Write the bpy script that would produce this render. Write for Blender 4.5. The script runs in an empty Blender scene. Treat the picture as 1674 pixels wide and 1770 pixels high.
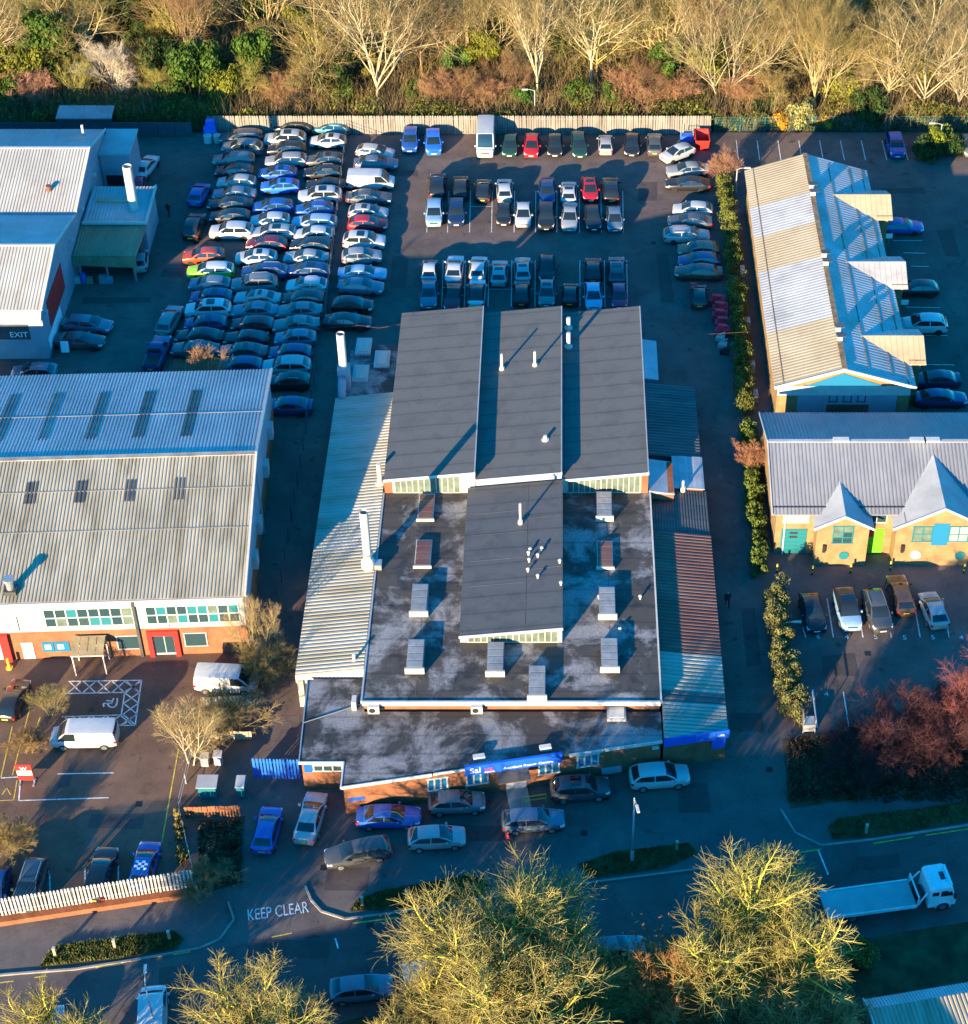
import bpy, bmesh, math, random
from mathutils import Vector, Matrix
random.seed(7)
S = bpy.context.scene
C = S.collection
R = math.radians
# ---------------------------------------------------------------- camera
F, CX, CY, TH, CH, CY0 = 3336.0, 972.0, 885.0, R(40.85), 115.0, -130.0
cd = bpy.data.cameras.new('camera'); cam = bpy.data.objects.new('camera', cd); C.objects.link(cam)
cam.location = (0, CY0, CH); cam.rotation_euler = (R(90) - TH, 0, 0)
cd.sensor_fit = 'VERTICAL'; cd.sensor_height = 36.0; cd.lens = F / 1770.0 * 36.0
cd.shift_x = -(CX - 837.0) / 1770.0
cd.clip_end = 3000; cd.clip_start = 1.0
S.camera = cam
# ---------------------------------------------------------------- sky, sun, exposure
SUN_EL, SUN_AZ = R(11.5), R(28.0)          # shadows run towards +y, a little +x
w = bpy.data.worlds.new('World'); S.world = w; w.use_nodes = True
nt = w.node_tree; bg = nt.nodes['Background']
sky = nt.nodes.new('ShaderNodeTexSky'); sky.sky_type = 'NISHITA'; sky.sun_disc = False
sky.sun_elevation = SUN_EL; sky.sun_rotation = math.pi + SUN_AZ
sky.air_density = 1.1; sky.dust_density = 0.2; sky.ozone_density = 5.0
hs = nt.nodes.new('ShaderNodeHueSaturation'); hs.inputs['Saturation'].default_value = 1.3; hs.inputs['Hue'].default_value = 0.487
nt.links.new(sky.outputs[0], hs.inputs['Color']); mx = nt.nodes.new('ShaderNodeMix'); mx.data_type = 'RGBA'; mx.blend_type = 'MULTIPLY'; mx.inputs[0].default_value = 1.0; mx.inputs[7].default_value = (.40, .92, 1.04, 1)
nt.links.new(hs.outputs[0], mx.inputs[6]); nt.links.new(mx.outputs[2], bg.inputs[0]); bg.inputs[1].default_value = 0.15
ld = bpy.data.lights.new('sun', 'SUN'); ld.energy = 5.0; ld.angle = R(0.5); ld.color = (1.0, 0.76, 0.45)
sun = bpy.data.objects.new('sun', ld); C.objects.link(sun)
SD = Vector((math.sin(SUN_AZ) * math.cos(SUN_EL), math.cos(SUN_AZ) * math.cos(SUN_EL), -math.sin(SUN_EL)))
sun.rotation_euler = SD.to_track_quat('-Z', 'Y').to_euler(); sun.location = (-60, -120, 60)
S.view_settings.view_transform = 'Standard'; S.view_settings.look = 'None'
S.view_settings.gamma = 1.0; S.view_settings.exposure = 1.88
S.cycles.max_bounces = 5; S.cycles.diffuse_bounces = 2; S.cycles.glossy_bounces = 2; S.cycles.transmission_bounces = 2
S.cycles.transparent_max_bounces = 4; S.cycles.caustics_reflective = False; S.cycles.caustics_refractive = False

# ---------------------------------------------------------------- pixel helpers (photo pixels -> places)
def ray(px, py):
    x = (px - CX) / F; y = (CY - py) / F
    return Vector((x, math.cos(TH) + y * math.sin(TH), -math.sin(TH) + y * math.cos(TH)))
def G(px, py, z=0.0):
    d = ray(px, py); t = (z - CH) / d.z
    return Vector((t * d.x, CY0 + t * d.y, z))
def W(px, py, p0, p1):
    """ray onto the vertical plane through ground points p0, p1 -> (distance along from p0, height)"""
    d = ray(px, py); a = Vector((p1[0] - p0[0], p1[1] - p0[1], 0)); L = a.length; a /= L
    n = Vector((-a.y, a.x, 0)); o = Vector((0, CY0, CH))
    t = (Vector((p0[0], p0[1], 0)) - o).dot(n) / d.dot(n)
    q = o + d * t
    return ((q - Vector((p0[0], p0[1], 0))).dot(a), q.z)

# ---------------------------------------------------------------- mesh builder
class MB:
    def __init__(s): s.v = []; s.f = []
    def poly(s, *pts):
        n = len(s.v); s.v += [tuple(p) for p in pts]; s.f.append(tuple(range(n, n + len(pts)))); return s
    def box(s, x0, x1, y0, y1, z0, z1):
        return s.hexa([(x0, y0), (x1, y0), (x1, y1), (x0, y1)], z0, z1)
    def hexa(s, pts, z0, z1):
        """prism on a ccw polygon; z1 may be a list of heights, one for each corner"""
        n = len(s.v); k = len(pts); zt = z1 if isinstance(z1, (list, tuple)) else [z1] * k
        zb = z0 if isinstance(z0, (list, tuple)) else [z0] * k
        s.v += [(p[0], p[1], zb[i]) for i, p in enumerate(pts)] + [(p[0], p[1], zt[i]) for i, p in enumerate(pts)]
        s.f.append(tuple(range(n + k - 1, n - 1, -1))); s.f.append(tuple(range(n + k, n + 2 * k)))
        for i in range(k):
            j = (i + 1) % k; s.f.append((n + i, n + j, n + k + j, n + k + i))
        return s
    def bar(s, a, b, wd, ht, up=(0, 0, 1)):
        a = Vector(a); b = Vector(b); d = (b - a).normalized(); u = Vector(up)
        sd = d.cross(u)
        if sd.length < 1e-4: sd = d.cross(Vector((1, 0, 0)))
        sd.normalize(); u = sd.cross(d).normalized(); n = len(s.v)
        for p in (a, b):
            for i, j in ((-1, -1), (1, -1), (1, 1), (-1, 1)):
                s.v.append(tuple(p + sd * (wd * i / 2) + u * (ht * j / 2)))
        for q in ((0, 1, 2, 3), (7, 6, 5, 4), (0, 4, 5, 1), (1, 5, 6, 2), (2, 6, 7, 3), (3, 7, 4, 0)):
            s.f.append(tuple(n + k for k in q))
        return s
    def tube(s, pts, rad, n=8, cap=True):
        pts = [Vector(p) for p in pts]; m = len(pts)
        rad = rad if isinstance(rad, (list, tuple)) else [rad] * m
        st = len(s.v); ref = None
        for i, p in enumerate(pts):
            d = (pts[min(i + 1, m - 1)] - pts[max(i - 1, 0)]).normalized()
            if ref is None:
                ref = d.cross(Vector((0, 0, 1)))
                if ref.length < 1e-3: ref = Vector((1, 0, 0))
            ref = (ref - d * ref.dot(d)).normalized(); o = d.cross(ref)
            for k in range(n):
                a = 2 * math.pi * k / n
                s.v.append(tuple(p + ref * (math.cos(a) * rad[i]) + o * (math.sin(a) * rad[i])))
        for i in range(m - 1):
            for k in range(n):
                k2 = (k + 1) % n
                s.f.append((st + i * n + k, st + i * n + k2, st + (i + 1) * n + k2, st + (i + 1) * n + k))
        if cap:
            s.f.append(tuple(st + k for k in range(n - 1, -1, -1))); s.f.append(tuple(st + (m - 1) * n + k for k in range(n)))
        return s
    def cyl(s, c, r, z0, z1, n=12, r2=None):
        return s.tube([(c[0], c[1], z0), (c[0], c[1], z1)], [r, r if r2 is None else r2], n)
    def corr(s, a, b, c, d, pitch, amp):
        """ribbed sheet: ribs run a->d and b->c, profile steps along a->b"""
        a, b, c, d = map(Vector, (a, b, c, d)); n = max(2, int((b - a).length / pitch)); st = len(s.v)
        nor = (b - a).cross(d - a).normalized()
        if nor.z < 0: nor = -nor
        T = []
        for i in range(n):
            T += [(i / n, 0), ((i + .30) / n, 0), ((i + .45) / n, 1), ((i + .85) / n, 1)]
        T.append((1, 0))
        for t, h in T:
            s.v.append(tuple(a.lerp(b, t) + nor * (h * amp))); s.v.append(tuple(d.lerp(c, t) + nor * (h * amp)))
        for i in range(len(T) - 1):
            s.f.append((st + 2 * i, st + 2 * i + 2, st + 2 * i + 3, st + 2 * i + 1))
        return s
    def slab(s, a, b, c, d, th):
        """flat or sloping sheet with thickness downwards"""
        n = len(s.v); P = [Vector(p) for p in (a, b, c, d)]
        s.v += [tuple(p) for p in P] + [tuple(p - Vector((0, 0, th))) for p in P]
        s.f += [(n, n + 1, n + 2, n + 3), (n + 7, n + 6, n + 5, n + 4)]
        for i in range(4):
            j = (i + 1) % 4; s.f.append((n + j, n + i, n + 4 + i, n + 4 + j))
        return s
def link(o): C.objects.link(o); return o
def build(name, mb, mat, parent=None, smooth=False, loc=None):
    """mesh object from world-space geometry; a child keeps its parent's frame, a lone mesh gets a base origin"""
    if parent is not None: off = ORG[parent.name]
    elif loc is not None: off = Vector(loc)
    else:
        xs = [p[0] for p in mb.v]; ys = [p[1] for p in mb.v]; zs = [p[2] for p in mb.v]
        off = Vector(((min(xs) + max(xs)) / 2, (min(ys) + max(ys)) / 2, min(zs)))
    me = bpy.data.meshes.new(name); me.from_pydata([(p[0] - off.x, p[1] - off.y, p[2] - off.z) for p in mb.v], [], mb.f)
    bm = bmesh.new(); bm.from_mesh(me); bmesh.ops.recalc_face_normals(bm, faces=bm.faces); bm.to_mesh(me); bm.free()
    if smooth: me.polygons.foreach_set('use_smooth', [True] * len(me.polygons))
    me.materials.append(mat)
    o = link(bpy.data.objects.new(name, me))
    if parent is not None:
        o.parent = parent
        ORG[o.name] = off
    else: o.location = off; ORG[o.name] = off
    return o
ORG = {}
def tag(o, label=None, cat=None, group=None, kind=None):
    if label: o['label'] = label
    if cat: o['category'] = cat
    if group: o['group'] = group
    if kind: o['kind'] = kind
    return o
def thing(name, label, cat, loc=(0, 0, 0), group=None, rz=0.0):
    o = link(bpy.data.objects.new(name, None)); o.location = loc; o.rotation_euler.z = rz; o.empty_display_size = 0.3
    ORG[o.name] = Vector(loc)
    return tag(o, label, cat, group)
def ordn(n):
    return ['zeroth', 'first', 'second', 'third', 'fourth', 'fifth', 'sixth', 'seventh', 'eighth', 'ninth', 'tenth', 'eleventh', 'twelfth',
            'thirteenth', 'fourteenth', 'fifteenth', 'sixteenth', 'seventeenth', 'eighteenth', 'nineteenth', 'twentieth', 'twenty-first',
            'twenty-second', 'twenty-third', 'twenty-fourth', 'twenty-fifth', 'twenty-sixth', 'twenty-seventh', 'twenty-eighth', 'twenty-ninth', 'thirtieth'][n]

# ---------------------------------------------------------------- materials
def newmat(name):
    m = bpy.data.materials.new(name); m.use_nodes = True
    n = m.node_tree.nodes; return m, n, m.node_tree.links, n['Principled BSDF']
def srgb(*c): return tuple(((x / 255.0) / 12.92 if x / 255.0 < .04045 else ((x / 255.0 + .055) / 1.055) ** 2.4) for x in c) + (1,)
def ramp(n, stops):
    r = n.new('ShaderNodeValToRGB'); e = r.color_ramp.elements
    e[0].position, e[0].color = stops[0]; e[1].position, e[1].color = stops[-1]
    for p, c in stops[1:-1]:
        x = e.new(p); x.color = c
    return r
def pos(n, l, scale=(1, 1, 1)):
    g = n.new('ShaderNodeNewGeometry'); mp = n.new('ShaderNodeMapping'); mp.inputs['Scale'].default_value = scale
    l.new(g.outputs['Position'], mp.inputs['Vector']); return mp.outputs[0]
def noise(n, l, vec, scale, detail=4, rough=.55, dist=0.0):
    x = n.new('ShaderNodeTexNoise'); x.inputs['Scale'].default_value = scale; x.inputs['Detail'].default_value = detail
    x.inputs['Roughness'].default_value = rough; x.inputs['Distortion'].default_value = dist
    l.new(vec, x.inputs['Vector']); return x.outputs['Fac']
def mix(n, l, fac, a, b, mode='MIX'):
    x = n.new('ShaderNodeMix'); x.data_type = 'RGBA'; x.blend_type = mode
    for sk, v in ((x.inputs[0], fac), (x.inputs[6], a), (x.inputs[7], b)):
        if hasattr(v, 'links') or hasattr(v, 'is_linked'): l.new(v, sk)
        else: sk.default_value = v
    return x.outputs[2]
def bump(n, l, h, b, strength=.3, dist=.02):
    x = n.new('ShaderNodeBump'); x.inputs['Strength'].default_value = strength; x.inputs['Distance'].default_value = dist
    l.new(h, x.inputs['Height']); l.new(x.outputs[0], b.inputs['Normal'])
def surf(name, col, rough=.7, metal=0.0, var=.25, scale=.8, fine=12.0, stretch=(1, 1, 1), bmp=.15, col2=None, spec=.3):
    """plain surface: base colour broken by large stains and fine grain"""
    m, n, l, b = newmat(name); p = pos(n, l, stretch)
    a = noise(n, l, p, scale, 5); f = noise(n, l, pos(n, l), fine, 3)
    c1 = tuple(x * (1 - var) for x in col[:3]) + (1,); c2 = tuple(min(1, x * (1 + var)) for x in (col2 or col)[:3]) + (1,)
    r = ramp(n, [(.32, c1), (.68, c2)]); l.new(a, r.inputs[0])
    g = ramp(n, [(.3, (.8, .8, .8, 1)), (.7, (1.15, 1.15, 1.15, 1))]); l.new(f, g.inputs[0])
    l.new(mix(n, l, .7, r.outputs[0], g.outputs[0], 'MULTIPLY'), b.inputs['Base Color'])
    b.inputs['Roughness'].default_value = rough; b.inputs['Metallic'].default_value = metal
    b.inputs['Specular IOR Level'].default_value = spec
    if bmp: bump(n, l, f, b, bmp, .02)
    return m
def plain(name, col, rough=.5, metal=0.0, spec=.4, coat=0.0):
    m, n, l, b = newmat(name); b.inputs['Base Color'].default_value = tuple(col[:3]) + (1,); b.inputs['Roughness'].default_value = rough
    b.inputs['Metallic'].default_value = metal; b.inputs['Specular IOR Level'].default_value = spec; b.inputs['Coat Weight'].default_value = coat
    return m
M = {}
def asphalt(name, c1, c2, c3, wet=.55):
    m, n, l, b = newmat(name); p = pos(n, l)
    big = noise(n, l, p, .045, 5, .6, .4); mid = noise(n, l, p, .35, 5, .65); fine = noise(n, l, p, 9, 3, .7)
    r = ramp(n, [(.3, c1), (.5, c2), (.72, c3)]); l.new(big, r.inputs[0])
    r2 = ramp(n, [(.3, (.72, .72, .74, 1)), (.7, (1.2, 1.18, 1.15, 1))]); l.new(mid, r2.inputs[0])
    r3 = ramp(n, [(.25, (.75, .75, .75, 1)), (.75, (1.25, 1.25, 1.25, 1))]); l.new(fine, r3.inputs[0])
    c = mix(n, l, 1.0, r.outputs[0], r2.outputs[0], 'MULTIPLY'); c = mix(n, l, .8, c, r3.outputs[0], 'MULTIPLY')
    vo = n.new('ShaderNodeTexVoronoi'); vo.feature = 'DISTANCE_TO_EDGE'; vo.inputs['Scale'].default_value = .13
    wv = n.new('ShaderNodeVectorMath'); wv.operation = 'ADD'; nz = n.new('ShaderNodeTexNoise'); nz.inputs['Scale'].default_value = .5; nz.inputs['Detail'].default_value = 4; l.new(p, nz.inputs['Vector'])
    sc_ = n.new('ShaderNodeVectorMath'); sc_.operation = 'SCALE'; sc_.inputs[3].default_value = 4.0; l.new(nz.outputs['Color'], sc_.inputs[0]); l.new(p, wv.inputs[0]); l.new(sc_.outputs[0], wv.inputs[1]); l.new(wv.outputs[0], vo.inputs['Vector'])
    cr = ramp(n, [(.004, (.45, .45, .45, 1)), (.012, (1, 1, 1, 1))]); l.new(vo.outputs['Distance'], cr.inputs[0]); c = mix(n, l, .3, c, cr.outputs[0], 'MULTIPLY')
    ol = noise(n, l, p, .8, 3, .5, .2); orr = ramp(n, [(.27, (.5, .5, .52, 1)), (.36, (1, 1, 1, 1)), (.66, (1, 1, 1, 1)), (.74, (1.35, 1.3, 1.25, 1))]); l.new(ol, orr.inputs[0]); c = mix(n, l, .9, c, orr.outputs[0], 'MULTIPLY')
    l.new(c, b.inputs['Base Color']); b.inputs['Roughness'].default_value = .9; b.inputs['Specular IOR Level'].default_value = .25
    bump(n, l, fine, b, .35, .02); return m
M['asphalt'] = asphalt('asphalt', (.095, .071, .063, 1), (.135, .10, .088, 1), (.175, .13, .112, 1))
M['road'] = asphalt('road_asphalt', (.085, .066, .062, 1), (.115, .088, .082, 1), (.14, .11, .10, 1))
M['lot'] = asphalt('lot_asphalt', (.11, .066, .048, 1), (.155, .095, .068, 1), (.19, .118, .085, 1))
M['path'] = asphalt('pavement_asphalt', (.10, .082, .078, 1), (.125, .104, .098, 1), (.15, .125, .118, 1))
M['kerb'] = surf('kerb_stone', (.28, .25, .22), .8)
M['line'] = surf('road_paint_white', (.62, .62, .60), .6, var=.35, scale=3)
M['yline'] = surf('road_paint_yellow', (.55, .40, .06), .6, var=.35, scale=3)
M['soil'] = surf('woodland_soil', (.075, .052, .03), .95, var=.4, scale=.4, bmp=.5)
M['grass'] = surf('grass_turf', (.040, .040, .018), .95, var=.45, scale=.6, bmp=.5, col2=(.075, .06, .026))
M['grassblade'] = surf('grass_blades', (.07, .11, .02), .9, var=.4, scale=1.2, bmp=0, col2=(.12, .12, .03))
def felt(name, base, stain, amt=.5, sc=.11, dark=(.02, .021, .023, 1)):
    """roofing felt with dried ponding marks and overlapping sheets"""
    m, n, l, b = newmat(name); p = pos(n, l)
    a = noise(n, l, p, sc, 9, .68, .35); d = noise(n, l, p, sc * 2.2, 5, .6, .6); f = noise(n, l, p, 7, 4, .7)
    lines = n.new('ShaderNodeTexWave'); lines.bands_direction = 'Y'; lines.inputs['Scale'].default_value = .16; lines.inputs['Distortion'].default_value = .6; l.new(p, lines.inputs[0])
    lr = ramp(n, [(.0, (.72, .72, .72, 1)), (.06, (1, 1, 1, 1)), (.95, (1.05, 1.05, 1.05, 1))]); l.new(lines.outputs['Fac'], lr.inputs[0])
    r = ramp(n, [(1 - amt - .03, (0, 0, 0, 1)), (1 - amt + .07, (1, 1, 1, 1))]); l.new(a, r.inputs[0])
    dr = ramp(n, [(.36, dark), (.52, base)]); l.new(d, dr.inputs[0])
    gr = ramp(n, [(.25, (.6, .6, .6, 1)), (.75, (1.3, 1.3, 1.3, 1))]); l.new(f, gr.inputs[0])
    st = mix(n, l, 1.0, stain, gr.outputs[0], 'MULTIPLY')
    c = mix(n, l, r.outputs[0], dr.outputs[0], st); c = mix(n, l, 1.0, c, lr.outputs[0], 'MULTIPLY')
    g2 = ramp(n, [(.2, (.82, .82, .82, 1)), (.8, (1.15, 1.15, 1.15, 1))]); l.new(f, g2.inputs[0])
    l.new(mix(n, l, .8, c, g2.outputs[0], 'MULTIPLY'), b.inputs['Base Color'])
    b.inputs['Roughness'].default_value = .75; bump(n, l, f, b, .25, .02); return m
M['felt_up'] = felt('felt_grey', (.098, .094, .088, 1), (.125, .119, .11, 1), .34, .25, dark=(.080, .078, .075, 1))
M['felt_low'] = felt('felt_ponding', (.060, .050, .042, 1), (.25, .235, .23, 1), .475, .22)
M['felt_office'] = felt('felt_office', (.038, .034, .032, 1), (.22, .21, .215, 1), .485, .2)
M['felt_mid'] = felt('felt_centre', (.070, .073, .078, 1), (.10, .10, .10, 1), .3, .3, dark=(.055, .058, .062, 1))
def sheet(name, c1, c2, c3, stretch, rough=.55, metal=.0, spec=.4):
    m, n, l, b = newmat(name); p = pos(n, l, stretch)
    a = noise(n, l, p, .7, 6, .65, .3); d = noise(n, l, pos(n, l), .16, 3)
    r = ramp(n, [(.28, c1), (.5, c2), (.75, c3)]); l.new(a, r.inputs[0])
    r2 = ramp(n, [(.3, (.8, .8, .8, 1)), (.7, (1.15, 1.15, 1.15, 1))]); l.new(d, r2.inputs[0])
    l.new(mix(n, l, .8, r.outputs[0], r2.outputs[0], 'MULTIPLY'), b.inputs['Base Color'])
    b.inputs['Roughness'].default_value = rough; b.inputs['Metallic'].default_value = metal; b.inputs['Specular IOR Level'].default_value = spec; return m
M['sh_left'] = sheet('fibre_cement_pale', (.19, .15, .095, 1), (.34, .295, .215, 1), (.42, .375, .295, 1), (1.2, .12, 1))
M['sh_lean'] = sheet('sheet_cream', (.22, .195, .12, 1), (.34, .31, .25, 1), (.42, .40, .35, 1), (.12, 1.2, 1))
M['sh_white'] = sheet('sheet_white', (.32, .285, .235, 1), (.41, .375, .325, 1), (.46, .43, .38, 1), (1, .2, 1))
M['sh_rust'] = sheet('sheet_rusty', (.10, .04, .028, 1), (.15, .065, .045, 1), (.20, .12, .085, 1), (.25, 1.0, 1))
M['sh_dark'] = sheet('sheet_dark', (.035, .036, .038, 1), (.07, .068, .065, 1), (.12, .115, .105, 1), (.2, 1.2, 1), .4)
M['sh_grey'] = sheet('sheet_grey_metal', (.28, .29, .31, 1), (.36, .37, .39, 1), (.43, .44, .45, 1), (1, 1, 1), .4, .2)
M['sh_slate'] = sheet('sheet_slate_blue', (.155, .16, .185, 1), (.19, .195, .22, 1), (.225, .23, .245, 1), (1.4, .3, 1), .5)
M['sh_tan'] = sheet('sheet_tan', (.32, .25, .155, 1), (.39, .31, .20, 1), (.43, .35, .25, 1), (.3, .3, 1), .6)
M['sh_frost'] = sheet('sheet_pale_grey', (.28, .28, .285, 1), (.36, .36, .365, 1), (.45, .445, .44, 1), (.5, .5, 1), .5)
M['brown_seam'] = surf('sheet_seam_brown', (.20, .14, .08), .8, var=.4, scale=2)
def brick(name, c1, c2, mortar, sc=1.0):
    m, n, l, b = newmat(name); g = n.new('ShaderNodeNewGeometry'); sx = n.new('ShaderNodeSeparateXYZ'); l.new(g.outputs['Position'], sx.inputs[0])
    ad = n.new('ShaderNodeMath'); ad.operation = 'ADD'; l.new(sx.outputs[0], ad.inputs[0]); l.new(sx.outputs[1], ad.inputs[1])
    cb = n.new('ShaderNodeCombineXYZ'); l.new(ad.outputs[0], cb.inputs[0]); l.new(sx.outputs[2], cb.inputs[1])
    t = n.new('ShaderNodeTexBrick'); t.inputs['Scale'].default_value = 4.4 * sc; t.inputs['Color1'].default_value = c1; t.inputs['Color2'].default_value = c2
    t.inputs['Mortar'].default_value = mortar; t.inputs['Mortar Size'].default_value = .03; l.new(cb.outputs[0], t.inputs[0])
    a = noise(n, l, pos(n, l), .9, 5); r = ramp(n, [(.3, (.7, .68, .66, 1)), (.7, (1.2, 1.2, 1.2, 1))]); l.new(a, r.inputs[0])
    l.new(mix(n, l, .8, t.outputs[0], r.outputs[0], 'MULTIPLY'), b.inputs['Base Color']); b.inputs['Roughness'].default_value = .85
    b.inputs['Specular IOR Level'].default_value = .2; return m
M['brick'] = brick('brick_orange', (.24, .068, .024, 1), (.31, .10, .04, 1), (.22, .15, .10, 1))
M['brick_y'] = brick('brick_buff', (.25, .14, .05, 1), (.31, .185, .075, 1), (.26, .20, .13, 1))
M['white'] = surf('white_paint', (.52, .50, .46), .55, var=.1, scale=1.5)
M['cream'] = surf('cream_cladding', (.45, .42, .35), .6, var=.12, scale=1)
M['wall_grey'] = surf('render_grey', (.30, .32, .35), .7, var=.12, scale=.6)
M['wall_blue'] = surf('cladding_bluegrey', (.26, .30, .36), .6, var=.1, scale=.6)
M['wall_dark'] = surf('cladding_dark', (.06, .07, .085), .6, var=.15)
M['blue'] = plain('sign_blue', (.012, .10, .52), .4)
M['bluefence'] = plain('steel_blue_paint', (.02, .14, .62), .45)
M['red'] = plain('sign_red', (.62, .03, .025), .4)
M['green'] = plain('door_green', (.12, .55, .02), .45)
M['teal'] = plain('door_teal', (.015, .15, .17), .5)
M['glass'] = plain('window_glass', (.025, .055, .065), .08, spec=.8)
M['glass_green'] = surf('glazing_greenish', (.12, .15, .12), .25, var=.3, scale=1.2, bmp=0, spec=.6)
M['glass_blue'] = plain('window_glass_blue', (.02, .16, .30), .1, spec=.8)
M['dark'] = plain('dark_void', (.012, .013, .015), .8)
M['steel'] = plain('galvanised_steel', (.42, .42, .41), .4, .6)
M['pipe'] = surf('flue_white', (.52, .49, .44), .45, var=.12, scale=1.5)
M['pale'] = surf('palisade_galvanised', (.22, .20, .175), .55, var=.25, scale=1.4, stretch=(1, 1, .2), bmp=0)
M['pale_white'] = surf('palisade_pale', (.38, .37, .36), .5, var=.2, scale=1.0, bmp=0)
M['black'] = plain('black_plastic', (.02, .02, .02), .5)
M['tile'] = surf('canopy_polycarbonate', (.28, .22, .13), .4, var=.25, scale=1)
M['concrete'] = surf('concrete', (.30, .28, .25), .85, var=.25)
M['yellow'] = plain('yellow_paint', (.62, .46, .05), .5)
M['letter'] = plain('lettering_white', (.85, .85, .85), .5)
M['letter_red'] = plain('lettering_red', (.75, .04, .04), .5)
M['letter_dark'] = plain('lettering_dark', (.03, .03, .035), .5)
FONT = None
def text(name, s, size, loc, rz, mat, parent, tilt=R(90), ext=.004, align='LEFT'):
    cu = bpy.data.curves.new(name, 'FONT'); cu.body = s; cu.size = size; cu.extrude = ext; cu.align_x = align; cu.materials.append(mat)
    tmp = link(bpy.data.objects.new(name, cu)); bpy.context.view_layer.update()
    me = bpy.data.meshes.new_from_object(tmp.evaluated_get(bpy.context.evaluated_depsgraph_get())); bpy.data.objects.remove(tmp)
    me.materials.clear(); me.materials.append(mat)
    o = link(bpy.data.objects.new(name, me)); o.rotation_euler = (tilt, 0, rz)
    o.location = Vector(loc) - (ORG[parent.name] if parent else Vector())
    if parent: o.parent = parent
    return o
M['patch'] = asphalt('asphalt_patch', (.06, .048, .046, 1), (.082, .065, .06, 1), (.10, .08, .074, 1))
# ================================================================ THE SETTING
def area(name, pts, z, mat, kind='structure', label=None):
    """sheet through photo points (pixels) or world points"""
    mb = MB(); P = [G(*p, z) if len(p) == 2 else Vector((p[0], p[1], z)) for p in pts]
    mb.poly(*P); o = build(name, mb, mat); o['kind'] = kind
    if label: o['label'] = label
    return o
g = MB(); g.poly((-1500, -1500, 0), (1500, -1500, 0), (1500, 1500, 0), (-1500, 1500, 0)); o = build('ground', g, M['asphalt']); o['kind'] = 'structure'
FY = 71.0                                                   # back fence line
area('woodland_floor', [(-400, FY + .4, 0), (400, FY + .4, 0), (400, 400, 0), (-400, 400, 0)], .004, M['soil'])
area('left_car_park', [(-62, -15.2, 0), (-26.3, -14.2, 0), G(447, 1165), G(425, 1300), G(330, 1440), G(343, 1545), G(0, 1600), (-62, -44, 0)], .004, M['lot'])
# road across the bottom: north kerb line measured, the rest runs parallel
KN = [G(-400, 1762), G(0, 1698), G(120, 1683), G(300, 1652), G(440, 1629), G(597, 1590), G(787, 1561), G(1100, 1513), G(1300, 1487), G(1508, 1453), G(1674, 1428), G(2100, 1368)]
def off(pts, d): return [Vector((p.x + d * .19, p.y - d * .98, p.z)) for p in pts]
KS = off(KN, 8.6)
mb = MB(); n_ = len(KN)
for i in range(n_ - 1): mb.poly(KN[i], KS[i], KS[i + 1], KN[i + 1])
for i, p in enumerate(mb.v): mb.v[i] = (p[0], p[1], .004)
build('road', mb, M['road'])['kind'] = 'structure'
PN = off(KN, -5.6)
mb = MB()
for i in range(n_ - 1): mb.poly(KN[i], KN[i + 1], PN[i + 1], PN[i])
for i, p in enumerate(mb.v): mb.v[i] = (p[0], p[1], .008)
build('pavement', mb, M['path'])['kind'] = 'structure'
# the far-side verge is a broad strip of rough grass
KS2 = off(KN, 40)
mb = MB()
for i in range(n_ - 1): mb.poly(KS[i], KS2[i], KS2[i + 1], KS[i + 1])
for i, p in enumerate(mb.v): mb.v[i] = (p[0], p[1], .004)
build('roadside_grass', mb, M['grass'])['kind'] = 'structure'
def kerb(name, pix, h=.12, wd=.16):
    P = [G(*p) for p in pix]; mb = MB()
    for a, b in zip(P[:-1], P[1:]): mb.bar((a.x, a.y, h / 2), (b.x, b.y, h / 2), wd, h)
    o = build(name, mb, M['kerb']); o['kind'] = 'structure'; return o
kerb('kerb', [(-40, 1690), (37, 1683), (130, 1676), (214, 1663), (345, 1640)])
kerb('kerb', [(528, 1532), (538, 1556), (556, 1576), (597, 1589), (690, 1578), (787, 1561), (1000, 1529), (1230, 1500), (1262, 1485), (1272, 1460)])
kerb('kerb', [(1350, 1400), (1375, 1440), (1420, 1462), (1508, 1452), (1674, 1427), (1760, 1414)])
kerb('kerb', [(395, 1560), (405, 1590), (380, 1625), (345, 1640)])
for nm, P in (('verge', [(70, 1672), (82, 1650), (100, 1636), (200, 1622), (300, 1610), (318, 1622), (305, 1640), (210, 1657)]),
              ('verge', [(606, 1574), (620, 1555), (660, 1540), (740, 1527), (815, 1512), (845, 1530), (830, 1552), (740, 1568)]),
              ('verge', [(1000, 1495), (1060, 1474), (1190, 1458), (1206, 1475), (1150, 1500), (1020, 1518)]),
              ('verge', [(1432, 1430), (1450, 1415), (1560, 1402), (1720, 1380), (1720, 1412), (1508, 1446), (1440, 1450)])):
    area(nm, P, .10, M['grass'])
    mb = MB(); Q = [G(*p) for p in P]
    mb.hexa([(q.x, q.y) for q in Q][::-1], .0, .095); build('verge_bank', mb, M['soil'])['kind'] = 'structure'
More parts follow.
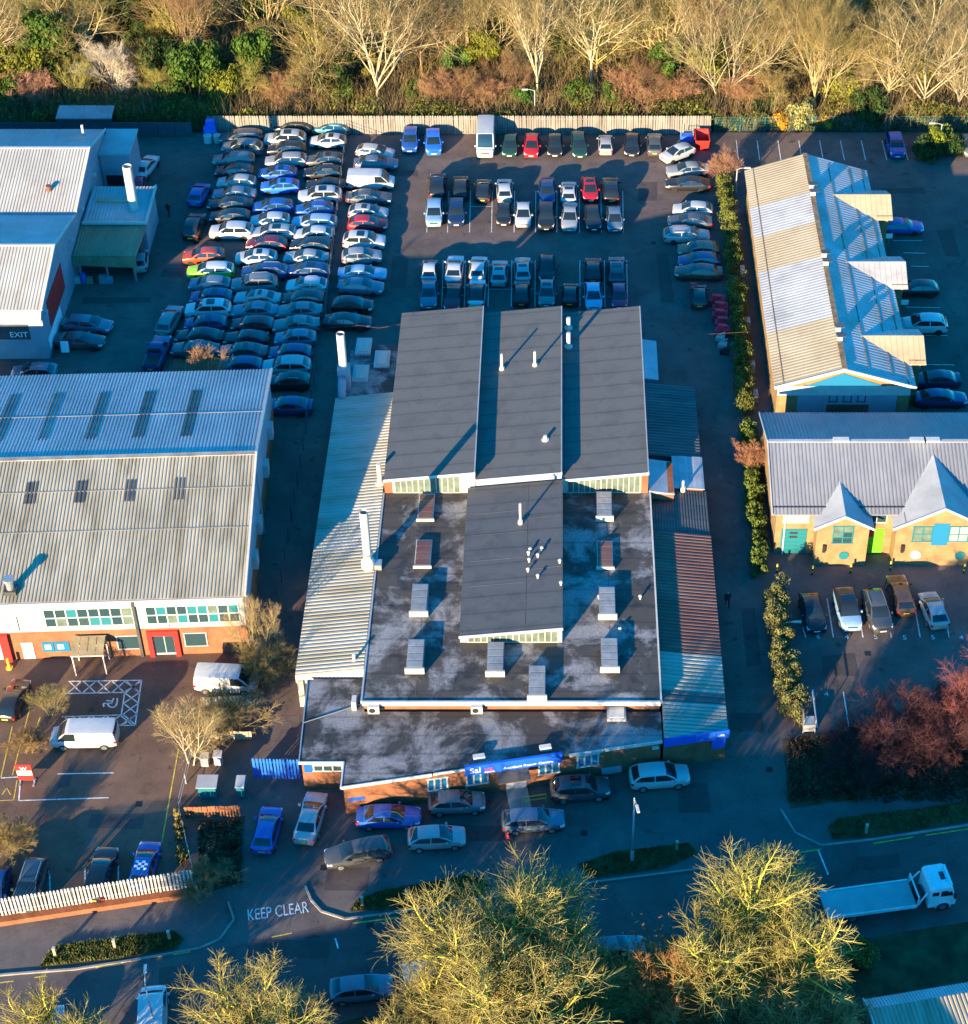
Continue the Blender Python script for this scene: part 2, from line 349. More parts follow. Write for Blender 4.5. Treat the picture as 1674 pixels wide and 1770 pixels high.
def blades(name, P, z, n, hmax=.14, label=None, mat='grassblade', w_=.05):
    Q = [G(*p) if len(p) == 2 else Vector(p) for p in P]; xs = [q.x for q in Q]; ys = [q.y for q in Q]; mb = MB(); rnd = random.Random(len(P) * 7 + n)
    def inside(x, y):
        c = False; j = len(Q) - 1
        for i in range(len(Q)):
            if (Q[i].y > y) != (Q[j].y > y) and x < (Q[j].x - Q[i].x) * (y - Q[i].y) / (Q[j].y - Q[i].y) + Q[i].x: c = not c
            j = i
        return c
    k = 0
    while k < n:
        x = rnd.uniform(min(xs), max(xs)); y = rnd.uniform(min(ys), max(ys))
        if not inside(x, y): continue
        a = rnd.uniform(0, 6.3); h = rnd.uniform(.3, 1) * hmax; dx, dy = math.cos(a) * w_, math.sin(a) * w_; lx, ly = rnd.uniform(-.6, .6) * h, rnd.uniform(-.6, .6) * h
        mb.poly((x - dx, y - dy, z), (x + dx, y + dy, z), (x + lx, y + ly, z + h)); k += 1
    o = build(name, mb, M[mat]); o['kind'] = 'stuff'; o['label'] = label or 'rough green grass growing on the verges'; o['category'] = 'grass'
    return o
blades('grass', [(70, 1672), (82, 1650), (100, 1636), (200, 1622), (300, 1610), (318, 1622), (305, 1640), (210, 1657)], .1, 4200, .3, 'rough grass tufts on the left road verge')
blades('grass', [(606, 1574), (620, 1555), (660, 1540), (740, 1527), (815, 1512), (845, 1530), (830, 1552), (740, 1568)], .1, 4200, .25, 'bright green grass on the verge below the workshop forecourt')
blades('grass', [(1000, 1495), (1060, 1474), (1190, 1458), (1206, 1475), (1150, 1500), (1020, 1518)], .1, 2500, .2, 'shaded grass on the verge right of the lamp post')
blades('grass', [(1432, 1430), (1450, 1415), (1560, 1402), (1720, 1380), (1720, 1412), (1508, 1446), (1440, 1450)], .1, 3000, .2, 'shaded grass on the verge at the right edge')

# painted markings
def line(mb, a, b, wd=.1, z=.016, world=False):
    a = Vector(a) if world else G(*a); b = Vector(b) if world else G(*b); d = (b - a).normalized(); s = Vector((-d.y, d.x, 0)) * wd / 2
    mb.poly((a.x - s.x, a.y - s.y, z), (b.x - s.x, b.y - s.y, z), (b.x + s.x, b.y + s.y, z), (a.x + s.x, a.y + s.y, z))
def marks(name, segs, mat='line', wd=.1, z=.016, label=None):
    mb = MB()
    for a, b in segs: line(mb, a, b, wd, z)
    o = build(name, mb, M[mat]); o['kind'] = 'structure'; return o
# bays of the main yard, middle double row and lower double row
ln = []
def yline(px0, py0, px1, py1): ln.append(((px0, py0), (px1, py1)))
for x in (774, 812, 850, 889, 926, 963, 1002, 1040, 1078): yline(x - (x - 972) * .012, 330, x, 402)
yline(738, 402, 742, 330)
for x in (764, 803, 844, 884, 925, 1003, 1046, 1085): yline(x - (x - 972) * .012, 450, x, 530)
yline(813, 357, 853, 357); yline(765, 497, 805, 497); yline(845, 500, 885, 500); yline(885, 500, 925, 500); yline(1004, 490, 1046, 490)
marks('bay_marking', ln, wd=.09)
marks('bay_marking', [((1273 + i * 36.0, 243), (1277 + i * 36.6, 277)) for i in range(9)], wd=.1)
marks('bay_marking', [((1543, 416), (1594, 416)), ((1562, 437), (1600, 438)), ((1575, 460), (1606, 461)), ((1567, 531), (1625, 532)), ((1600, 580), (1638, 580)), ((1592, 630), (1650, 631))], wd=.1)
marks('bay_marking', [((1430, 1035), (1441, 1102)), ((1481, 1035), (1492, 1102)), ((1530, 1035), (1541, 1102)), ((1579, 1035), (1591, 1102)), ((1629, 1035), (1641, 1102)), ((1388, 1085), (1393, 1102)),
                      ((1406, 1192), (1413, 1258)), ((1458, 1196), (1468, 1258))], wd=.1)
marks('bay_marking', [((100, 1338), (197, 1336)), ((33, 1384), (188, 1379)), ((86, 1510), (88, 1560)), ((147, 1500), (148, 1548)), ((205, 1490), (205, 1540)), ((2, 1345), (33, 1343)), ((33, 1384), (36, 1345))], wd=.1)
# disabled bay with its hatched border
hx = []
TL, TR, BR, BL = (118, 1178), (245, 1176), (234, 1254), (108, 1254)
iTR, iBR = (216, 1197), (210, 1236)
hx += [(TL, TR), (TR, BR), (BR, BL), ((112, 1199), iTR), (iTR, iBR), (iBR, (108, 1239))]
for i in range(5):
    x0 = 120 + i * 25; hx += [((x0, 1178), (x0 + 20, 1197)), ((x0 + 22, 1177), (x0 - 2, 1198))]
    x0 = 110 + i * 25; hx += [((x0, 1238), (x0 + 20, 1254)), ((x0 + 22, 1238), (x0 - 2, 1254))]
for i in range(4):
    y0 = 1178 + i * 19; hx += [((216 - i, y0), (243 - i * 2.5, y0 + 19)), ((244 - i * 2.5, y0), (215 - i, y0 + 19))]
marks('disabled_bay_marking', hx, wd=.11)
wc = [(203, 1207), (203, 1214), (201, 1220), (196, 1223), (190, 1222), (186, 1217)]
marks('wheelchair_symbol', list(zip(wc[:-1], wc[1:])) + [((197, 1207), (193, 1216)), ((193, 1216), (179, 1216)), ((193, 1212), (184, 1211)), ((179, 1216), (180, 1222))], wd=.13)
marks('edge_line', [((309, 1295), (280, 1456)), ((22, 1255), (2, 1345)), ((52, 1225), (22, 1340)), ((70, 1240), (48, 1300))], 'yline', .1)
marks('edge_line', [((0, 1384), (24, 1383)), ((24, 1383), (30, 1349)), ((4, 1374), (12, 1362)), ((12, 1362), (19, 1374))], 'yline', .09)
ye = []
for i in range(9):
    a = KN[1].lerp(KN[4], i / 9.0); b = KN[1].lerp(KN[4], (i + .75) / 9.0)
for seg in (((0, 1699), (24, 1696)), ((60, 1690), (80, 1687)), ((166, 1673), (208, 1667)), ((300, 1650), (330, 1645)), ((470, 1620), (505, 1613)), ((610, 1596), (690, 1586)), ((1380, 1474), (1420, 1468)), ((1510, 1458), (1580, 1447)), ((1600, 1444), (1674, 1433))): ye.append(seg)
marks('kerb_line', ye, 'yline', .12)
marks('centre_line', [((1415, 1470), (1432, 1512)), ((580, 1622), (585, 1640)), ((300, 1545), (310, 1552))], wd=.12)
mbk = MB()
o = text('keep_clear_marking', 'KEEP CLEAR', 1.28, (0, 0, 0), 0, M['line'], None, tilt=0, ext=.002)
a_, b_ = G(428, 1592), G(533, 1577)
ang = math.atan2(b_.y - a_.y, b_.x - a_.x); o.rotation_euler = (0, 0, ang); o.location = (a_.x, a_.y, .02)
bpy.context.view_layer.update(); o.scale = ((b_ - a_).length / o.dimensions.x, 1.15, 1); o['kind'] = 'structure'
for i, (px, py, t_) in enumerate([(1365, 1100, '4'), (1414, 1101, '4'), (1464, 1101, '4'), (1514, 1101, '5'), (1564, 1102, '5'), (1613, 1102, '5'), (1662, 1102, '4'), (1429, 1200, '4')]):
    o = text('bay_number', t_, .75, (0, 0, 0), 0, M['line'], None, tilt=0, ext=.002, align='CENTER'); p = G(px, py); o.location = (p.x, p.y - .25, .02); o['kind'] = 'structure'
for nm, P in (('tarmac_patch', [(820, 362), (851, 362), (851, 379), (818, 379)]), ('tarmac_patch', [(455, 1240), (520, 1236), (515, 1320), (450, 1318)])):
    area(nm, P, .012, M['path'])
rp = random.Random(21)
for px, py, w_, d_ in ((700, 300, 3, 1.2), (1120, 330, 2.2, 4), (690, 470, 1.4, 6), (1150, 480, 1.2, 9), (300, 470, 2.5, 1.8), (200, 520, 7, 1.0), (600, 1520, 3, 2), (820, 1440, 4.5, 1.5), (1200, 1380, 2.5, 3), (1300, 1100, 1.2, 7), (1290, 1250, 2.6, 2), (200, 1420, 4, 1.6), (120, 1320, 1.2, 5), (500, 1640, 6, 1.4), (300, 1700, 2, 3), (1560, 330, 5, 1.2), (1640, 420, 1.5, 5), (1450, 1150, 3, 2.4), (1520, 1490, 3.4, 1.2)):
    c_ = G(px, py); mbp = MB(); k_ = 7; pts_ = []
    for i in range(4):
        sx, sy = ((-1, -1), (1, -1), (1, 1), (-1, 1))[i]; pts_.append((c_.x + sx * w_ / 2 + rp.uniform(-.2, .2), c_.y + sy * d_ / 2 + rp.uniform(-.2, .2), .0125))
    mbp.poly(*pts_); build('tarmac_patch', mbp, M['patch'])['kind'] = 'structure'
for px, py in ((660, 420), (1130, 420), (340, 420), (560, 1500), (1010, 1440), (1330, 1330), (640, 1600), (1350, 1490), (240, 1390), (1600, 560), (1500, 1130)):
    p = G(px, py); build('drain_cover', MB().box(p.x - .25, p.x + .25, p.y - .25, p.y + .25, .004, .022), M['dark'])['kind'] = 'structure'

# ================================================================ BUILDINGS
def fr(p0, p1):
    a = Vector((p1[0] - p0[0], p1[1] - p0[1], 0)); L = a.length; a /= L
    return Vector((p0[0], p0[1], 0)), a, Vector((a.y, -a.x, 0)), L
def wbox(mb, p0, p1, s0, s1, z0, z1, d0, d1):
    """box standing on a wall: s along it, d out of it (the outside is right of p0->p1)"""
    o_, a, n, L = fr(p0, p1); q = [o_ + a * s0 + n * d1, o_ + a * s1 + n * d1, o_ + a * s1 + n * d0, o_ + a * s0 + n * d0]
    mb.hexa([(p.x, p.y) for p in q], z0, z1); return mb
def window(root, p0, p1, s0, s1, z0, z1, cols=2, rows=1, frame='white', glass='glass', bar=.07, name='window', top=None):
    mb = MB(); zt = lambda s: z1 if top is None else top[0] + (top[1] - top[0]) * (s - s0) / (s1 - s0)
    wbox(mb, p0, p1, s0 - bar, s1 + bar, z0 - bar, z0, 0, .07)
    if top is None: wbox(mb, p0, p1, s0 - bar, s1 + bar, z1, z1 + bar, 0, .07)
    for i in range(cols + 1):
        s = s0 + (s1 - s0) * i / cols; wbox(mb, p0, p1, s - bar / 2, s + bar / 2, z0, zt(s), 0, .068)
    for j in range(1, rows):
        z = z0 + (z1 - z0) * j / rows; wbox(mb, p0, p1, s0, s1, z - bar / 2, z + bar / 2, 0, .064)
    f = build(name, mb, M[frame], root)
    o_, a, n, L = fr(p0, p1)
    for i in range(cols):
        for j in range(rows):
            a0 = s0 + (s1 - s0) * i / cols + bar / 2; a1 = s0 + (s1 - s0) * (i + 1) / cols - bar / 2
            b0 = z0 + (z1 - z0) * j / rows + (bar / 2 if j else 0); b1 = z0 + (z1 - z0) * (j + 1) / rows - (bar / 2 if j < rows - 1 else 0)
            q = MB(); pts = [o_ + a * a0 + n * .03, o_ + a * a1 + n * .03, o_ + a * a1 + n * .005, o_ + a * a0 + n * .005]
            tt = [b1] * 4 if top is None else [zt(a0), zt(a1), zt(a1), zt(a0)]
            q.hexa([(p.x, p.y) for p in pts], b0, tt)
            gl = glass if isinstance(glass, str) else random.choice(glass)
            build('pane', q, M[gl], f)
    return f
def wpart(root, name, mat, p0, p1, s0, s1, z0, z1, d0, d1): return build(name, wbox(MB(), p0, p1, s0, s1, z0, z1, d0, d1), M[mat], root)
def flue(root, name, c, r, z0, z1, mat='pipe', cap=True, n=16):
    mb = MB().tube([(c[0], c[1], z0), (c[0], c[1], z1)], r, n, cap=False).tube([(c[0], c[1], z1), (c[0], c[1], z1 - 1.0)], r * .9, n, cap=False)
    mb.tube([(c[0], c[1], z1 - .01), (c[0], c[1], z1)], [r, r * .9], n, cap=False)
    o = build(name, mb, M[mat], root, smooth=True)
    build('flue_mouth', MB().cyl(c, r * .9, z1 - .6, z1 - .55, n), M['dark'], o); return o

# ---------------------------------------------------------------- main workshop
MX = (-15.75, -7.65, 0.0, 7.65); LZ = 4.2
main = thing('workshop_building', 'large dark felt roofed workshop with three sloping roofs in the centre of the plot', 'workshop', (-4, 0, 0))
build('wall', MB().box(-15.7, 7.7, -24.6, .75, 0, LZ - .12), M['brick'], main)
build('low_roof', MB().box(-15.75, 7.75, -24.7, .7, LZ - .12, LZ), M['felt_low'], main)
build('fascia', MB().box(-15.75, 7.75, -24.9, -24.7, LZ - .3, LZ + .1), M['white'], main)
build('verge_trim', MB().box(-15.9, -15.75, -24.7, .7, LZ - .25, LZ + .06), M['wall_grey'], main)
build('verge_trim', MB().box(7.75, 7.88, -24.7, .7, LZ - .25, LZ + .06), M['white'], main)
mb = MB()
for k in range(1, 14):
    if k in (3, 7, 11): continue
for x, y0, y1 in ((-11.6, -24, .3), (3.9, -24, .3)): build('felt_seam', MB().box(x - .02, x + .02, y0, y1, LZ, LZ + .012), M['felt_up'], main)
UZ0, UZ1, UY0, UY1 = 5.8, 6.65, .75, 26.0
for k in range(3):
    x0, x1 = MX[k], MX[k + 1]; xb = x1 - .03
    u0 = UY0 - (.0 if k != 1 else .25)
    zl = lambda x: UZ0 + (UZ1 - UZ0) * (x - x0) / (x1 - x0)
    build('upper_wall', MB().hexa([(x0 + .04, UY0), (xb, UY0), (xb, UY1 - .1), (x0 + .04, UY1 - .1)], [0 if k else 0] * 4, [UZ0 - .15, UZ1 - .15, UZ1 - .15, UZ0 - .15]), M['wall_grey' if k == 1 else 'white'], main)
    r = MB().hexa([(x0 + .01, UY0 - .12), (x1 - .01, UY0 - .12), (x1 - .01, UY1 + .15), (x0 + .01, UY1 + .15)], [UZ0 - .15, UZ1 - .15, UZ1 - .15, UZ0 - .15], [UZ0, UZ1, UZ1, UZ0])
    rf = build('upper_roof', r, M['felt_up'], main)
    t = MB().hexa([(x0, UY0 - .22), (x1, UY0 - .22), (x1, UY0 - .12), (x0, UY0 - .12)], [UZ0 - .22, UZ1 - .22, UZ1 - .22, UZ0 - .22], [UZ0 + .03, UZ1 + .03, UZ1 + .03, UZ0 + .03])
    build('fascia', t, M['white'], rf)
    build('edge_trim', MB().box(x1 - .1, x1 + .0, UY0 - .1, UY1 + .1, UZ1, UZ1 + .06), M['wall_grey'], rf)
    p0, p1 = (x0, UY0), (x1, UY0)
    if k == 0: window(main, p0, p1, .95, 6.7, LZ + .1, 0, 11, 1, 'cream', 'glass_green', .08, 'clerestory_window', top=(UZ0 - .15, UZ1 - .28)); wpart(main, 'brick_pier', 'brick', p0, p1, .02, .7, LZ + .02, UZ0 - .25, .0, .06)
    if k == 2: window(main, p0, p1, .5, 6.9, LZ + .1, 0, 13, 1, 'cream', 'glass_green', .08, 'clerestory_window', top=(UZ0 - .22, UZ1 - .28)); wpart(main, 'brick_pier', 'brick', p0, p1, 7.0, 7.6, LZ + .02, UZ1 - .3, .0, .06)
# centre roof in front
c0, c1, cy0, cy1, cz0, cz1 = -8.35, .05, -18.2, .46, 5.0, 5.95
build('centre_wall', MB().hexa([(c0 + .05, cy0 + .1), (c1 - .05, cy0 + .1), (c1 - .05, cy1), (c0 + .05, cy1)], LZ, [cz0 - .12, cz1 - .12, cz1 - .12, cz0 - .12]), M['wall_grey'], main)
rf = build('centre_roof', MB().hexa([(c0, cy0), (c1, cy0), (c1, cy1), (c0, cy1)], [cz0 - .12, cz1 - .12, cz1 - .12, cz0 - .12], [cz0, cz1, cz1, cz0]), M['felt_mid'], main)
build('fascia', MB().hexa([(c0 - .03, cy0 - .1), (c1 + .02, cy0 - .1), (c1 + .02, cy0), (c0 - .03, cy0)], [cz0 - .2, cz1 - .2, cz1 - .2, cz0 - .2], [cz0 + .03, cz1 + .03, cz1 + .03, cz0 + .03]), M['white'], rf)
mb = MB(); zc = lambda x: cz0 + (cz1 - cz0) * (x - c0) / (c1 - c0)
rs = random.Random(3)
mb.hexa([(-3.06, -17.5), (-2.98, -17.5), (-2.98, .3), (-3.06, .3)], [zc(-3)] * 4, [zc(-3) + .02] * 4)
for yy in (-3.2, -6.0, -9.3, -12.4):
    mb.hexa([(-7.8, yy), (-3.1, yy), (-3.1, yy + .05), (-7.8, yy + .05)], [zc(-7.8), zc(-3.1)] * 1 + [zc(-3.1), zc(-7.8)], [zc(-7.8) + .015, zc(-3.1) + .015, zc(-3.1) + .015, zc(-7.8) + .015])
for yy in (-4.4, -10.9):
    mb.hexa([(-2.9, yy), (-.1, yy + .1), (-.1, yy + .15), (-2.9, yy + .05)], [zc(-2.9), zc(-.1), zc(-.1), zc(-2.9)], [zc(-2.9) + .015, zc(-.1) + .015, zc(-.1) + .015, zc(-2.9) + .015])
build('felt_seam', mb, M['felt_up'], rf)
window(main, (c0, cy0 + .1), (c1, cy0 + .1), .7, 8.0, LZ + .12, 0, 14, 1, 'cream', 'glass_green', .08, 'clerestory_window', top=(cz0 - .2, cz1 - .3))
# roof-light boxes on the low roof
M['rl_pane'] = sheet('rooflight_pane', (.16, .165, .17, 1), (.23, .235, .24, 1), (.32, .32, .32, 1), (1.5, 1.5, 1), .25)
sk = [(737, 873, 0, 'hatch'), (732, 953, 0, 'hatch'), (726, 1035, 1, ''), (719, 1132, 1, ''), (857, 1137, 1, ''), (929, 1178, 1, ''), (1045, 873, 1, ''), (1046, 955, 0, ''), (1050, 1040, 1, ''), (1054, 1130, 1, '')]
for px, py, hi, kind in sk:
    p = G(px, py, LZ + .4); x, y = p.x, p.y; h = .6 if hi else .28
    mb = MB().box(x - .68, x + .68, y - 1.65, y + 1.65, LZ, LZ + h)
    f = build('rooflight', mb, M['white' if not hi else 'sh_slate'], main)
    build('lip', MB().box(x - .78, x + .78, y - 1.82, y - 1.65, LZ + .05, LZ + h + .04), M['cream'], f)
    for j in range(4):
        build('pane', MB().box(x - .62, x + .62, y - 1.58 + j * .8, y - .88 + j * .8, LZ + h, LZ + h + .045), M['rl_pane' if hi else 'sh_rust'], f)
# front office block
OZ = 3.3; OA, OB = (-16.75, -32.75), (7.8, -28.05)
opts = [(-20.2, -30.2), (-16.75, -30.2), OA, OB, (7.8, -24.95), (-15.65, -24.95), (-15.65, -21.4), (-20.4, -21.4)]
build('office_wall', MB().hexa([(-20.1, -30.1), (-16.65, -30.1), (OA[0] + .1, OA[1] + .14), (OB[0] - .1, OB[1] + .1), (7.7, -24.9), (-15.7, -24.9), (-15.7, -21.5), (-20.3, -21.5)], 0, OZ - .14), M['brick'], main)
build('office_roof', MB().hexa(opts, OZ - .14, OZ), M['felt_office'], main)
o_, a_, n_w, OL = fr(OA, OB)
for a0, a1, h0, h1 in ((-.05, 6.9, .22, .06), (7.0, 9.9, .12, .08), (17.6, 20.3, .22, .06), (20.4, OL, .2, .08)): build('fascia', wbox(MB(), OA, OB, a0, a1, OZ - h0, OZ + h1, 0, .1), M['white'], main)
build('fascia', MB().box(-16.87, -16.75, -32.8, -30.32, OZ - .2, OZ + .05), M['white'], main); build('fascia', MB().box(-20.3, -16.75, -30.32, -30.2, OZ - .2, OZ + .05), M['white'], main)
build('verge_trim', MB().bar((-20.25, -30.2, OZ), (-20.45, -21.5, OZ), .1, .12), M['steel'], main)
FW = ((OA[0] + .1, OA[1] + .14), (OB[0] - .1, OB[1] + .1))
def onw(px, py): return W(px, py, *FW)[0]
for x0, x1, mod in ((738, 775, 0), (805, 845, 0), (930, 968, 1), (997, 1036, 0)):
    s0, s1 = onw(x0, 1350 - (x0 - 738) * .14), onw(x1, 1350 - (x0 - 738) * .14)
    zo = .22 if x0 > 990 else 0; window(main, FW[0], FW[1], s0 + .08, s1 - .08, 1.36 + zo, 2.54 + zo, 3, 1, 'white', 'glass_blue', .13)
s0, s1 = onw(803, 1325), onw(971, 1305)
sg = wpart(main, 'sign_board', 'blue', FW[0], FW[1], s0, s1, OZ - .62, OZ + .40, .1, .32)
nv = Vector((a_.y, -a_.x, 0))
def wtext(name, s, size, px, zz, d, mat, parent):
    p = Vector((FW[0][0], FW[0][1], 0)) + a_ * px + nv * d; p.z = zz
    return text(name, s, size, p, math.atan2(a_.y, a_.x), mat, parent)
wtext('lettering', 'Sal', .8, s0 + .35, OZ - .36, .33, M['letter'], sg); wtext('lettering', 'us', .8, s0 + 1.5, OZ - .36, .33, M['letter_red'], sg)
wpart(sg, 'underline', 'letter', FW[0], FW[1], s0 + 1.5, s0 + 2.3, OZ - .5, OZ - .42, .32, .335)
t_ = wtext('lettering', 'Accident Repair Centre', .36, s1 - 4.6, OZ - .42, .33, M['letter'], sg); t_.scale.x = 1.12
for px, py in ((829, 1311), (943, 1291)):
    q = G(px, py, OZ + .3); s_ = (Vector((q.x, q.y, 0)) - Vector((FW[0][0], FW[0][1], 0))).dot(a_)
    wpart(main, 'roof_vent_box', 'white', FW[0], FW[1], s_ - .45, s_ + .45, OZ, OZ + .4, -.9, -.5)
# entrance: porch canopy, door, ramp
s0, s1 = onw(858, 1335), onw(913, 1335)
mb = MB(); o1, a1, n1, L1 = fr(*FW)
A_ = o1 + a1 * s0; B_ = o1 + a1 * s1
mb.hexa([(p.x, p.y) for p in (A_ + n1 * 1.3, B_ + n1 * 1.3, B_, A_)], [2.3, 2.3, 2.55, 2.55], [2.42, 2.42, 2.7, 2.7]); build('porch_canopy', mb, M['sh_dark'], main)
dr = wpart(main, 'door', 'white', FW[0], FW[1], s0 + .75, s1 - .15, .15, 2.2, .0, .08)
wpart(dr, 'pane', 'glass', FW[0], FW[1], s0 + .9, s0 + 1.5, 1.1, 2.05, .08, .1); wpart(dr, 'pane', 'glass', FW[0], FW[1], s0 + 1.65, s1 - .35, 1.1, 2.05, .08, .1)
mb = MB(); A_ = o1 + a1 * (s0 + .7); B_ = o1 + a1 * (s1 - .1)
mb.hexa([(p.x, p.y) for p in (A_ + n1 * 2.4, B_ + n1 * 2.4, B_ + n1 * .1, A_ + n1 * .1)], 0, [.03, .03, .18, .18]); build('ramp', mb, M['concrete'], main)
mb = MB()
for dd in (1.7, 3.0):
    A_ = o1 + a1 * (s0 + (.1 if dd > 2 else 1.9)) + n1 * dd; B_ = A_ + a1 * 1.7
    mb.bar(A_ + Vector((0, 0, 0)), A_ + Vector((0, 0, .9)), .06, .06); mb.bar(B_, B_ + Vector((0, 0, .9)), .06, .06); mb.bar(A_ + Vector((0, 0, .9)), B_ + Vector((0, 0, .9)), .06, .06); mb.bar(A_ + Vector((0, 0, .45)), B_ + Vector((0, 0, .45)), .05, .05)
build('handrail', mb, M['yellow'], main)
s0 = onw(1055, 1310); wpart(main, 'bench_planter', 'wall_blue', FW[0], FW[1], s0 - .7, s0 + .9, .5, 1.0, .0, .25)
s0 = onw(1133, 1285); wpart(main, 'wall_light', 'white', FW[0], FW[1], s0 - .25, s0 + .25, 2.5, 2.75, .0, .2)
s0 = onw(608, 1370); wpart(main, 'wall_sign', 'blue', FW[0], FW[1], .3, 1.5, 1.4, 1.75, .0, .05)
p0, p1 = (-20.1, -30.1), (-16.65, -30.1)
window(main, p0, p1, .9, 3.1, 2.2, 2.75, 3, 1, 'white', 'glass', .1); wpart(main, 'wall_sign', 'blue', p0, p1, .15, .8, 2.0, 2.9, .0, .05)
mb = MB().bar((-20.3, -26.2, OZ + .08), (-15.9, -24.2, OZ + .08), .06, .06); build('cable', mb, M['steel'], main)
for px, py, sz in ((612, 1208, .5), (645, 1224, .55), (824, 1224, .6)):
    p = G(px, py, LZ); u = build('condenser_unit', MB().box(p.x - .45, p.x + .45, -25.3, -24.92, OZ + .1, OZ + .85) if px > 620 else MB().box(p.x - .18, p.x + .18, p.y - .4, p.y + .4, OZ, OZ + .9), M['white'], main)
    if px > 620: build('fan_grille', MB().tube([(p.x - .1, -25.3, OZ + .48), (p.x - .1, -25.33, OZ + .48)], .26, 12), M['black'], u)
p = G(1066, 1236, OZ); u = build('roof_hatch', MB().box(p.x - .75, p.x + .75, p.y - .7, p.y + .7, OZ, OZ + .25), M['sh_frost'], main); build('hatch_lid', MB().box(p.x - .6, p.x + .6, p.y - .55, p.y + .55, OZ + .25, OZ + .33), M['white'], u)
# left lean-to with pale ribbed roof
lx0, lx1, ly0, ly1, lz0, lz1 = -21.5, -15.95, -21.0, 15.6, 3.4, 4.1
build('lean_to_wall', MB().hexa([(lx0 + .15, ly0 + .1), (lx1 - .02, ly0 + .1), (lx1 - .02, ly1 - .1), (lx0 + .15, ly1 - .1)], 0, [lz0 - .12, lz1 - .12, lz1 - .12, lz0 - .12]), M['cream'], main)
build('lean_to_roof', MB().corr((lx1, ly0, lz1), (lx1, ly1, lz1), (lx0, ly1, lz0), (lx0, ly0, lz0), .42, .05).hexa([(lx0, ly0), (lx1, ly0), (lx1, ly1), (lx0, ly1)], [lz0 - .1, lz1 - .1, lz1 - .1, lz0 - .1], [lz0 - .01, lz1 - .01, lz1 - .01, lz0 - .01]), M['sh_lean'], main)
mb = MB().corr((lx0, ly0 - .02, 2.5), (lx1, ly0 - .02, 2.5), (lx1, ly0 - .02, lz1 - .1), (lx0, ly0 - .02, lz0 - .1), .3, .03); build('gable_cladding', mb, M['white'], main)
build('roller_door', MB().box(-20.3, -16.4, ly0 - .04, ly0 + .08, 0.02, 2.6), M['sh_dark'], main)
mb = MB()
for sx in (-21.35, -20.5): mb.box(sx, sx + .45, -21.28, -21.03, 0, 2.9)
build('door_pillar', mb, M['cream'], main)
# flat roof behind it with three flat rooflights
build('plant_room', MB().box(-20.6, -15.78, 15.75, 24.3, 0, 3.1), M['wall_dark'], main); build('plant_roof', MB().box(-20.7, -15.77, 15.7, 24.4, 3.1, 3.22), M['felt_office'], main)
for px, py in ((629, 598), (661, 620), (624, 645)):
    p = G(px, py, 3.4); f = build('rooflight', MB().box(p.x - .75, p.x + .75, p.y - 1.3, p.y + 1.3, 3.22, 3.45), M['sh_frost'], main); build('pane', MB().box(p.x - .5, p.x + .5, p.y - 1.0, p.y + 1.0, 3.45, 3.52), M['sh_white'], f)
# flues
p = G(637, 986, 4.1); f = flue(main, 'flue_stack', (p.x, p.y + .3), .36, 4.9, 10.4)
build('fan_housing', MB().tube([(p.x, p.y + .3, 4.0), (p.x, p.y + .3, 4.3), (p.x, p.y + .3, 4.9), (p.x, p.y + .3, 5.25)], [.42, .6, .6, .38], 16), M['pipe'], f, smooth=True)
build('collar', MB().cyl((p.x, p.y + .3), .5, 5.75, 5.85, 16), M['steel'], f); build('fan_motor', MB().box(p.x + .55, p.x + 1.15, p.y - .1, p.y + .7, 4.05, 4.75), M['steel'], f)
p = G(597, 668, 3.2); f = flue(main, 'flue_stack', (p.x, p.y), .40, 5.6, 9.4)
build('duct_box', MB().hexa([(p.x - .55, p.y - .6), (p.x + .55, p.y - .6), (p.x + .55, p.y + .6), (p.x - .55, p.y + .6)], 3.0, 5.6), M['wall_blue'], f)
build('duct_elbow', MB().tube([(p.x - .1, p.y - .6, 4.6), (p.x - .1, p.y - 1.5, 4.4), (p.x - .1, p.y - 2.1, 3.5)], .4, 10), M['wall_blue'], f, smooth=True)
for (px, py, z, h, r) in ((657, 835, 4.2, 2.2, .2), (613, 1143, 3.9, .9, .13), (868, 636, 6.2, 1.6, .12), (925, 630, 6.5, 1.5, .12), (983, 567, 5.95, 1.2, .2), (983, 599, 5.95, 1.6, .2), (943, 760, 6.5, .45, .17), (900, 901, 5.8, 2.0, .11), (1181, 843, 3.5, .8, .12)):
    p = G(px, py, z); v = build('vent_pipe', MB().cyl((p.x, p.y), r, z - .4, z + h, 10), M['pipe'], main, smooth=False)
    build('base_plate', MB().cyl((p.x, p.y), r * 2.0, z - .4, z + .1, 10), M['pipe'], v)
for px, py in ((917, 950), (937, 948), (914, 956), (930, 960), (915, 968), (913, 985), (930, 996), (968, 970), (970, 1008), (1036, 1032), (1107, 1032), (1072, 1088)):
    q = G(px, py, 5.5)
    z = zc(q.x) if px < 975 else LZ
    p = G(px, py, z + .2)
    v = build('vent_cowl', MB().cyl((p.x, p.y), .09, z - .05, z + .3, 8), M['pipe'], main); build('cap', MB().cyl((p.x, p.y), .17, z + .3, z + .4, 8, .1), M['pipe'], v)
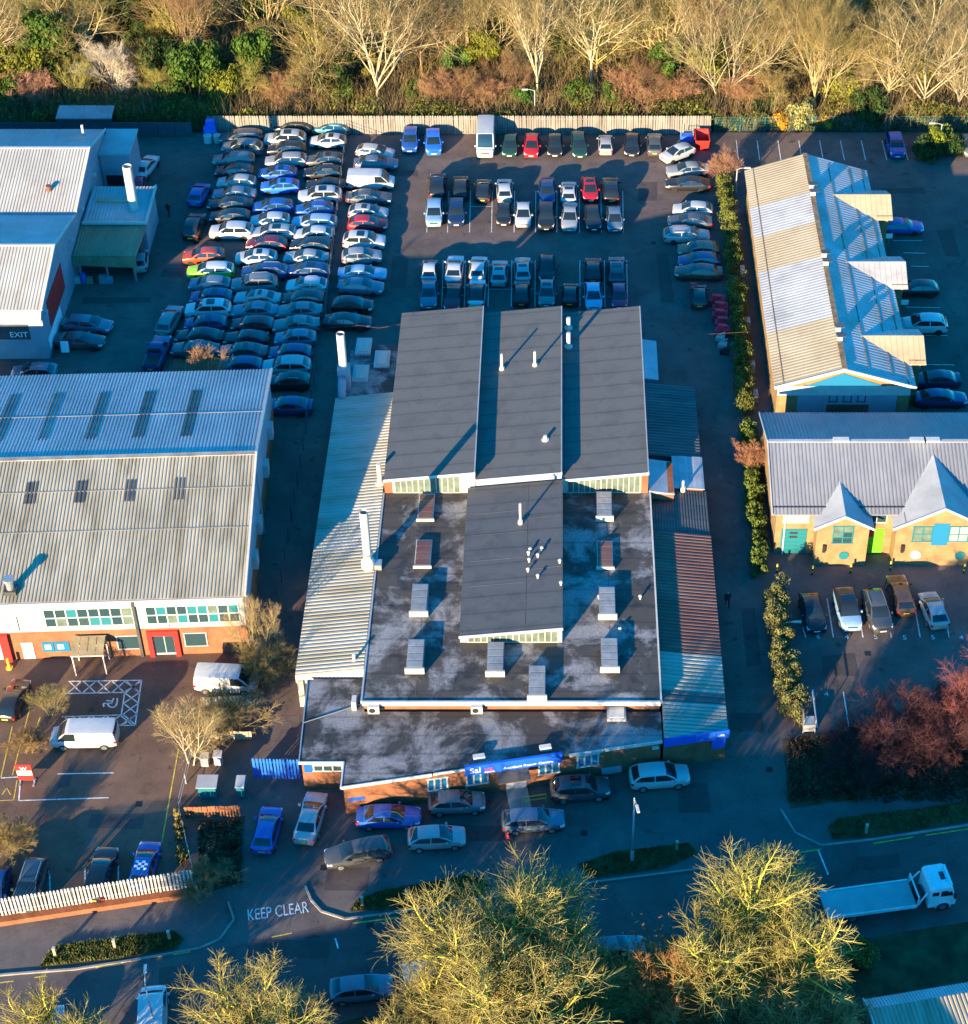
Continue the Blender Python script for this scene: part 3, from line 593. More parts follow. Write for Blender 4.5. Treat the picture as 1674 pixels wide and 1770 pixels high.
# right-hand lean-tos
def shed(y0, y1, z0, z1, mat, ribx=False, x0=7.92, x1=13.0, pitch=.42, amp=.06, wall='wall_dark'):
    w_ = build('lean_to_wall', MB().hexa([(x0, y0 + .03), (x1 - .15, y0 + .03), (x1 - .15, y1 - .03), (x0, y1 - .03)], 0, [z0 - .12, z1 - .12, z1 - .12, z0 - .12]), M[wall], main)
    mb = MB().hexa([(x0, y0), (x1, y0), (x1, y1), (x0, y1)], [z0 - .1, z1 - .1, z1 - .1, z0 - .1], [z0 - .01, z1 - .01, z1 - .01, z0 - .01])
    if ribx: mb.corr((x0, y0, z0), (x1, y0, z1), (x1, y1, z1), (x0, y1, z0), pitch, amp)
    else: mb.corr((x0, y0, z0), (x0, y1, z0), (x1, y1, z1), (x1, y0, z1), pitch, amp)
    return build('lean_to_roof', mb, M[mat], main)
Yp = lambda px, py, z=3.1: G(px, py, z).y
ys = [Yp(1205, 668), Yp(1212, 792), Yp(1216, 847), Yp(1222, 925), Yp(1247, 1133), Yp(1252, 1199), Yp(1253, 1217)]
shed(ys[1], ys[0], 3.5, 3.0, 'sh_dark', x1=12.7)
shed(ys[2], ys[1], 3.4, 3.2, 'sh_grey', ribx=True, x0=10.0, x1=12.8, pitch=1.0, amp=.03, wall='brick')
shed(ys[3], ys[2], 3.3, 2.9, 'sh_dark', ribx=True, pitch=.25, amp=.06, x1=12.95)
shed(ys[4], ys[3], 3.6, 3.0, 'sh_rust', pitch=.4)
shed(ys[5], ys[4], 3.6, 3.0, 'sh_lean', pitch=.4)
shed(ys[6], ys[5], 3.6, 3.0, 'sh_dark', pitch=.4)
# front end follows the slanting frontage
q0, q1 = (7.92, OB[1] + .12), (13.05, OB[1] + 1.1)
build('lean_to_wall', MB().hexa([(7.92, q0[1] + .06), (12.9, q1[1] + .06), (12.9, ys[6] - .03), (7.92, ys[6] - .03)], 0, [3.4, 2.9, 2.9, 3.4]), M['brick'], main)
mb = MB().hexa([q0, q1, (13.0, ys[6]), (7.92, ys[6])], [3.45, 2.9, 2.9, 3.45], [3.55, 3.0, 3.0, 3.55])
k = 0; yy = q0[1]
while yy < ys[6] - .3:
    xa = 7.95 if yy >= q0[1] else 7.95; xe = min(13.0, 7.92 + max(.3, (yy - q0[1]) / (q1[1] - q0[1]) * 5.1)) if yy < q1[1] else 13.0
    za = lambda x: 3.55 - .55 * (x - 7.92) / 5.08
    mb.slab((xa, yy, za(xa) + .06), (xe, yy, za(xe) + .06), (xe, yy + .22, za(xe) + .06), (xa, yy + .22, za(xa) + .06), .055); yy += .4
build('lean_to_roof', mb, M['sh_lean'], main)
sgn = build('fascia_board', wbox(MB(), q0, q1, 0, 5.25, 2.55, 3.45, .0, .12), M['blue'], main)
wpart(main, 'wall_sign', 'blue', q0, q1, 3.9, 5.0, 1.5, 2.5, .0, .1)
o2, a2, n2, L2 = fr(q0, q1); pz = o2 + a2 * 4.3 + n2 * .13; pz.z = 2.85; text('lettering', 'UPS', .34, pz, math.atan2(a2.y, a2.x), M['letter'], sgn)
# brick turret and blue box on the east flank
build('brick_bay', MB().box(7.72, 9.95, .9, 5.2, 0, 4.1), M['brick'], main); build('bay_roof', MB().hexa([(7.7, .8), (10.0, .8), (10.0, 5.3), (7.7, 5.3)], [4.1, 3.9, 3.9, 4.1], [4.4, 4.0, 4.0, 4.4]), M['sh_grey'], main)
mb = MB().box(7.72, 9.2, 19.0, 25.2, 0, 3.0); build('store_box', mb, M['wall_blue'], main); build('store_lid', MB().hexa([(7.7, 18.9), (9.3, 18.9), (9.3, 25.3), (7.7, 25.3)], [3.0] * 4, [3.3, 3.05, 3.05, 3.3]), M['sh_grey'], main)
build('cable', MB().tube([(7.7, 24.8, 4.5), (13, 25.4, 3.7), (18.5, 25.8, 3.8)], .015, 5), M['sh_rust'], main)
build('cable', MB().tube([(-15.8, 25.4, 5.0), (-18, 25.6, 4.4), (-20.0, 25.9, 4.5), (-25.5, 26.4, 3.6)], .015, 5), M['sh_rust'], main)

# ---------------------------------------------------------------- large left unit (rotated a little)
class Fr:
    def __init__(s, o, ang): s.o = Vector((o[0], o[1], 0)); s.u = Vector((math.cos(ang), math.sin(ang), 0)); s.w = Vector((-math.sin(ang), math.cos(ang), 0))
    def __call__(s, u, v, z=0): p = s.o + s.u * u + s.w * v; return Vector((p.x, p.y, z))
    def xy(s, u, v): p = s(u, v); return (p.x, p.y)
L = Fr((-26.2, -15.0), .043)
unit = thing('industrial_unit', 'long pale ribbed roofed industrial unit with orange brick front at left', 'building', L(-15, 15))
UL = -36
mb = MB(); f0, f1, b1, b0 = L.xy(UL, 0), L.xy(0, 0), L.xy(0, 30.3), L.xy(UL, 30.3)
mb.hexa([f0, f1, b1, b0], 3.1, 6.75); m0, m1 = L(0, 15.1), L(UL, 15.1)
for uu in (0, UL): mb.poly(L(uu, 0, 6.75), L(uu, 30.3, 6.75), L(uu, 15.1, 9.05))
build('wall', mb, M['wall_blue'], unit); build('brick_base', MB().hexa([f0, f1, b1, b0], 0, 3.1), M['brick'], unit)
mb = MB().corr(L(UL, -.35, 6.78), L(.25, -.35, 6.78), L(.25, 15.15, 9.2), L(UL, 15.15, 9.2), .3, .05)
mb.slab(L(UL, -.35, 6.76), L(.25, -.35, 6.76), L(.25, 15.15, 9.17), L(UL, 15.15, 9.17), .1)
fs = build('front_roof_slope', mb, M['sh_left'], unit)
M['sh_left2'] = sheet('fibre_cement_clean', (.32, .32, .33, 1), (.38, .38, .39, 1), (.45, .45, .45, 1), (1.2, .12, 1))
mb = MB().corr(L(UL, 15.15, 9.2), L(.25, 15.15, 9.2), L(.25, 30.6, 6.78), L(UL, 30.6, 6.78), .3, .07)
mb.slab(L(UL, 15.15, 9.17), L(.25, 15.15, 9.17), L(.25, 30.6, 6.76), L(UL, 30.6, 6.76), .1)
bs = build('back_roof_slope', mb, M['sh_left2'], unit)
for v_, z_ in ((6.9, 7.99), (11.3, 8.68)): build('sheet_lap', MB().bar(L(UL, v_, z_), L(.2, v_, z_), .10, .02), M['concrete'], fs)
for v_, z_ in ((22.5, 8.13),): build('sheet_lap', MB().bar(L(UL, v_, z_), L(.2, v_, z_), .10, .02), M['concrete'], bs)
build('ridge_cap', MB().bar(L(UL, 15.15, 9.27), L(.27, 15.15, 9.27), .5, .08), M['concrete'], unit)
mb = MB().bar(L(.3, -.35, 6.8), L(.3, 15.15, 9.25), .18, .3).bar(L(.3, 15.15, 9.25), L(.3, 30.6, 6.8), .18, .3); build('verge_trim', mb, M['white'], unit)
def onroof(px, py):
    z = 7.0
    for _ in range(12):
        p = G(px, py, z); q = p - L.o; v = q.dot(L.w); z = 6.78 + (v + .35) / 15.5 * 2.42 if v < 15.15 else 9.2 - (v - 15.15) / 15.45 * 2.42
    return q.dot(L.u), v
for px, py in ((54, 853), (139, 851), (224, 849), (309, 846)):
    u, v = onroof(px, py); mb = MB().corr(L(u - .5, v - 1.2, 6.81 + (v - .85) / 15.5 * 2.42), L(u + .5, v - 1.2, 6.81 + (v - .85) / 15.5 * 2.42), L(u + .5, v + 1.2, 6.81 + (v + 1.55) / 15.5 * 2.42), L(u - .5, v + 1.2, 6.81 + (v + 1.55) / 15.5 * 2.42), .3, .07)
    build('rooflight', mb, M['sh_dark'], fs)
for px, py in ((11, 722), (88, 720), (169, 718), (250, 716), (331, 714)):
    u, v = onroof(px, py); zz = lambda v_: 9.225 - (v_ - 15.15) / 15.45 * 2.42
    mb = MB().corr(L(u - .5, v - 4.2, zz(v - 4.2)), L(u + .5, v - 4.2, zz(v - 4.2)), L(u + .5, v + 4.2, zz(v + 4.2)), L(u - .5, v + 4.2, zz(v + 4.2)), .3, .07); build('rooflight', mb, M['sh_dark'], bs)
u, v = onroof(20, 1022); p = L(u, v); ck = build('roof_flue', MB().cyl((p.x, p.y), .32, 6.8, 8.1, 12), M['steel'], unit); build('cowl', MB().cyl((p.x, p.y), .46, 8.15, 8.4, 12), M['steel'], ck); build('base_box', MB().box(p.x - .5, p.x + .5, p.y - .5, p.y + .5, 6.9, 7.3), M['sh_dark'], ck)
LW0, LW1 = L.xy(UL, 0), L.xy(0, 0); lw = lambda px, py: W(px, py, LW0, LW1)
wpart(unit, 'fascia_band', 'white', LW0, LW1, 0, 36, 5.75, 6.7, .0, .12); wpart(unit, 'gutter', 'wall_grey', LW0, LW1, 0, 36.2, 6.62, 6.74, .36, .5)
wpart(unit, 'cladding_panel', 'cream', LW0, LW1, 0, 36, 3.12, 5.75, .0, .004)
for a, b, nc in (((75, 0), (232, 0), 8), ((252, 0), (416, 0), 9)):
    s0 = lw(a[0], 1068)[0]; s1 = lw(b[0], 1060)[0]; window(unit, LW0, LW1, s0 + .1, s1 - .1, 3.7, 5.55, nc, 2, 'white', ['glass', 'glass', 'glass', 'glass_green', 'teal'], .1)
wpart(unit, 'sign_board', 'white', LW0, LW1, lw(-30, 1065)[0], lw(28, 1065)[0], 3.4, 4.9, .03, .12)
wpart(unit, 'downpipe', 'sh_dark', LW0, LW1, lw(241, 1100)[0] - .12, lw(241, 1100)[0] + .12, 0, 6.6, .0, .2)
for x0, x1, z0, z1 in ((205, 245, .9, 2.3), (322, 360, 1.0, 2.4)):
    window(unit, LW0, LW1, lw(x0, 1118)[0], lw(x1, 1118)[0], z0, z1, 1, 1, 'wall_grey', 'glass', .1)
s0, s1 = lw(260, 1125)[0], lw(314, 1125)[0]
mb = MB(); wbox(mb, LW0, LW1, s0, s0 + .4, 0, 2.9, 0, .25); wbox(mb, LW0, LW1, s1 - .4, s1, 0, 2.9, 0, .25); wbox(mb, LW0, LW1, s0 + .4, s1 - .4, 2.4, 2.9, 0, .25); dsur = build('door_surround', mb, M['red'], unit)
dr = wpart(unit, 'door', 'wall_grey', LW0, LW1, s0 + .42, s1 - .42, .05, 2.38, .0, .05)
for k in range(2): wpart(dr, 'pane', 'glass', LW0, LW1, s0 + .5 + k * .9, s0 + 1.3 + k * .9, .3, 2.3, .05, .07)
wpart(unit, 'wall_sign', 'wall_grey', LW0, LW1, lw(258, 1096)[0], lw(296, 1096)[0], 3.3, 3.6, .03, .1)
s0, s1 = lw(-30, 1130)[0], lw(22, 1130)[0]
mb = MB(); wbox(mb, LW0, LW1, s1 - .7, s1, 0, 3.0, 0, .35); wbox(mb, LW0, LW1, s0, s1 - .7, 2.3, 3.0, 0, .35); build('door_surround', mb, M['red'], unit); wpart(unit, 'door', 'white', LW0, LW1, s0, s1 - .75, .05, 2.28, 0, .06)
wpart(unit, 'side_door', 'white', LW0, LW1, lw(42, 1134)[0], lw(62, 1134)[0], .05, 1.9, .0, .06)
for x0, x1 in ((77, 97), (99, 124)):
    s0, s1 = lw(x0, 1130)[0], lw(x1, 1130)[0]; wp = wpart(unit, 'poster', 'glass_blue', LW0, LW1, s0, s1, .8, 1.9, .0, .06); wpart(wp, 'print_panel', 'letter', LW0, LW1, s0 + .2, s0 + .7, 1.1, 1.6, .06, .07)
p0, p1 = L.xy(0, 0), L.xy(0, 30.3)
for s_, z_ in ((19.5, 4.0), (11.5, 4.2), (7.0, 4.2), (25.0, 4.0)):
    wpart(unit, 'wall_heater_unit', 'sh_frost', p0, p1, s_, s_ + 1.1, z_ - 1.2, z_ + .2, .0, .45)
wpart(unit, 'downpipe', 'wall_grey', p0, p1, 15.0, 15.2, 0, 8.0, 0, .15)
# timber-and-polycarbonate shelter against its front
sh = thing('smoking_shelter', 'small open shelter with brown sloping roof against the orange brick wall', 'shelter', G(162, 1146))
s0, s1 = lw(134, 1125)[0], lw(191, 1125)[0]; o3, a3, n3, _ = fr(LW0, LW1)
q = lambda s_, d, z: (o3 + a3 * s_ + n3 * d + Vector((0, 0, z)))
for k in range(4):
    sa = s0 + (s1 - s0) * k / 4; sb = s0 + (s1 - s0) * (k + 1) / 4 - .05
    build('roof_panel', MB().slab(q(sa, .3, 2.75), q(sb, .3, 2.75), q(sb, 2.2, 2.35), q(sa, 2.2, 2.35), .05), M['tile'], sh)
build('frame', MB().bar(q(s0, 2.2, 2.3), q(s1, 2.2, 2.3), .1, .1).bar(q(s0, .3, 2.68), q(s1, .3, 2.68), .1, .1), M['cream'], sh)
for s_ in (s0 + .1, s1 - .1):
    for d in (.35, 2.1): build('post', MB().bar(q(s_, d, 0), q(s_, d, 2.3), .1, .1, (1, 0, 0)), M['white'], sh)
bk = build('notice_board', MB().bar(q(s0 + .4, .45, 1.4), q(s1 - .4, .45, 1.4), .06, .9), M['white'], sh)
for k in range(2): build('notice', MB().bar(q(s0 + .6 + k, .55, 1.4), q(s0 + 1.3 + k, .55, 1.4), .05, .6), M['glass'], bk)

# ---------------------------------------------------------------- white unit far left, two ridged bays
fu = thing('industrial_unit', 'white twin ridged industrial unit with blue shaded walls at the top left', 'building', (-62, 44, 0))
bx0, bx1 = -84, -51.2; yA, yR1, yV, yR2, yF = 61.6, 53.9, 43.7, 34.7, 26.4; ze, zr = 6.0, 8.1
wall = MB().box(bx0, bx1 - .15, yF + .1, yA - .1, 0, ze - .1)
for ya, yr, yb in ((yA, yR1, yV), (yV, yR2, yF)):
    for x in (bx0, bx1 - .15): wall.poly((x, ya, ze - .1), (x, yr, zr - .1), (x, yb, ze - .1))
build('wall', wall, M['wall_blue'], fu)
ys_ = [(yA, ze, yR1, zr, 'sh_frost'), (yR1, zr, yV + .6, ze, 'sh_white'), (yV - .0, ze, yR2, zr, 'sh_frost'), (yR2, zr, yF, ze, 'sh_white')]
for (y1_, z1_, y2_, z2_, mt) in ys_:
    a, b, c, d = (bx0, y2_, z2_), (bx1, y2_, z2_), (bx1, y1_, z1_), (bx0, y1_, z1_)
    build('roof_slope', MB().corr(a, b, c, d, .33, .05).slab((bx0, y2_, z2_ - .02), (bx1, y2_, z2_ - .02), (bx1, y1_, z1_ - .02), (bx0, y1_, z1_ - .02), .1), M[mt], fu)
build('valley_gutter', MB().box(bx0, bx1 - .1, yV - .02, yV + .62, ze - .25, ze + .02), M['sh_slate'], fu)
for y_ in (yR1, yR2): build('ridge_cap', MB().bar((bx0, y_, zr + .05), (bx1, y_, zr + .05), .35, .06), M['white'], fu)
mb = MB()
for (y1_, z1_, y2_, z2_, mt) in ys_: mb.bar((bx1 + .05, y1_, z1_ + .02), (bx1 + .05, y2_, z2_ + .02), .14, .24)
build('verge_trim', mb, M['white'], fu)
build('front_fascia', MB().hexa([(bx0, yF - .9), (bx1, yF - .9), (bx1, yF - .02), (bx0, yF - .02)], [4.9, 4.9, 5.6, 5.6], [5.1, 5.1, 5.9, 5.9]), M['sh_grey'], fu)
p0, p1 = (bx0, yF + .1), (bx1 - .15, yF + .1); s_, z_ = W(28, 580, p0, p1)
bd = wpart(fu, 'door_opening', 'wall_dark', p0, p1, s_ - 3.5, s_ + 1.4, 2.4, 4.6, 0, .05); pp = Vector((bx0 + s_ - .6, yF + .03, 2.7)); text('lettering', 'EXIT', .9, pp, 0, M['letter'], bd)
p0, p1 = (bx1 - .15, yF), (bx1 - .15, yA)
s_, z_ = W(97, 470, p0, p1); bn = wpart(fu, 'banner', 'red', p0, p1, 2.5, 9.5, 2.2, 5.2, 0, .06); wpart(fu, 'banner_panel', 'letter', p0, p1, .8, 6.5, .6, 1.9, 0, .06)
for s_ in (1.0, 14.0, 20.0, 27.0): wpart(fu, 'wall_light', 'white', p0, p1, s_, s_ + .4, 4.8, 5.1, 0, .4)
p = G(140, 335, 7); build('roof_vent', MB().cyl((-54.5, 47.5), .3, 6.6, 7.3, 10), M['sh_rust'], fu); build('roof_vent', MB().cyl((-53.0, 59.0), .15, 6.6, 8.0, 8), M['pipe'], fu)
# annexes on its east flank
an = build('annexe_wall', MB().box(-51.25, -48.0, 57.4, 62.6, 0, 5.2), M['wall_blue'], fu); build('annexe_roof', MB().box(-51.3, -47.8, 57.2, 62.8, 5.2, 5.4), M['sh_frost'], fu)
p0, p1 = (-51.25, 57.4), (-48.0, 57.4); wpart(fu, 'door_opening', 'dark', p0, p1, .4, 2.2, 0, 2.6, 0, .05)
build('annexe_wall', MB().box(-51.0, -44.5, 45.7, 52.1, 0, 3.9), M['wall_blue'], fu)
mb = MB().corr((-51.1, 45.5, 3.9), (-44.3, 45.5, 3.9), (-44.3, 52.3, 4.25), (-51.1, 52.3, 4.25), .35, .05).slab((-51.1, 45.5, 3.88), (-44.3, 45.5, 3.88), (-44.3, 52.3, 4.23), (-51.1, 52.3, 4.23), .1); build('annexe_roof', mb, M['sh_frost'], fu)
build('rooflight_strip', MB().box(-50.2, -46.2, 49.2, 49.9, 4.1, 4.32), M['sh_tan'], fu)
mb = MB().bar((-44.25, 45.5, 4.0), (-44.25, 52.3, 4.35), .2, .3).bar((-51.1, 45.45, 3.95), (-44.2, 45.45, 3.95), .2, .3); build('verge_trim', mb, M['white'], fu)
p = G(232, 360, 4.1); f = flue(fu, 'flue_stack', (p.x, p.y), .5, 4.0, 9.3, n=16)
M['sh_brown'] = sheet('canopy_brown', (.17, .13, .07, 1), (.24, .19, .11, 1), (.32, .26, .16, 1), (1, .3, 1))
mb = MB().corr((-51.3, 40.2, 3.2), (-44.6, 40.2, 3.2), (-44.2, 45.4, 3.7), (-51.3, 45.4, 3.7), .3, .05).slab((-51.3, 40.2, 3.18), (-44.6, 40.2, 3.18), (-44.2, 45.4, 3.68), (-51.3, 45.4, 3.68), .1); build('canopy_roof', mb, M['sh_brown'], fu)
mb = MB().corr((-51.3, 39.95, 2.2), (-44.6, 39.95, 1.9), (-44.6, 40.15, 3.15), (-51.3, 40.15, 3.15), .3, .04); build('canopy_front', mb, M['sh_brown'], fu)
build('canopy_back', MB().box(-51.2, -44.8, 43.5, 45.4, 0, 3.2), M['wall_dark'], fu)
mb = MB()
for x in (-50.8, -48.0, -45.1): mb = MB(); mb.box(x, x + .2, 40.25, 40.45, 0, 3.0); build('canopy_post', mb, M['steel'], fu)

sa = thing('store_shed', 'small shed with pale blue corrugated roof below the trees at top left', 'shed', G(150, 200))
p = G(148, 196, 2.4); build('wall', MB().box(p.x - 3.1, p.x + 3.0, p.y - .9, p.y + 1.2, 0, 2.3), M['wall_dark'], sa)
build('roof', MB().corr((p.x - 3.3, p.y - 1.1, 2.35), (p.x + 3.2, p.y - 1.1, 2.35), (p.x + 3.2, p.y + 1.4, 2.65), (p.x - 3.3, p.y + 1.4, 2.65), .3, .05).slab((p.x - 3.3, p.y - 1.1, 2.33), (p.x + 3.2, p.y - 1.1, 2.33), (p.x + 3.2, p.y + 1.4, 2.63), (p.x - 3.3, p.y + 1.4, 2.63), .08), M['sh_frost'], sa)

# ---------------------------------------------------------------- tan roofed unit with three dormers at right
ru = thing('office_unit', 'long tan and grey roofed unit with three side gables at right', 'building', (26.6, 34.5, 0))
x0, xr, x1, y0, y1, ze, zr = 20.0, 26.45, 33.4, 15.3, 54.6, 4.9, 7.0
w_ = MB().box(x0 + .4, x1 - .4, y0 + .5, y1 - .4, 0, ze)
for y in (y0 + .5, y1 - .4): w_.poly((x0 + .4, y, ze), (x1 - .4, y, ze), (xr, y, zr - .1))
build('wall', w_, M['brick_y'], ru)
seg = [(y0, 24.0, 'sh_tan'), (24.0, 34.6, 'sh_frost'), (34.6, 41.0, 'sh_tan'), (41.0, 46.8, 'sh_frost'), (46.8, y1, 'sh_tan')]
for a, b, mt in seg:
    mb = MB().corr((x0, a, ze), (x0, b, ze), (xr, b, zr), (xr, a, zr), .45, .03).slab((x0, a, ze - .01), (xr, a, zr - .01), (xr, b, zr - .01), (x0, b, ze - .01), .12); build('roof_panel', mb, M[mt], ru)
M['sh_mott'] = sheet('sheet_mottled', (.30, .26, .21, 1), (.40, .39, .38, 1), (.50, .50, .51, 1), (.35, .35, 1), .5)
for i, (a, b) in enumerate(((y0, 23.5), (23.5, 32.6), (32.6, 42.0), (42.0, y1))):
    mb = MB().corr((xr, a, zr), (xr, b, zr), (x1, b, ze), (x1, a, ze), .45, .03).slab((xr, a, zr - .01), (x1, a, ze - .01), (x1, b, ze - .01), (xr, b, zr - .01), .12); build('roof_panel', mb, M['sh_mott'], ru)
build('ridge_cap', MB().bar((xr, y0, zr + .06), (xr, y1, zr + .06), .5, .08), M['brown_seam'], ru)
mb = MB().bar((x0 + .9, y0 + .2, ze + .33), (x0 + .9, y1 - .2, ze + .33), .1, .04); mb.bar((x1 - .7, y0 + .2, ze + .26), (x1 - .7, y1 - .2, ze + .26), .08, .04)
for t in (.35, .68):
    mb.bar((xr + (x1 - xr) * t, y0 + 1, zr - (zr - ze) * t + .04), (xr + (x1 - xr) * t, y1 - 1, zr - (zr - ze) * t + .04), .1, .03)
build('seam', mb, M['brown_seam'], ru)
mb = MB()
for xa, za, xb, zb in ((x0, ze, xr, zr), (xr, zr, x1, ze)): mb.bar((xa, y0 - .08, za - .02), (xb, y0 - .08, zb - .02), .14, .28)
build('barge_board', mb, M['white'], ru)
for px, py in ((1406, 321), (1411, 333), (1428, 439), (1430, 453), (1449, 567), (1452, 583)):
    p = G(px, py, zr + .3); v = build('ridge_vent', MB().box(xr - .25, xr + .25, p.y - .3, p.y + .3, zr, zr + .55), M['white'], ru); build('vent_cap', MB().box(xr - .3, xr + .6, p.y - .35, p.y + .35, zr + .55, zr + .62), M['sh_dark'], v)
for px0, px1, py, mt in ((1453, 1540, 336, 'sh_tan'), (1475, 1566, 452, 'sh_frost'), (1500, 1597, 580, 'sh_tan')):
    a = G(px0, py, 6.35); b = G(px1, py, 6.35); yc = b.y; hw = 2.9; ez = 5.05; xa = xr + (zr - 6.35) / (zr - ze) * (x1 - xr) - .3; xe = b.x
    d = build('dormer_wall', MB().hexa([(x1 - .6, yc - hw + .5), (xe - .4, yc - hw + .5), (xe - .4, yc + hw - .5), (x1 - .6, yc + hw - .5)], 0, 5.0).poly((xe - .4, yc - hw + .5, 5.0), (xe - .4, yc + hw - .5, 5.0), (xe - .4, yc, 6.2)), M['brick_y'], ru)
    xi = x1 - .2
    for sgn_ in (-1, 1):
        A, B, Cc, D = (xa, yc, 6.35), (xe, yc, 6.35), (xe, yc + sgn_ * hw, ez), (xi - .3, yc + sgn_ * hw, ez)
        mb = MB().slab(A, B, Cc, D, .1)
        for k in range(1, 12):
            xx = xa + (xe - xa) * k / 12; t_ = min(1.0, max(.05, (xx - xa) / max(.01, xi - .3 - xa))); mb.bar((xx, yc + sgn_ * .05, 6.35 - .02), (xx, yc + sgn_ * hw * t_, 6.35 + (ez - 6.35) * t_ + .01), .05, .05)
        build('dormer_roof', mb, M[mt if sgn_ < 0 else 'sh_mott'], ru)
    build('gutter', MB().bar((xi, yc - hw + .35, ez + .2), (xe, yc - hw + .35, ez + .2), .09, .05), M['brown_seam'], ru)
p0, p1 = (x0 + .4, y0 + .5), (x1 - .4, y0 + .5)
wpart(ru, 'gable_band', 'white', p0, p1, 0, 12.6, 3.6, 4.7, 0, .08); wpart(ru, 'cladding', 'wall_blue', p0, p1, 2.0, 11.4, 0, 3.55, 0, .06)
tp = MB(); A = Vector((x0 + 3.2, y0 + .42, 4.9)); tp.hexa([(x0 + 2.8, y0 + .4), (x1 - 2.8, y0 + .4), (x1 - 2.8, y0 + .49), (x0 + 2.8, y0 + .49)], 4.72, 4.8)
tp.v += [(x0 + 3.2, y0 + .42, 4.8), (x1 - 3.2, y0 + .42, 4.8), (xr, y0 + .42, 6.2)]; tp.f.append((len(tp.v) - 3, len(tp.v) - 2, len(tp.v) - 1)); build('gable_panel', tp, M['glass_blue'], ru)
for k in range(3): window(ru, p0, p1, 5.0 + k * 1.35, 5.7 + k * 1.35, 2.9, 4.5, 1, 1, 'wall_dark', 'glass', .12)
wpart(ru, 'door', 'sh_rust', p0, p1, 4.8, 8.8, 0, 2.5, .06, .12)

# ---------------------------------------------------------------- slate-blue roofed unit with buff brick front at right
su = thing('office_unit', 'blue grey roofed brick unit with pointed front gables at right', 'building', (32, 4, 0))
x0, x1, yb, yr, yf, ze, zr = 18.35, 50, 11.4, 4.2, -3.0, 4.9, 7.3
w_ = MB().box(x0 + .4, x1, yf + .4, yb - .4, 0, ze - .05)
for x in (x0 + .4, x1): w_.poly((x, yf + .4, ze - .05), (x, yb - .4, ze - .05), (x, yr, zr - .1))
build('wall', w_, M['brick_y'], su)
build('roof_front_slope', MB().corr((x0, yf, ze), (x1, yf, ze), (x1, yr, zr), (x0, yr, zr), .33, .05).slab((x0, yf, ze - .02), (x1, yf, ze - .02), (x1, yr, zr - .02), (x0, yr, zr - .02), .12), M['sh_slate'], su)
build('roof_back_slope', MB().corr((x0, yr, zr), (x1, yr, zr), (x1, yb, ze), (x0, yb, ze), .33, .05).slab((x0, yr, zr - .02), (x1, yr, zr - .02), (x1, yb, ze - .02), (x0, yb, ze - .02), .12), M['sh_slate'], su)
build('ridge_cap', MB().bar((x0, yr, zr + .05), (x1, yr, zr + .05), .4, .06), M['sh_frost'], su)
build('gutter', MB().bar((x0, yf + .65, ze + .3), (x1, yf + .65, ze + .3), .08, .05), M['dark'], su)
build('barge_board', MB().bar((x0 - .05, yf, ze), (x0 - .05, yr, zr), .1, .25).bar((x0 - .05, yr, zr), (x0 - .05, yb, ze), .1, .25), M['sh_frost'], su)
for px in (1455, 1588, 1612): p = G(px, 768, zr); build('ridge_vent', MB().box(p.x - .7, p.x + .7, yr - .3, yr + .3, zr + .05, zr + .25), M['white'], su)
p0, p1 = (x0 + .4, yf + .4), (x1, yf + .4); sw = lambda px, py: W(px, py, p0, p1)
window(su, p0, p1, sw(1355, 897)[0], sw(1398, 897)[0], 3.7, 4.5, 3, 1, 'white', 'sh_white', .09); window(su, p0, p1, sw(1498, 897)[0], sw(1533, 897)[0], 3.7, 4.5, 2, 1, 'white', 'glass', .09)
d1 = wpart(su, 'loading_door', 'teal', p0, p1, sw(1349, 940)[0], sw(1393, 940)[0], .05, 2.9, 0, .06)
for k in range(6): wpart(d1, 'slat', 'teal', p0, p1, sw(1349, 940)[0] + .05, sw(1393, 940)[0] - .05, .12 + k * .46, .5 + k * .46, .06, .085)
d2 = wpart(su, 'loading_door', 'green', p0, p1, sw(1487, 940)[0], sw(1526, 940)[0], .05, 2.9, 0, .06)
for k in range(6): wpart(d2, 'slat', 'green', p0, p1, sw(1487, 940)[0] + .05, sw(1526, 940)[0] - .05, .12 + k * .46, .5 + k * .46, .06, .085)
wpart(d2, 'door_sign', 'letter_red', p0, p1, sw(1497, 932)[0], sw(1508, 932)[0], 2.0, 2.85, .085, .1)
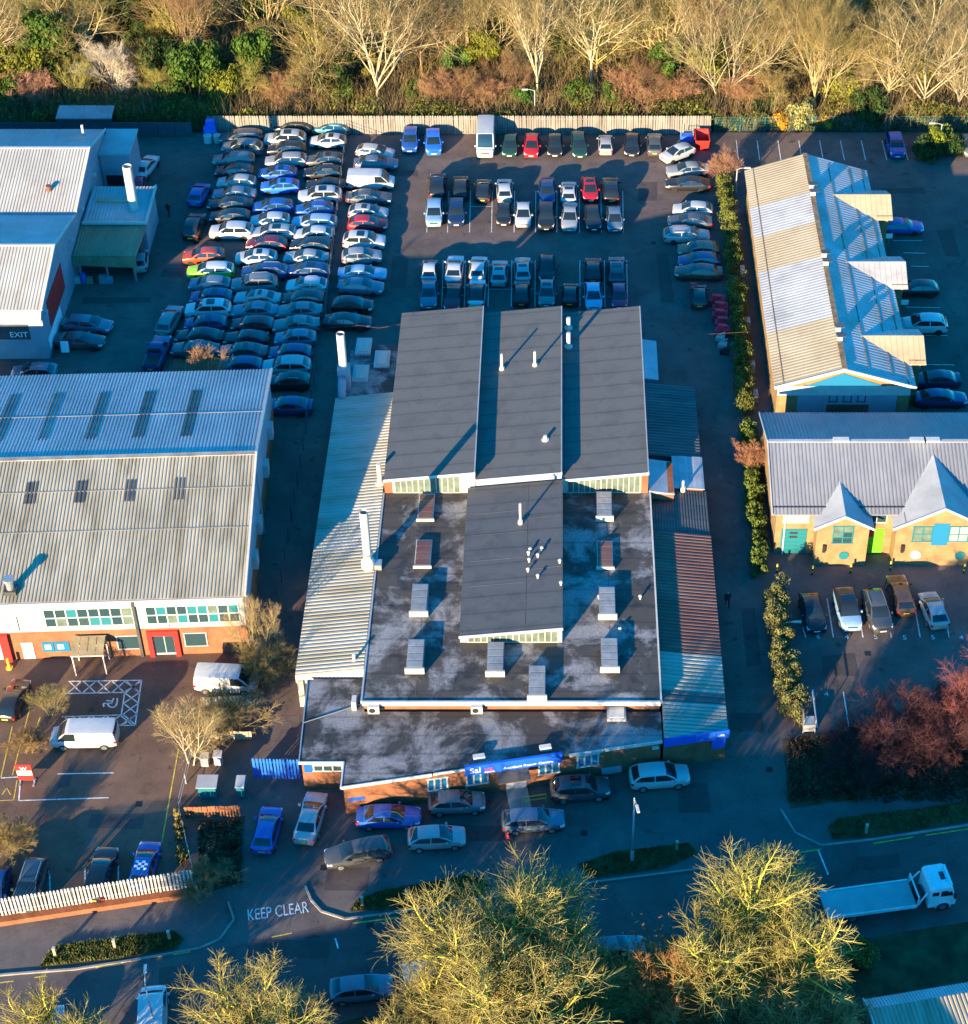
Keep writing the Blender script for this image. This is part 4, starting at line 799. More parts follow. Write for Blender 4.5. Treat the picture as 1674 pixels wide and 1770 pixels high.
for pxa, pya, pxe, wl, wr, wpx in ((1443, 850, 1449, 1408, 1492, (1432, 1462)), (1606, 825, 1618, 1542, 1690, (1570, 1662))):
    zt = 6.0 if pxa < 1500 else 6.9
    yy0 = yf - 1.2; xc = G(pxa, 905, 4.0).x if False else (W(wl, 935, p0, p1)[0] + W(wr, 935, p0, p1)[0]) / 2 + x0 + .4
    hw = (W(wr, 935, p0, p1)[0] - W(wl, 935, p0, p1)[0]) / 2 + .1
    xb_ = yf + (zt - ze) / (zr - ze) * (yr - yf)
    gw = MB().hexa([(xc - hw, yy0), (xc + hw, yy0), (xc + hw, yf + .5), (xc - hw, yf + .5)], 0, 4.6).poly((xc - hw, yy0, 4.6), (xc + hw, yy0, 4.6), (xc, yy0, zt - .2)); build('gable_wall', gw, M['brick_y'], su)
    for s_ in (-1, 1):
        A, B, Cc, D = (xc, yy0 - .35, zt), (xc, xb_ + .3, zt), (xc + s_ * (hw + .35), yf + .4, 4.55), (xc + s_ * (hw + .35), yy0 - .35, 4.55)
        build('gable_roof', MB().slab(A, B, Cc, D, .1).corr(A, D, Cc, B, .35, .03) if False else MB().slab(A, B, Cc, D, .1), M['sh_frost'], su)
        build('gable_trim', MB().bar((xc, yy0 - .4, zt - .02), (xc + s_ * (hw + .4), yy0 - .4, 4.52), .12, .2), M['white'], su)
        build('gable_seam', MB().bar((xc + s_ * hw * .82, yy0 - .3, 4.55 + (zt - 4.55) * .25), (xc + s_ * hw * .82, yf, 4.55 + (zt - 4.55) * .25), .08, .05), M['sh_slate'], su)
    q0_, q1_ = (xc - hw, yy0), (xc + hw, yy0)
    if hw < 3: window(su, q0_, q1_, hw - .85, hw + .85, 2.7, 4.55, 2, 3, 'teal', ['glass', 'glass_green'], .1)
    else:
        window(su, q0_, q1_, hw - 2.4, hw - .75, 2.9, 4.5, 2, 2, 'teal', 'glass_green', .1); window(su, q0_, q1_, hw + .75, hw + 2.4, 2.9, 4.5, 2, 2, 'teal', 'sh_white', .1); wpart(su, 'gable_panel', 'glass_blue', q0_, q1_, hw - .7, hw + .7, 2.4, 4.9, 0, .05)
        q = Vector((xc - 1.9, yy0 - .02, 1.3)); rs_ = build('round_sign', MB().tube([(q.x, yy0 - .02, 1.3), (q.x, yy0 - .1, 1.3)], .45, 20), M['letter'], su); text('lettering', 'CAFE', .27, (q.x - .36, yy0 - .11, 1.2), 0, M['letter_red'], rs_)
    build('porthole', MB().tube([(xc + (.3 if hw < 3 else 2.0), yy0 - .02, 1.2), (xc + (.3 if hw < 3 else 2.0), yy0 - .08, 1.2)], .45, 20), M['teal'], su)
    wpart(su, 'wall_lamp', 'dark', q0_, q1_, .6, .85, 1.7, 2.5, 0, .25)
build('downpipe', MB().cyl((x0 + 1.2, yf + .3), .07, 0, 4.8, 8), M['white'], su)
q_ = sw(1362, 932)[0]; o4, a4, n4, _ = fr(p0, p1)
for k in range(2): wpart(d1, 'print_panel', 'letter_dark', p0, p1, q_ + .1, q_ + .8, 2.35 - .45 * k, 2.6 - .45 * k, .085, .1)

# ---------------------------------------------------------------- corner roof, bottom right
cr = thing('corner_building', 'ribbed metal roof of a building at the bottom right corner', 'building', G(1640, 1850))
K = Fr(tuple(G(1500, 1742, 4.2))[:2], .19)
build('wall', MB().hexa([K.xy(.3, -9.5), K.xy(16, -9.5), K.xy(16, .4), K.xy(.3, .4)], 0, 3.9), M['wall_grey'], cr)
build('roof_back', MB().corr(K(0, -.3, 4.45), K(17, -.3, 4.45), K(17, .8, 4.0), K(0, .8, 4.0), .22, .05), M['sh_grey'], cr)
build('roof_front', MB().corr(K(0, -10, 3.4), K(17, -10, 3.4), K(17, -.3, 4.45), K(0, -.3, 4.45), .3, .07).slab(K(0, -10, 3.38), K(17, -10, 3.38), K(17, -.3, 4.42), K(0, -.3, 4.42), .1), M['sh_left'], cr)
build('gable_trim', MB().bar(K(-.05, -10, 3.4), K(-.05, -.3, 4.5), .12, .3).bar(K(-.05, -.3, 4.5), K(-.05, .8, 4.0), .12, .3), M['white'], cr)
# ---------------------------------------------------------------- unseen building added across the road, out of the frame, to shade the right end of the forecourt
# ================================================================ VEHICLES
def paintmat(name, rough, metal, coat):
    m, n, l, b = newmat(name); oi = n.new('ShaderNodeObjectInfo')
    f = noise(n, l, pos(n, l), 1.3, 4); r = ramp(n, [(.3, (.86, .85, .84, 1)), (.7, (1.03, 1.03, 1.03, 1))]); l.new(f, r.inputs[0])
    l.new(mix(n, l, .8, oi.outputs['Color'], r.outputs[0], 'MULTIPLY'), b.inputs['Base Color'])
    b.inputs['Roughness'].default_value = rough; b.inputs['Metallic'].default_value = metal; b.inputs['Coat Weight'].default_value = coat; b.inputs['Coat Roughness'].default_value = .08
    return m
M['paint'] = paintmat('car_paint', .38, .15, .5)
M['carglass'] = plain('car_glass', (.012, .020, .024), .06, spec=.9)
M['tyre'] = plain('tyre_rubber', (.015, .015, .016), .8)
M['rim'] = plain('alloy_rim', (.38, .38, .39), .35, .7)
M['lamp'] = plain('headlamp_lens', (.72, .74, .76), .12, spec=.8)
M['tail'] = plain('tail_lamp', (.42, .015, .02), .2, spec=.7)
M['plate_y'] = plain('plate_yellow', (.75, .48, .04), .5); M['plate_w'] = plain('plate_white', (.78, .78, .74), .5)
M['trim'] = plain('car_trim', (.018, .018, .02), .55)
M['roofglass'] = plain('sunroof_glass', (.008, .010, .013), .08, spec=.9)
M['chrome'] = plain('rail_silver', (.5, .5, .5), .3, .8)
KINDS = {  # L W H belt cowl_x roof_front roof_rear rear_base hood_z tail_z wheelbase wheel_r
    'hatchback': (4.12, 1.80, 1.48, .97, 1.14, .22, -1.28, -1.97, .84, .92, 2.55, .31),
    'saloon':    (4.68, 1.83, 1.45, .97, 1.18, .22, -1.00, -1.82, .82, 1.0, 2.75, .32),
    'estate':    (4.64, 1.83, 1.49, .97, 1.22, .32, -1.66, -2.25, .82, .95, 2.70, .32),
    'sports utility car': (4.45, 1.88, 1.68, 1.08, 1.22, .42, -1.52, -2.14, .97, 1.04, 2.65, .35),
    'small hatchback': (3.62, 1.66, 1.50, .95, 1.10, .32, -1.18, -1.74, .84, .92, 2.35, .29),
    'coupe':     (4.30, 1.80, 1.37, .90, .85, .10, -.75, -1.75, .76, .96, 2.60, .32),
    'van':       (5.00, 1.96, 1.98, 1.08, 1.95, 1.22, -2.36, -2.45, .98, 1.0, 3.05, .33),
    'camper':    (5.60, 2.10, 2.75, 1.15, 2.15, 1.55, -2.62, -2.74, 1.05, 1.0, 3.5, .34),
    'pickup truck': (5.20, 1.88, 1.76, 1.08, 1.15, .60, -.55, -.72, .98, 1.05, 3.1, .37),
}
def car_meshes(kind):
    Ln, Wd, Ht, zb, cx, rf, rr, rb, hz, tz, wbs, wr = KINDS[kind]
    h2 = Ln / 2; hw0 = Wd / 2; parts = []
    hwf = lambda x: hw0 * (1 - .20 * abs(x / h2) ** 4.5 - (.10 if abs(x) > h2 - .02 else 0))
    def ztop(x):
        if x > cx: return hz - .02 + (zb - hz + .02) * max(0, 1 - (x - cx) / (h2 - cx)) ** .8 - (.10 * max(0, (x - h2 + .35) / .35) ** 2)
        if x < rb: return tz - .05 * ((rb - x) / max(.05, h2 + rb)) ** 2 - (.08 if x < -h2 + .05 else 0)
        return zb
    xs = sorted(set([-h2, -h2 + .06, -h2 + .25, -h2 + .6, rb, rb + .3, -.6, 0, .5, cx, cx + .25, (cx + h2) / 2, h2 - .45, h2 - .2, h2 - .05, h2]))
    mb = MB(); ring = []
    for x in xs:
        w_ = hwf(x); z = ztop(x); end = abs(x) > h2 - .02
        lo = .42 if end else (.30 if abs(x) > h2 - .1 else .24)
        half = [(w_ * .88, lo), (w_ * .99, lo + .14), (w_, (lo + z) / 2), (w_ * .985, z - .14), (w_ * .93, z - .03), (w_ * .72, z + .015), (w_ * .3, z + .035)]
        pts = [(x, y, q) for y, q in half] + [(x, -y, q) for y, q in half[::-1]]
        ring.append(len(mb.v)); mb.v += pts
    k = 14
    for a, b in zip(ring[:-1], ring[1:]):
        for i in range(k):
            j = (i + 1) % k; mb.f.append((a + i, b + i, b + j, a + j))
    mb.f.append(tuple(ring[0] + i for i in range(k))); mb.f.append(tuple(ring[-1] + i for i in range(k - 1, -1, -1)))
    parts.append(('body', mb, 'paint', True))
    # greenhouse
    boxy = kind in ('van', 'camper')
    wbt = hw0 * .925; wt = hw0 * (.86 if boxy else .675 if kind != 'sports utility car' else .74)
    prof = [(cx + .04, zb), ((cx + rf) / 2 + .04, zb + (Ht - zb) * .56), (rf, Ht - (.09 if not boxy else .05)), (rf - .3, Ht - .025), ((rf + rr) / 2, Ht), (rr + .25, Ht - .05 if not boxy else Ht), (rr, Ht - .115 if not boxy else Ht - .04), ((rr + rb) / 2 - .02, zb + (Ht - zb) * .52), (rb - .03, zb)]
    wz = lambda z: wbt + (wt - wbt) * ((z - zb) / (Ht - zb)) ** (1.0 if not boxy else 1.2)
    cb = MB(); rows = []
    fr_ = (-1, -.92, -.5, 0, .5, .92, 1)
    for x, z in prof:
        w_ = wz(z); rows.append(len(cb.v))
        for t in fr_: cb.v.append((x - .04 * t * t * (1 if x > 0 else -1), w_ * t, z - .035 * t * t * t * t + .01))
    for a, b in zip(rows[:-1], rows[1:]):
        for i in range(6): cb.f.append((a + i, a + i + 1, b + i + 1, b + i))
    n0 = len(rows)
    cb.f.append(tuple(r for r in rows)); cb.f.append(tuple(r + 6 for r in rows[::-1]))
    parts.append(('cabin', cb, 'paint', False))
    def strip(i0, i1, t0, t1, ws=.86, lift=.012):
        """glass panel following the greenhouse between profile points i0, i1"""
        m = MB(); seg = prof[i0:i1 + 1]; st = []; n = 4
        for s in range(n + 1):
            t = t0 + (t1 - t0) * s / n; u = t * (len(seg) - 1); a = min(int(u), len(seg) - 2); f = u - a
            x = seg[a][0] + (seg[a + 1][0] - seg[a][0]) * f; z = seg[a][1] + (seg[a + 1][1] - seg[a][1]) * f
            dx, dz = seg[a + 1][0] - seg[a][0], seg[a + 1][1] - seg[a][1]; q = math.hypot(dx, dz); nx, nz = -dz / q, dx / q
            if nz < 0: nx, nz = -nx, -nz
            w_ = wz(z); st.append(len(m.v))
            for v in (-1, -.5, 0, .5, 1):
                t_ = v * ws; m.v.append((x - .04 * t_ * t_ * (1 if x > 0 else -1) + nx * lift, w_ * t_, z - .035 * t_ ** 4 + .01 + nz * lift))
        for a, b in zip(st[:-1], st[1:]):
            for i in range(4): m.f.append((a + i, a + i + 1, b + i + 1, b + i))
        return m
    parts.append(('windscreen', strip(0, 2, .04, .97, .88), 'carglass', True))
    if kind not in ('camper',): parts.append(('rear_window', strip(6, 8, .08, .80 if not boxy else .6, .84), 'carglass', True))
    z0, z1 = zb + .03, Ht - .10
    xf = lambda z: cx + .04 + (rf - cx) * ((z - zb) / (Ht - .06 - zb)) - .10
    xr = lambda z: rb + (rr - rb) * ((z - zb) / (Ht - .06 - zb)) + .13
    bp = (rf + rr) / 2 + .12 if not boxy else rf - .75
    for sd in (1, -1):
        m = MB()
        cells = [(xf, lambda z: bp + .04)] + ([(lambda z: bp - .05, xr)] if not boxy and kind != 'pickup truck' else [])
        for fa, fb in cells:
            q = []
            for z, fx in ((z0, fa), (z1, fa), (z1 - (.03 if fb is xr else 0), fb), (z0 + (.07 if fb is xr else 0), fb)): q.append((fx(z), sd * (wz(z) + .010), z))
            m.poly(*q)
        parts.append(('side_window', m, 'carglass', False))
    for sx in (1, -1):
        for sd in (1, -1):
            y = sd * (hw0 - .10); m = MB().tube([(sx * wbs / 2, y - sd * .10, wr), (sx * wbs / 2, y + sd * .09, wr), (sx * wbs / 2, y + sd * .112, wr)], [wr, wr, wr * .9], 14)
            parts.append(('wheel', m, 'tyre', False))
            parts.append(('>rim', MB().tube([(sx * wbs / 2, y + sd * .10, wr), (sx * wbs / 2, y + sd * .122, wr)], [wr * .66, wr * .6], 12), 'rim', False))
    for sd in (1, -1):
        x = h2 - .16; parts.append(('headlight', MB().hexa([(x - .22, sd * hw0 * .86 - .05), (x + .10, sd * hw0 * .66 - .16), (x + .10, sd * hw0 * .66 + .14), (x - .22, sd * hw0 * .86 + .04)], hz - .22, [hz - .02, hz - .07, hz - .07, hz - .02]), 'lamp', False))
        parts.append(('tail_light', MB().box(-h2 - .0 + .02, -h2 + .22, sd * hw0 * .72 - .15, sd * hw0 * .72 + .15, tz - .28, tz - .07), 'tail', False))
        parts.append(('mirror', MB().hexa([(cx - .48, sd * (hw0 - .02) - (.0 if sd > 0 else .2)), (cx - .33, sd * (hw0 - .02) - (.0 if sd > 0 else .17)), (cx - .33, sd * (hw0 - .02) + (.17 if sd > 0 else .0)), (cx - .48, sd * (hw0 - .02) + (.2 if sd > 0 else .0))], zb - .02, zb + .14), 'paint', False))
    parts.append(('number_plate', MB().box(-h2 - .015, -h2 + .05, -.26, .26, .60, .72), 'plate_y', False))
    parts.append(('number_plate', MB().box(h2 - .05, h2 + .015, -.26, .26, .46, .57), 'plate_w', False))
    parts.append(('lower_trim', MB().box(-h2 + .25, h2 - .25, -hw0 * .86, hw0 * .86, .17, .30), 'trim', False))
    parts.append(('grille', MB().box(h2 - .1, h2 + .008, -hw0 * .45, hw0 * .45, hz - .26, hz - .13), 'trim', False))
    x_s = strip(3, 5, .02, .62, .72, .012); parts.append(('*sunroof', x_s, 'roofglass', True))
    for sd in (1, -1):
        rail = MB().tube([(rf - .25, sd * wt * .93, Ht - .02), (rf - .35, sd * wt * .93, Ht + .035), (rr + .35, sd * wt * .93, Ht + .03), (rr + .2, sd * wt * .93, Ht - .04)], .022, 5)
        parts.append(('*roof_rail', rail, 'chrome', False))
    if kind == 'pickup truck': parts.append(('load_bed', MB().box(-h2 + .12, rb - .12, -hw0 * .74, hw0 * .74, tz - .02, tz + .05), 'trim', False))
    out = []
    for nm, m, mt, sm in parts:
        me = bpy.data.meshes.new(nm.strip('>*')); me.from_pydata(m.v, [], m.f); bm = bmesh.new(); bm.from_mesh(me); bmesh.ops.recalc_face_normals(bm, faces=bm.faces)
        if nm in ('windscreen', 'rear_window', 'side_window', '*sunroof'):
            for f in bm.faces:
                if f.normal.z < 0: f.normal_flip()
        bm.to_mesh(me); bm.free()
        if sm: me.polygons.foreach_set('use_smooth', [True] * len(me.polygons))
        if nm in ('cabin', 'body'): me.polygons.foreach_set('use_smooth', [True] * len(me.polygons)); me.set_sharp_from_angle(angle=R(38))
        me.materials.append(M[mt]); out.append((nm, me))
    return out
CM = {k: car_meshes(k) for k in KINDS}
PAINT = {'white': (.52, .52, .52), 'silver': (.34, .35, .36), 'grey': (.17, .18, .19), 'dark grey': (.075, .08, .088), 'black': (.016, .017, .02), 'blue': (.012, .09, .36), 'bright blue': (.02, .16, .72),
         'navy': (.010, .028, .085), 'light blue': (.26, .42, .58), 'red': (.50, .012, .02), 'dark red': (.19, .012, .022), 'orange red': (.55, .06, .015), 'lime green': (.36, .68, .02), 'teal': (.015, .19, .24),
         'dark green': (.012, .055, .045), 'pink red': (.52, .03, .09), 'brown': (.11, .062, .04), 'bronze': (.17, .10, .055), 'dark blue': (.012, .045, .16), 'blue grey': (.11, .16, .22), 'pale grey': (.30, .31, .32)}
NCAR = [0]
def car(kind, colr, px, py, head, label, group, z=.72, extras='', big=False):
    """place a car; (px, py) is the middle of its body in the photo, head its heading in degrees (0 = nose right, 90 = nose away)"""
    p = G(px, py, z); rnd = random.Random(NCAR[0] * 13 + 5); NCAR[0] += 1
    nm = {'van': 'van', 'camper': 'camper_van', 'pickup truck': 'pickup_truck'}.get(kind, 'parked_car')
    cat = {'van': 'van', 'camper': 'van', 'pickup truck': 'pickup'}.get(kind, 'car')
    t = thing(nm, label, cat, (p.x, p.y, .018), group); t.rotation_euler.z = R(head + rnd.uniform(-1.5, 1.5)); s = rnd.uniform(1.03, 1.1); t.scale = (s, rnd.uniform(1.0, 1.05), rnd.uniform(.97, 1.04))
    c = PAINT[colr]; j = rnd.uniform(.92, 1.08); col = tuple(min(1, x * j) for x in c) + (1,); last = None
    for nm_, me in CM[kind]:
        if nm_ == '*sunroof':
            if 's' not in extras: continue
        if nm_ == '*roof_rail':
            if 'r' not in extras: continue
        if nm_ == '>rim':
            if not big: continue
            o = link(bpy.data.objects.new('rim', me)); o.parent = last; continue
        o = link(bpy.data.objects.new(nm_.strip('*'), me)); o.parent = t; o.color = col; last = o
        if nm_ == 'cabin' and 'b' in extras: o.color = (.015, .015, .017, 1)
        if nm_ == 'cabin' and 'w' in extras: o.color = (.6, .6, .6, 1)
    return t
KD = {'h': 'hatchback', 's': 'saloon', 'e': 'estate', 'u': 'sports utility car', 'c': 'small hatchback', 'p': 'coupe', 'v': 'van', 'k': 'pickup truck', 'm': 'camper'}
# --- storage yard at left: three columns parked nose-left, listed from the back fence forwards
def yard(zx, zy, oy): return 220 + zx / 3.986, oy + zy / 3.986
colA = [(785, 265, 170, 'dark grey', 'e'), (795, 340, 170, 'grey', 'u'), (735, 420, 170, 'grey', 'e'), (740, 500, 170, 'black', 'h'), (755, 577, 170, 'silver', 'h'), (740, 657, 170, 'blue grey', 's'), (712, 727, 170, 'black', 's'), (710, 812, 170, 'black', 'h'),
        (720, 915, 170, 'white', 'u'), (575, 270, 400, 'lime green', 'e'), (570, 362, 400, 'blue grey', 'h'), (580, 450, 400, 'dark blue', 'h'), (560, 540, 400, 'white', 'u'), (540, 632, 400, 'dark blue', 'h'), (500, 722, 400, 'black', 's'), (470, 810, 400, 'dark grey', 's')]
colB = [(1145, 205, 170, 'black', 'u'), (1090, 280, 170, 'white', 'u'), (1100, 347, 170, 'black', 'h'), (1095, 427, 170, 'pale grey', 'e'), (1040, 515, 170, 'blue', 'h'), (1055, 606, 170, 'bright blue', 'h'), (1005, 747, 170, 'blue', 'h'), (985, 840, 170, 'white', 'h'),
        (1005, 922, 170, 'silver', 'e'), (962, 1002, 170, 'dark red', 'h'), (890, 1095, 170, 'white', 'h'), (950, 275, 400, 'dark blue', 'e'), (880, 366, 400, 'grey', 'u'), (900, 460, 400, 'silver', 's'), (880, 546, 400, 'blue grey', 's'), (865, 640, 400, 'dark red', 'h'), (820, 732, 400, 'dark red', 'p'),
        (800, 827, 400, 'dark grey', 's'), (780, 922, 400, 'dark blue', 'h')]
colC = [(1405, 205, 170, 'teal', 'h'), (1385, 292, 170, 'white', 'h'), (1365, 425, 170, 'dark grey', 'h'), (1350, 512, 170, 'black', 'h'), (1372, 592, 170, 'black', 'p'), (1330, 672, 170, 'white', 'u'), (1290, 762, 170, 'blue', 'h'), (1290, 850, 170, 'light blue', 'e'), (1285, 935, 170, 'white', 'h'),
        (1265, 1012, 170, 'black', 'h'), (1235, 1095, 170, 'pale grey', 's'), (1240, 270, 400, 'dark blue', 'e'), (1240, 370, 400, 'white', 'h'), (1215, 460, 400, 'black', 'h'), (1185, 546, 400, 'grey', 's'), (1165, 642, 400, 'grey', 's'), (1160, 737, 400, 'blue grey', 'h'), (1125, 837, 400, 'dark blue', 'h'),
        (1100, 932, 400, 'silver', 'u'), (1110, 1032, 400, 'black', 'h'), (1110, 1202, 400, 'dark blue', 's')]
for cname, rows_ in (('left', colA), ('middle', colB), ('right', colC)):
    for i, (zx, zy, oy, cl, kd) in enumerate(rows_):
        px, py = yard(zx, zy, oy); ex = {('middle', 1): 's', ('right', 1): 's', ('middle', 10): 's', ('left', 8): '', ('right', 5): 's', ('left', 9): 'w'}.get((cname, i), random.choice(['', '', 's', 'r', '']))
        car(KD[kd], cl, px, py, 180 + random.uniform(-3, 4), f'{cl} {KD[kd]} {ordn(i + 1)} from the fence in the {cname} storage column', 'cars packed in three columns in the storage yard', extras=ex)
sy = 'loose cars in the storage yard'
for px, py, hd, cl, kd, lb in [(252, 288, 78, 'white', 's', 'white saloon beside the white flat roofed annexe'), (344, 335, 84, 'blue', 'h', 'bright blue hatchback standing alone in the storage yard aisle'), (336, 391, 88, 'black', 'u', 'dark estate with yellow rear plate below the lone blue car'),
                               (353, 442, 184, 'orange red', 'h', 'orange red hatchback above the lime green car'), (293, 553, 82, 'grey', 'e', 'dark grey car nose up left of the lower storage column'), (272, 610, 85, 'dark blue', 'k', 'dark pickup beside the bare shrub behind the long pale roof'),
                               (152, 560, -6, 'blue grey', 'e', 'upper of two grey cars parked beside the exit door'), (138, 588, -4, 'dark grey', 's', 'lower of two dark cars parked beside the exit door with sticker'), (239, 318, 100, 'pink red', 'c', 'red car half hidden behind the tall white flue'), (243, 449, 95, 'silver', 'c', 'pale car half hidden by the brown canopy'),
                               (60, 643, 180, 'blue grey', 'h', 'car roof just showing behind the long pale ribbed roof')]:
    car(KD[kd], cl, px, py, hd, lb, sy)
# --- main yard, cars along the left boundary, nose right
def z4(x, y): return 580 + x / 4.924, 190 + y / 4.924
def z6(x, y): return 560 + x / 4.65, 400 + y / 4.65
def z5(x, y): return 900 + x / 4.65, 190 + y / 4.65
def z7(x, y): return 900 + x / 4.185, 400 + y / 4.185
Lc = [(z4(340, 355), 'white', 'h', 'damaged white'), (z4(345, 450), 'blue grey', 's', ''), (z4(300, 590), 'white', 'v', ''), (z4(285, 745), 'dark grey', 's', ''), (z4(280, 872), 'silver', 'h', ''), (z4(275, 968), 'red', 'h', ''), (z6(325, 78), 'white', 'u', ''), (z6(305, 198), 'pale grey', 'h', ''),
      (z6(310, 335), 'light blue', 's', ''), (z6(297, 442), 'blue grey', 's', ''), (z6(230, 592), 'black', 'h', ''), (z6(190, 722), 'black', 's', '')]
for i, (p_, cl, kd, x_) in enumerate(Lc):
    car(KD[kd], cl, p_[0], p_[1], (-14 if i == 0 else 0) + random.uniform(-3, 3), f'{x_ or cl} {KD[kd]} {ordn(i + 1)} from the fence along the left side of the main yard', 'vehicles along the left boundary of the main yard', z=1.0 if kd == 'v' else .72, extras='s' if i in (4, 6) else '')
Bk = [(z4(640, 250), 'blue', 'u', -90, ''), (z4(835, 272), 'bright blue', 'u', -90, ''), (z4(1280, 235), 'white', 'm', -90, ''), (z4(1488, 292), 'dark green', 'h', -90, ''), (z5(92, 280), 'red', 'h', -90, ''), (z5(277, 280), 'black', 'h', -90, ''), (z5(470, 275), 'dark green', 'e', -90, ''), (z5(685, 272), 'silver', 'c', 90, ''),
      (z5(897, 275), 'black', 'h', -90, ''), (z5(1078, 268), 'dark grey', 'h', 90, '')]
for i, (p_, cl, kd, hd, x_) in enumerate(Bk):
    car(KD[kd], cl, p_[0], p_[1], hd + random.uniform(-3, 3), f'{cl} {KD[kd]} {ordn(i + 1)} from the left in the row against the back fence', 'vehicles lined up against the back fence', z=1.3 if kd == 'm' else .75, extras='r' if i < 2 else '')
car('hatchback', 'white', *z5(1262, 345), 215 + 0, 'white hatchback parked askew beside the red skip', 'vehicles lined up against the back fence')
def rowcars(L_, nm, gp):
    for i, (p_, cl, kd, hd, ex) in enumerate(L_):
        car(KD[kd], cl, p_[0], p_[1], hd + random.uniform(-2, 2), f'{cl} {KD[kd]} {ordn(i + 1)} from the left in the {nm}', gp, extras=ex)
rowcars([(z4(870, 645), 'black', 'u', 90, 's'), (z4(1065, 655), 'black', 'h', 90, ''), (z4(1258, 680), 'black', 'h', 90, ''), (z4(1440, 680), 'white', 'h', 90, ''), (z5(215, 645), 'dark blue', 's', -90, ''), (z5(388, 662), 'white', 'h', 90, 's'), (z5(558, 635), 'red', 'h', -90, 's'), (z5(725, 642), 'black', 'u', 90, 's')], 'sunlit upper line mid yard', 'double row in the middle of the main yard')
rowcars([(z4(842, 870), 'light blue', 'u', -90, ''), (z4(1032, 870), 'navy', 'u', -90, ''), (z4(1435, 885), 'black', 'c', -90, ''), (z4(1600, 885), 'white', 'h', -90, ''), (z5(207, 855), 'black', 'u', -90, ''), (z5(397, 855), 'silver', 's', -90, ''), (z5(582, 865), 'black', 'h', -90, ''), (z5(757, 872), 'blue grey', 'h', -90, '')], 'sunlit lower line mid yard', 'double row in the middle of the main yard')
rowcars([(z6(850, 312), 'black', 'c', 90, 'w'), (z6(1050, 302), 'white', 's', 90, ''), (z6(1242, 298), 'white', 'h', 90, ''), (z6(1410, 328), 'silver', 'h', 90, 's'), (z6(1600, 306), 'silver', 'h', 90, 's'), (z7(190, 262), 'black', 'h', -90, ''), (z7(525, 275), 'black', 'h', 90, ''), (z7(695, 284), 'dark grey', 'u', 90, 's')], 'shaded upper line behind workshop', 'double row behind the workshop')
rowcars([(z6(845, 488), 'blue grey', 's', -90, ''), (z6(1040, 512), 'red', 'p', -90, 'b'), (z6(1230, 490), 'white', 's', 90, 'b'), (z6(1590, 492), 'black', 'h', 90, ''), (z7(190, 440), 'grey', 'h', -90, 's'), (z7(360, 452), 'black', 'c', 90, ''), (z7(527, 462), 'light blue', 'h', -90, ''), (z7(712, 462), 'pink red', 'c', -90, '')], 'shaded lower line behind workshop', 'double row behind the workshop')
for i, (p_, cl, kd, hd) in enumerate([(z5(1345, 480), 'pale grey', 's', 187), (z5(1345, 592), 'black', 's', 180), (z5(1385, 800), 'white', 'h', 175), (z5(1362, 895), 'dark grey', 's', 178), (z5(1335, 1005), 'silver', 'e', 0), (z7(1288, 128), 'bronze', 'h', 180), (z7(1292, 212), 'dark blue', 'h', 181), (z7(1290, 292), 'brown', 's', 178), (z7(1292, 462), 'dark green', 'c', 90)]):
    car(KD[kd], cl, p_[0], p_[1], hd, f'{cl} {KD[kd]} {ordn(i + 1)} down the right side of the main yard', 'cars along the right boundary of the main yard', extras='r' if i == 4 else '')
# --- forecourt
fg = 'cars on the forecourt'
for px, py, hd, cl, kd, ex, lb in [(462, 1433, 86, 'blue', 'h', '', 'bright blue hatchback nose in below the blue palisade gate'), (537, 1412, 82, 'silver', 's', '', 'silver saloon nose in at the corner of the brick office'), (672, 1411, 2, 'blue', 's', '', 'dark blue saloon parked nearest the left end of the brick front'),
                                   (790, 1386, 4, 'grey', 'h', '', 'pinkish grey hatchback below the left office windows'), (755, 1447, 5, 'silver', 'h', '', 'pale silver hatchback in the lower forecourt row'), (619, 1472, 195, 'dark grey', 'e', '', 'dark grey estate nose left at the lower edge of the forecourt'),
                                   (922, 1417, 4, 'blue grey', 'e', '', 'blue grey estate between the entrance and the road'), (1003, 1363, 6, 'dark grey', 'u', 's', 'dark grey car with black glass roof below the right office windows'), (1140, 1342, 6, 'white', 'u', '', 'white sports utility car at the right end of the forecourt')]:
    car(KD[kd], cl, px, py, hd, lb, fg, extras=ex, big=True)
# --- left car park
lg = 'vehicles in the left car park'
for px, py, hd, cl, kd, z_, lb in [(146, 1268, 180, 'white', 'v', 1.0, 'white van below the hatched disabled bay'), (391, 1173, -2, 'white', 'v', 1.0, 'white van parked by the fence below the brick corner'), (24, 1209, 84, 'black', 'h', .7, 'black car with red tail lamps at the left edge'),
                                   (52, 1528, -92, 'dark grey', 'e', .7, 'dark estate with roof rails behind the pale palisade fence'), (174, 1510, 88, 'black', 'e', .7, 'black car in the middle behind the pale palisade fence'), (250, 1496, 87, 'blue', 'h', .7, 'dark blue car with white roof print behind the pale palisade fence'), (-8, 1540, -90, 'dark blue', 'h', .7, 'dark car cut by the left edge behind the fence')]:
    t = car(KD[kd], cl, px, py, hd, lb, lg, z=z_, extras='r' if px == 52 else '', big=True)
    if px == 250:
        for i_ in range(4):
            for j_ in range(4):
                if (i_ + j_) % 2 == 0:
                    q = link(bpy.data.objects.new('roof_print', bpy.data.meshes.get('rprint') or (lambda m: (m.from_pydata([(-.1, -.12, 0), (.1, -.12, 0), (.1, .12, 0), (-.1, .12, 0)], [], [(0, 1, 2, 3)]), m.materials.append(M['letter']), m)[2])(bpy.data.meshes.new('rprint')))); q.parent = t; q.location = (-.85 + i_ * .2, -.36 + j_ * .24, 1.497)
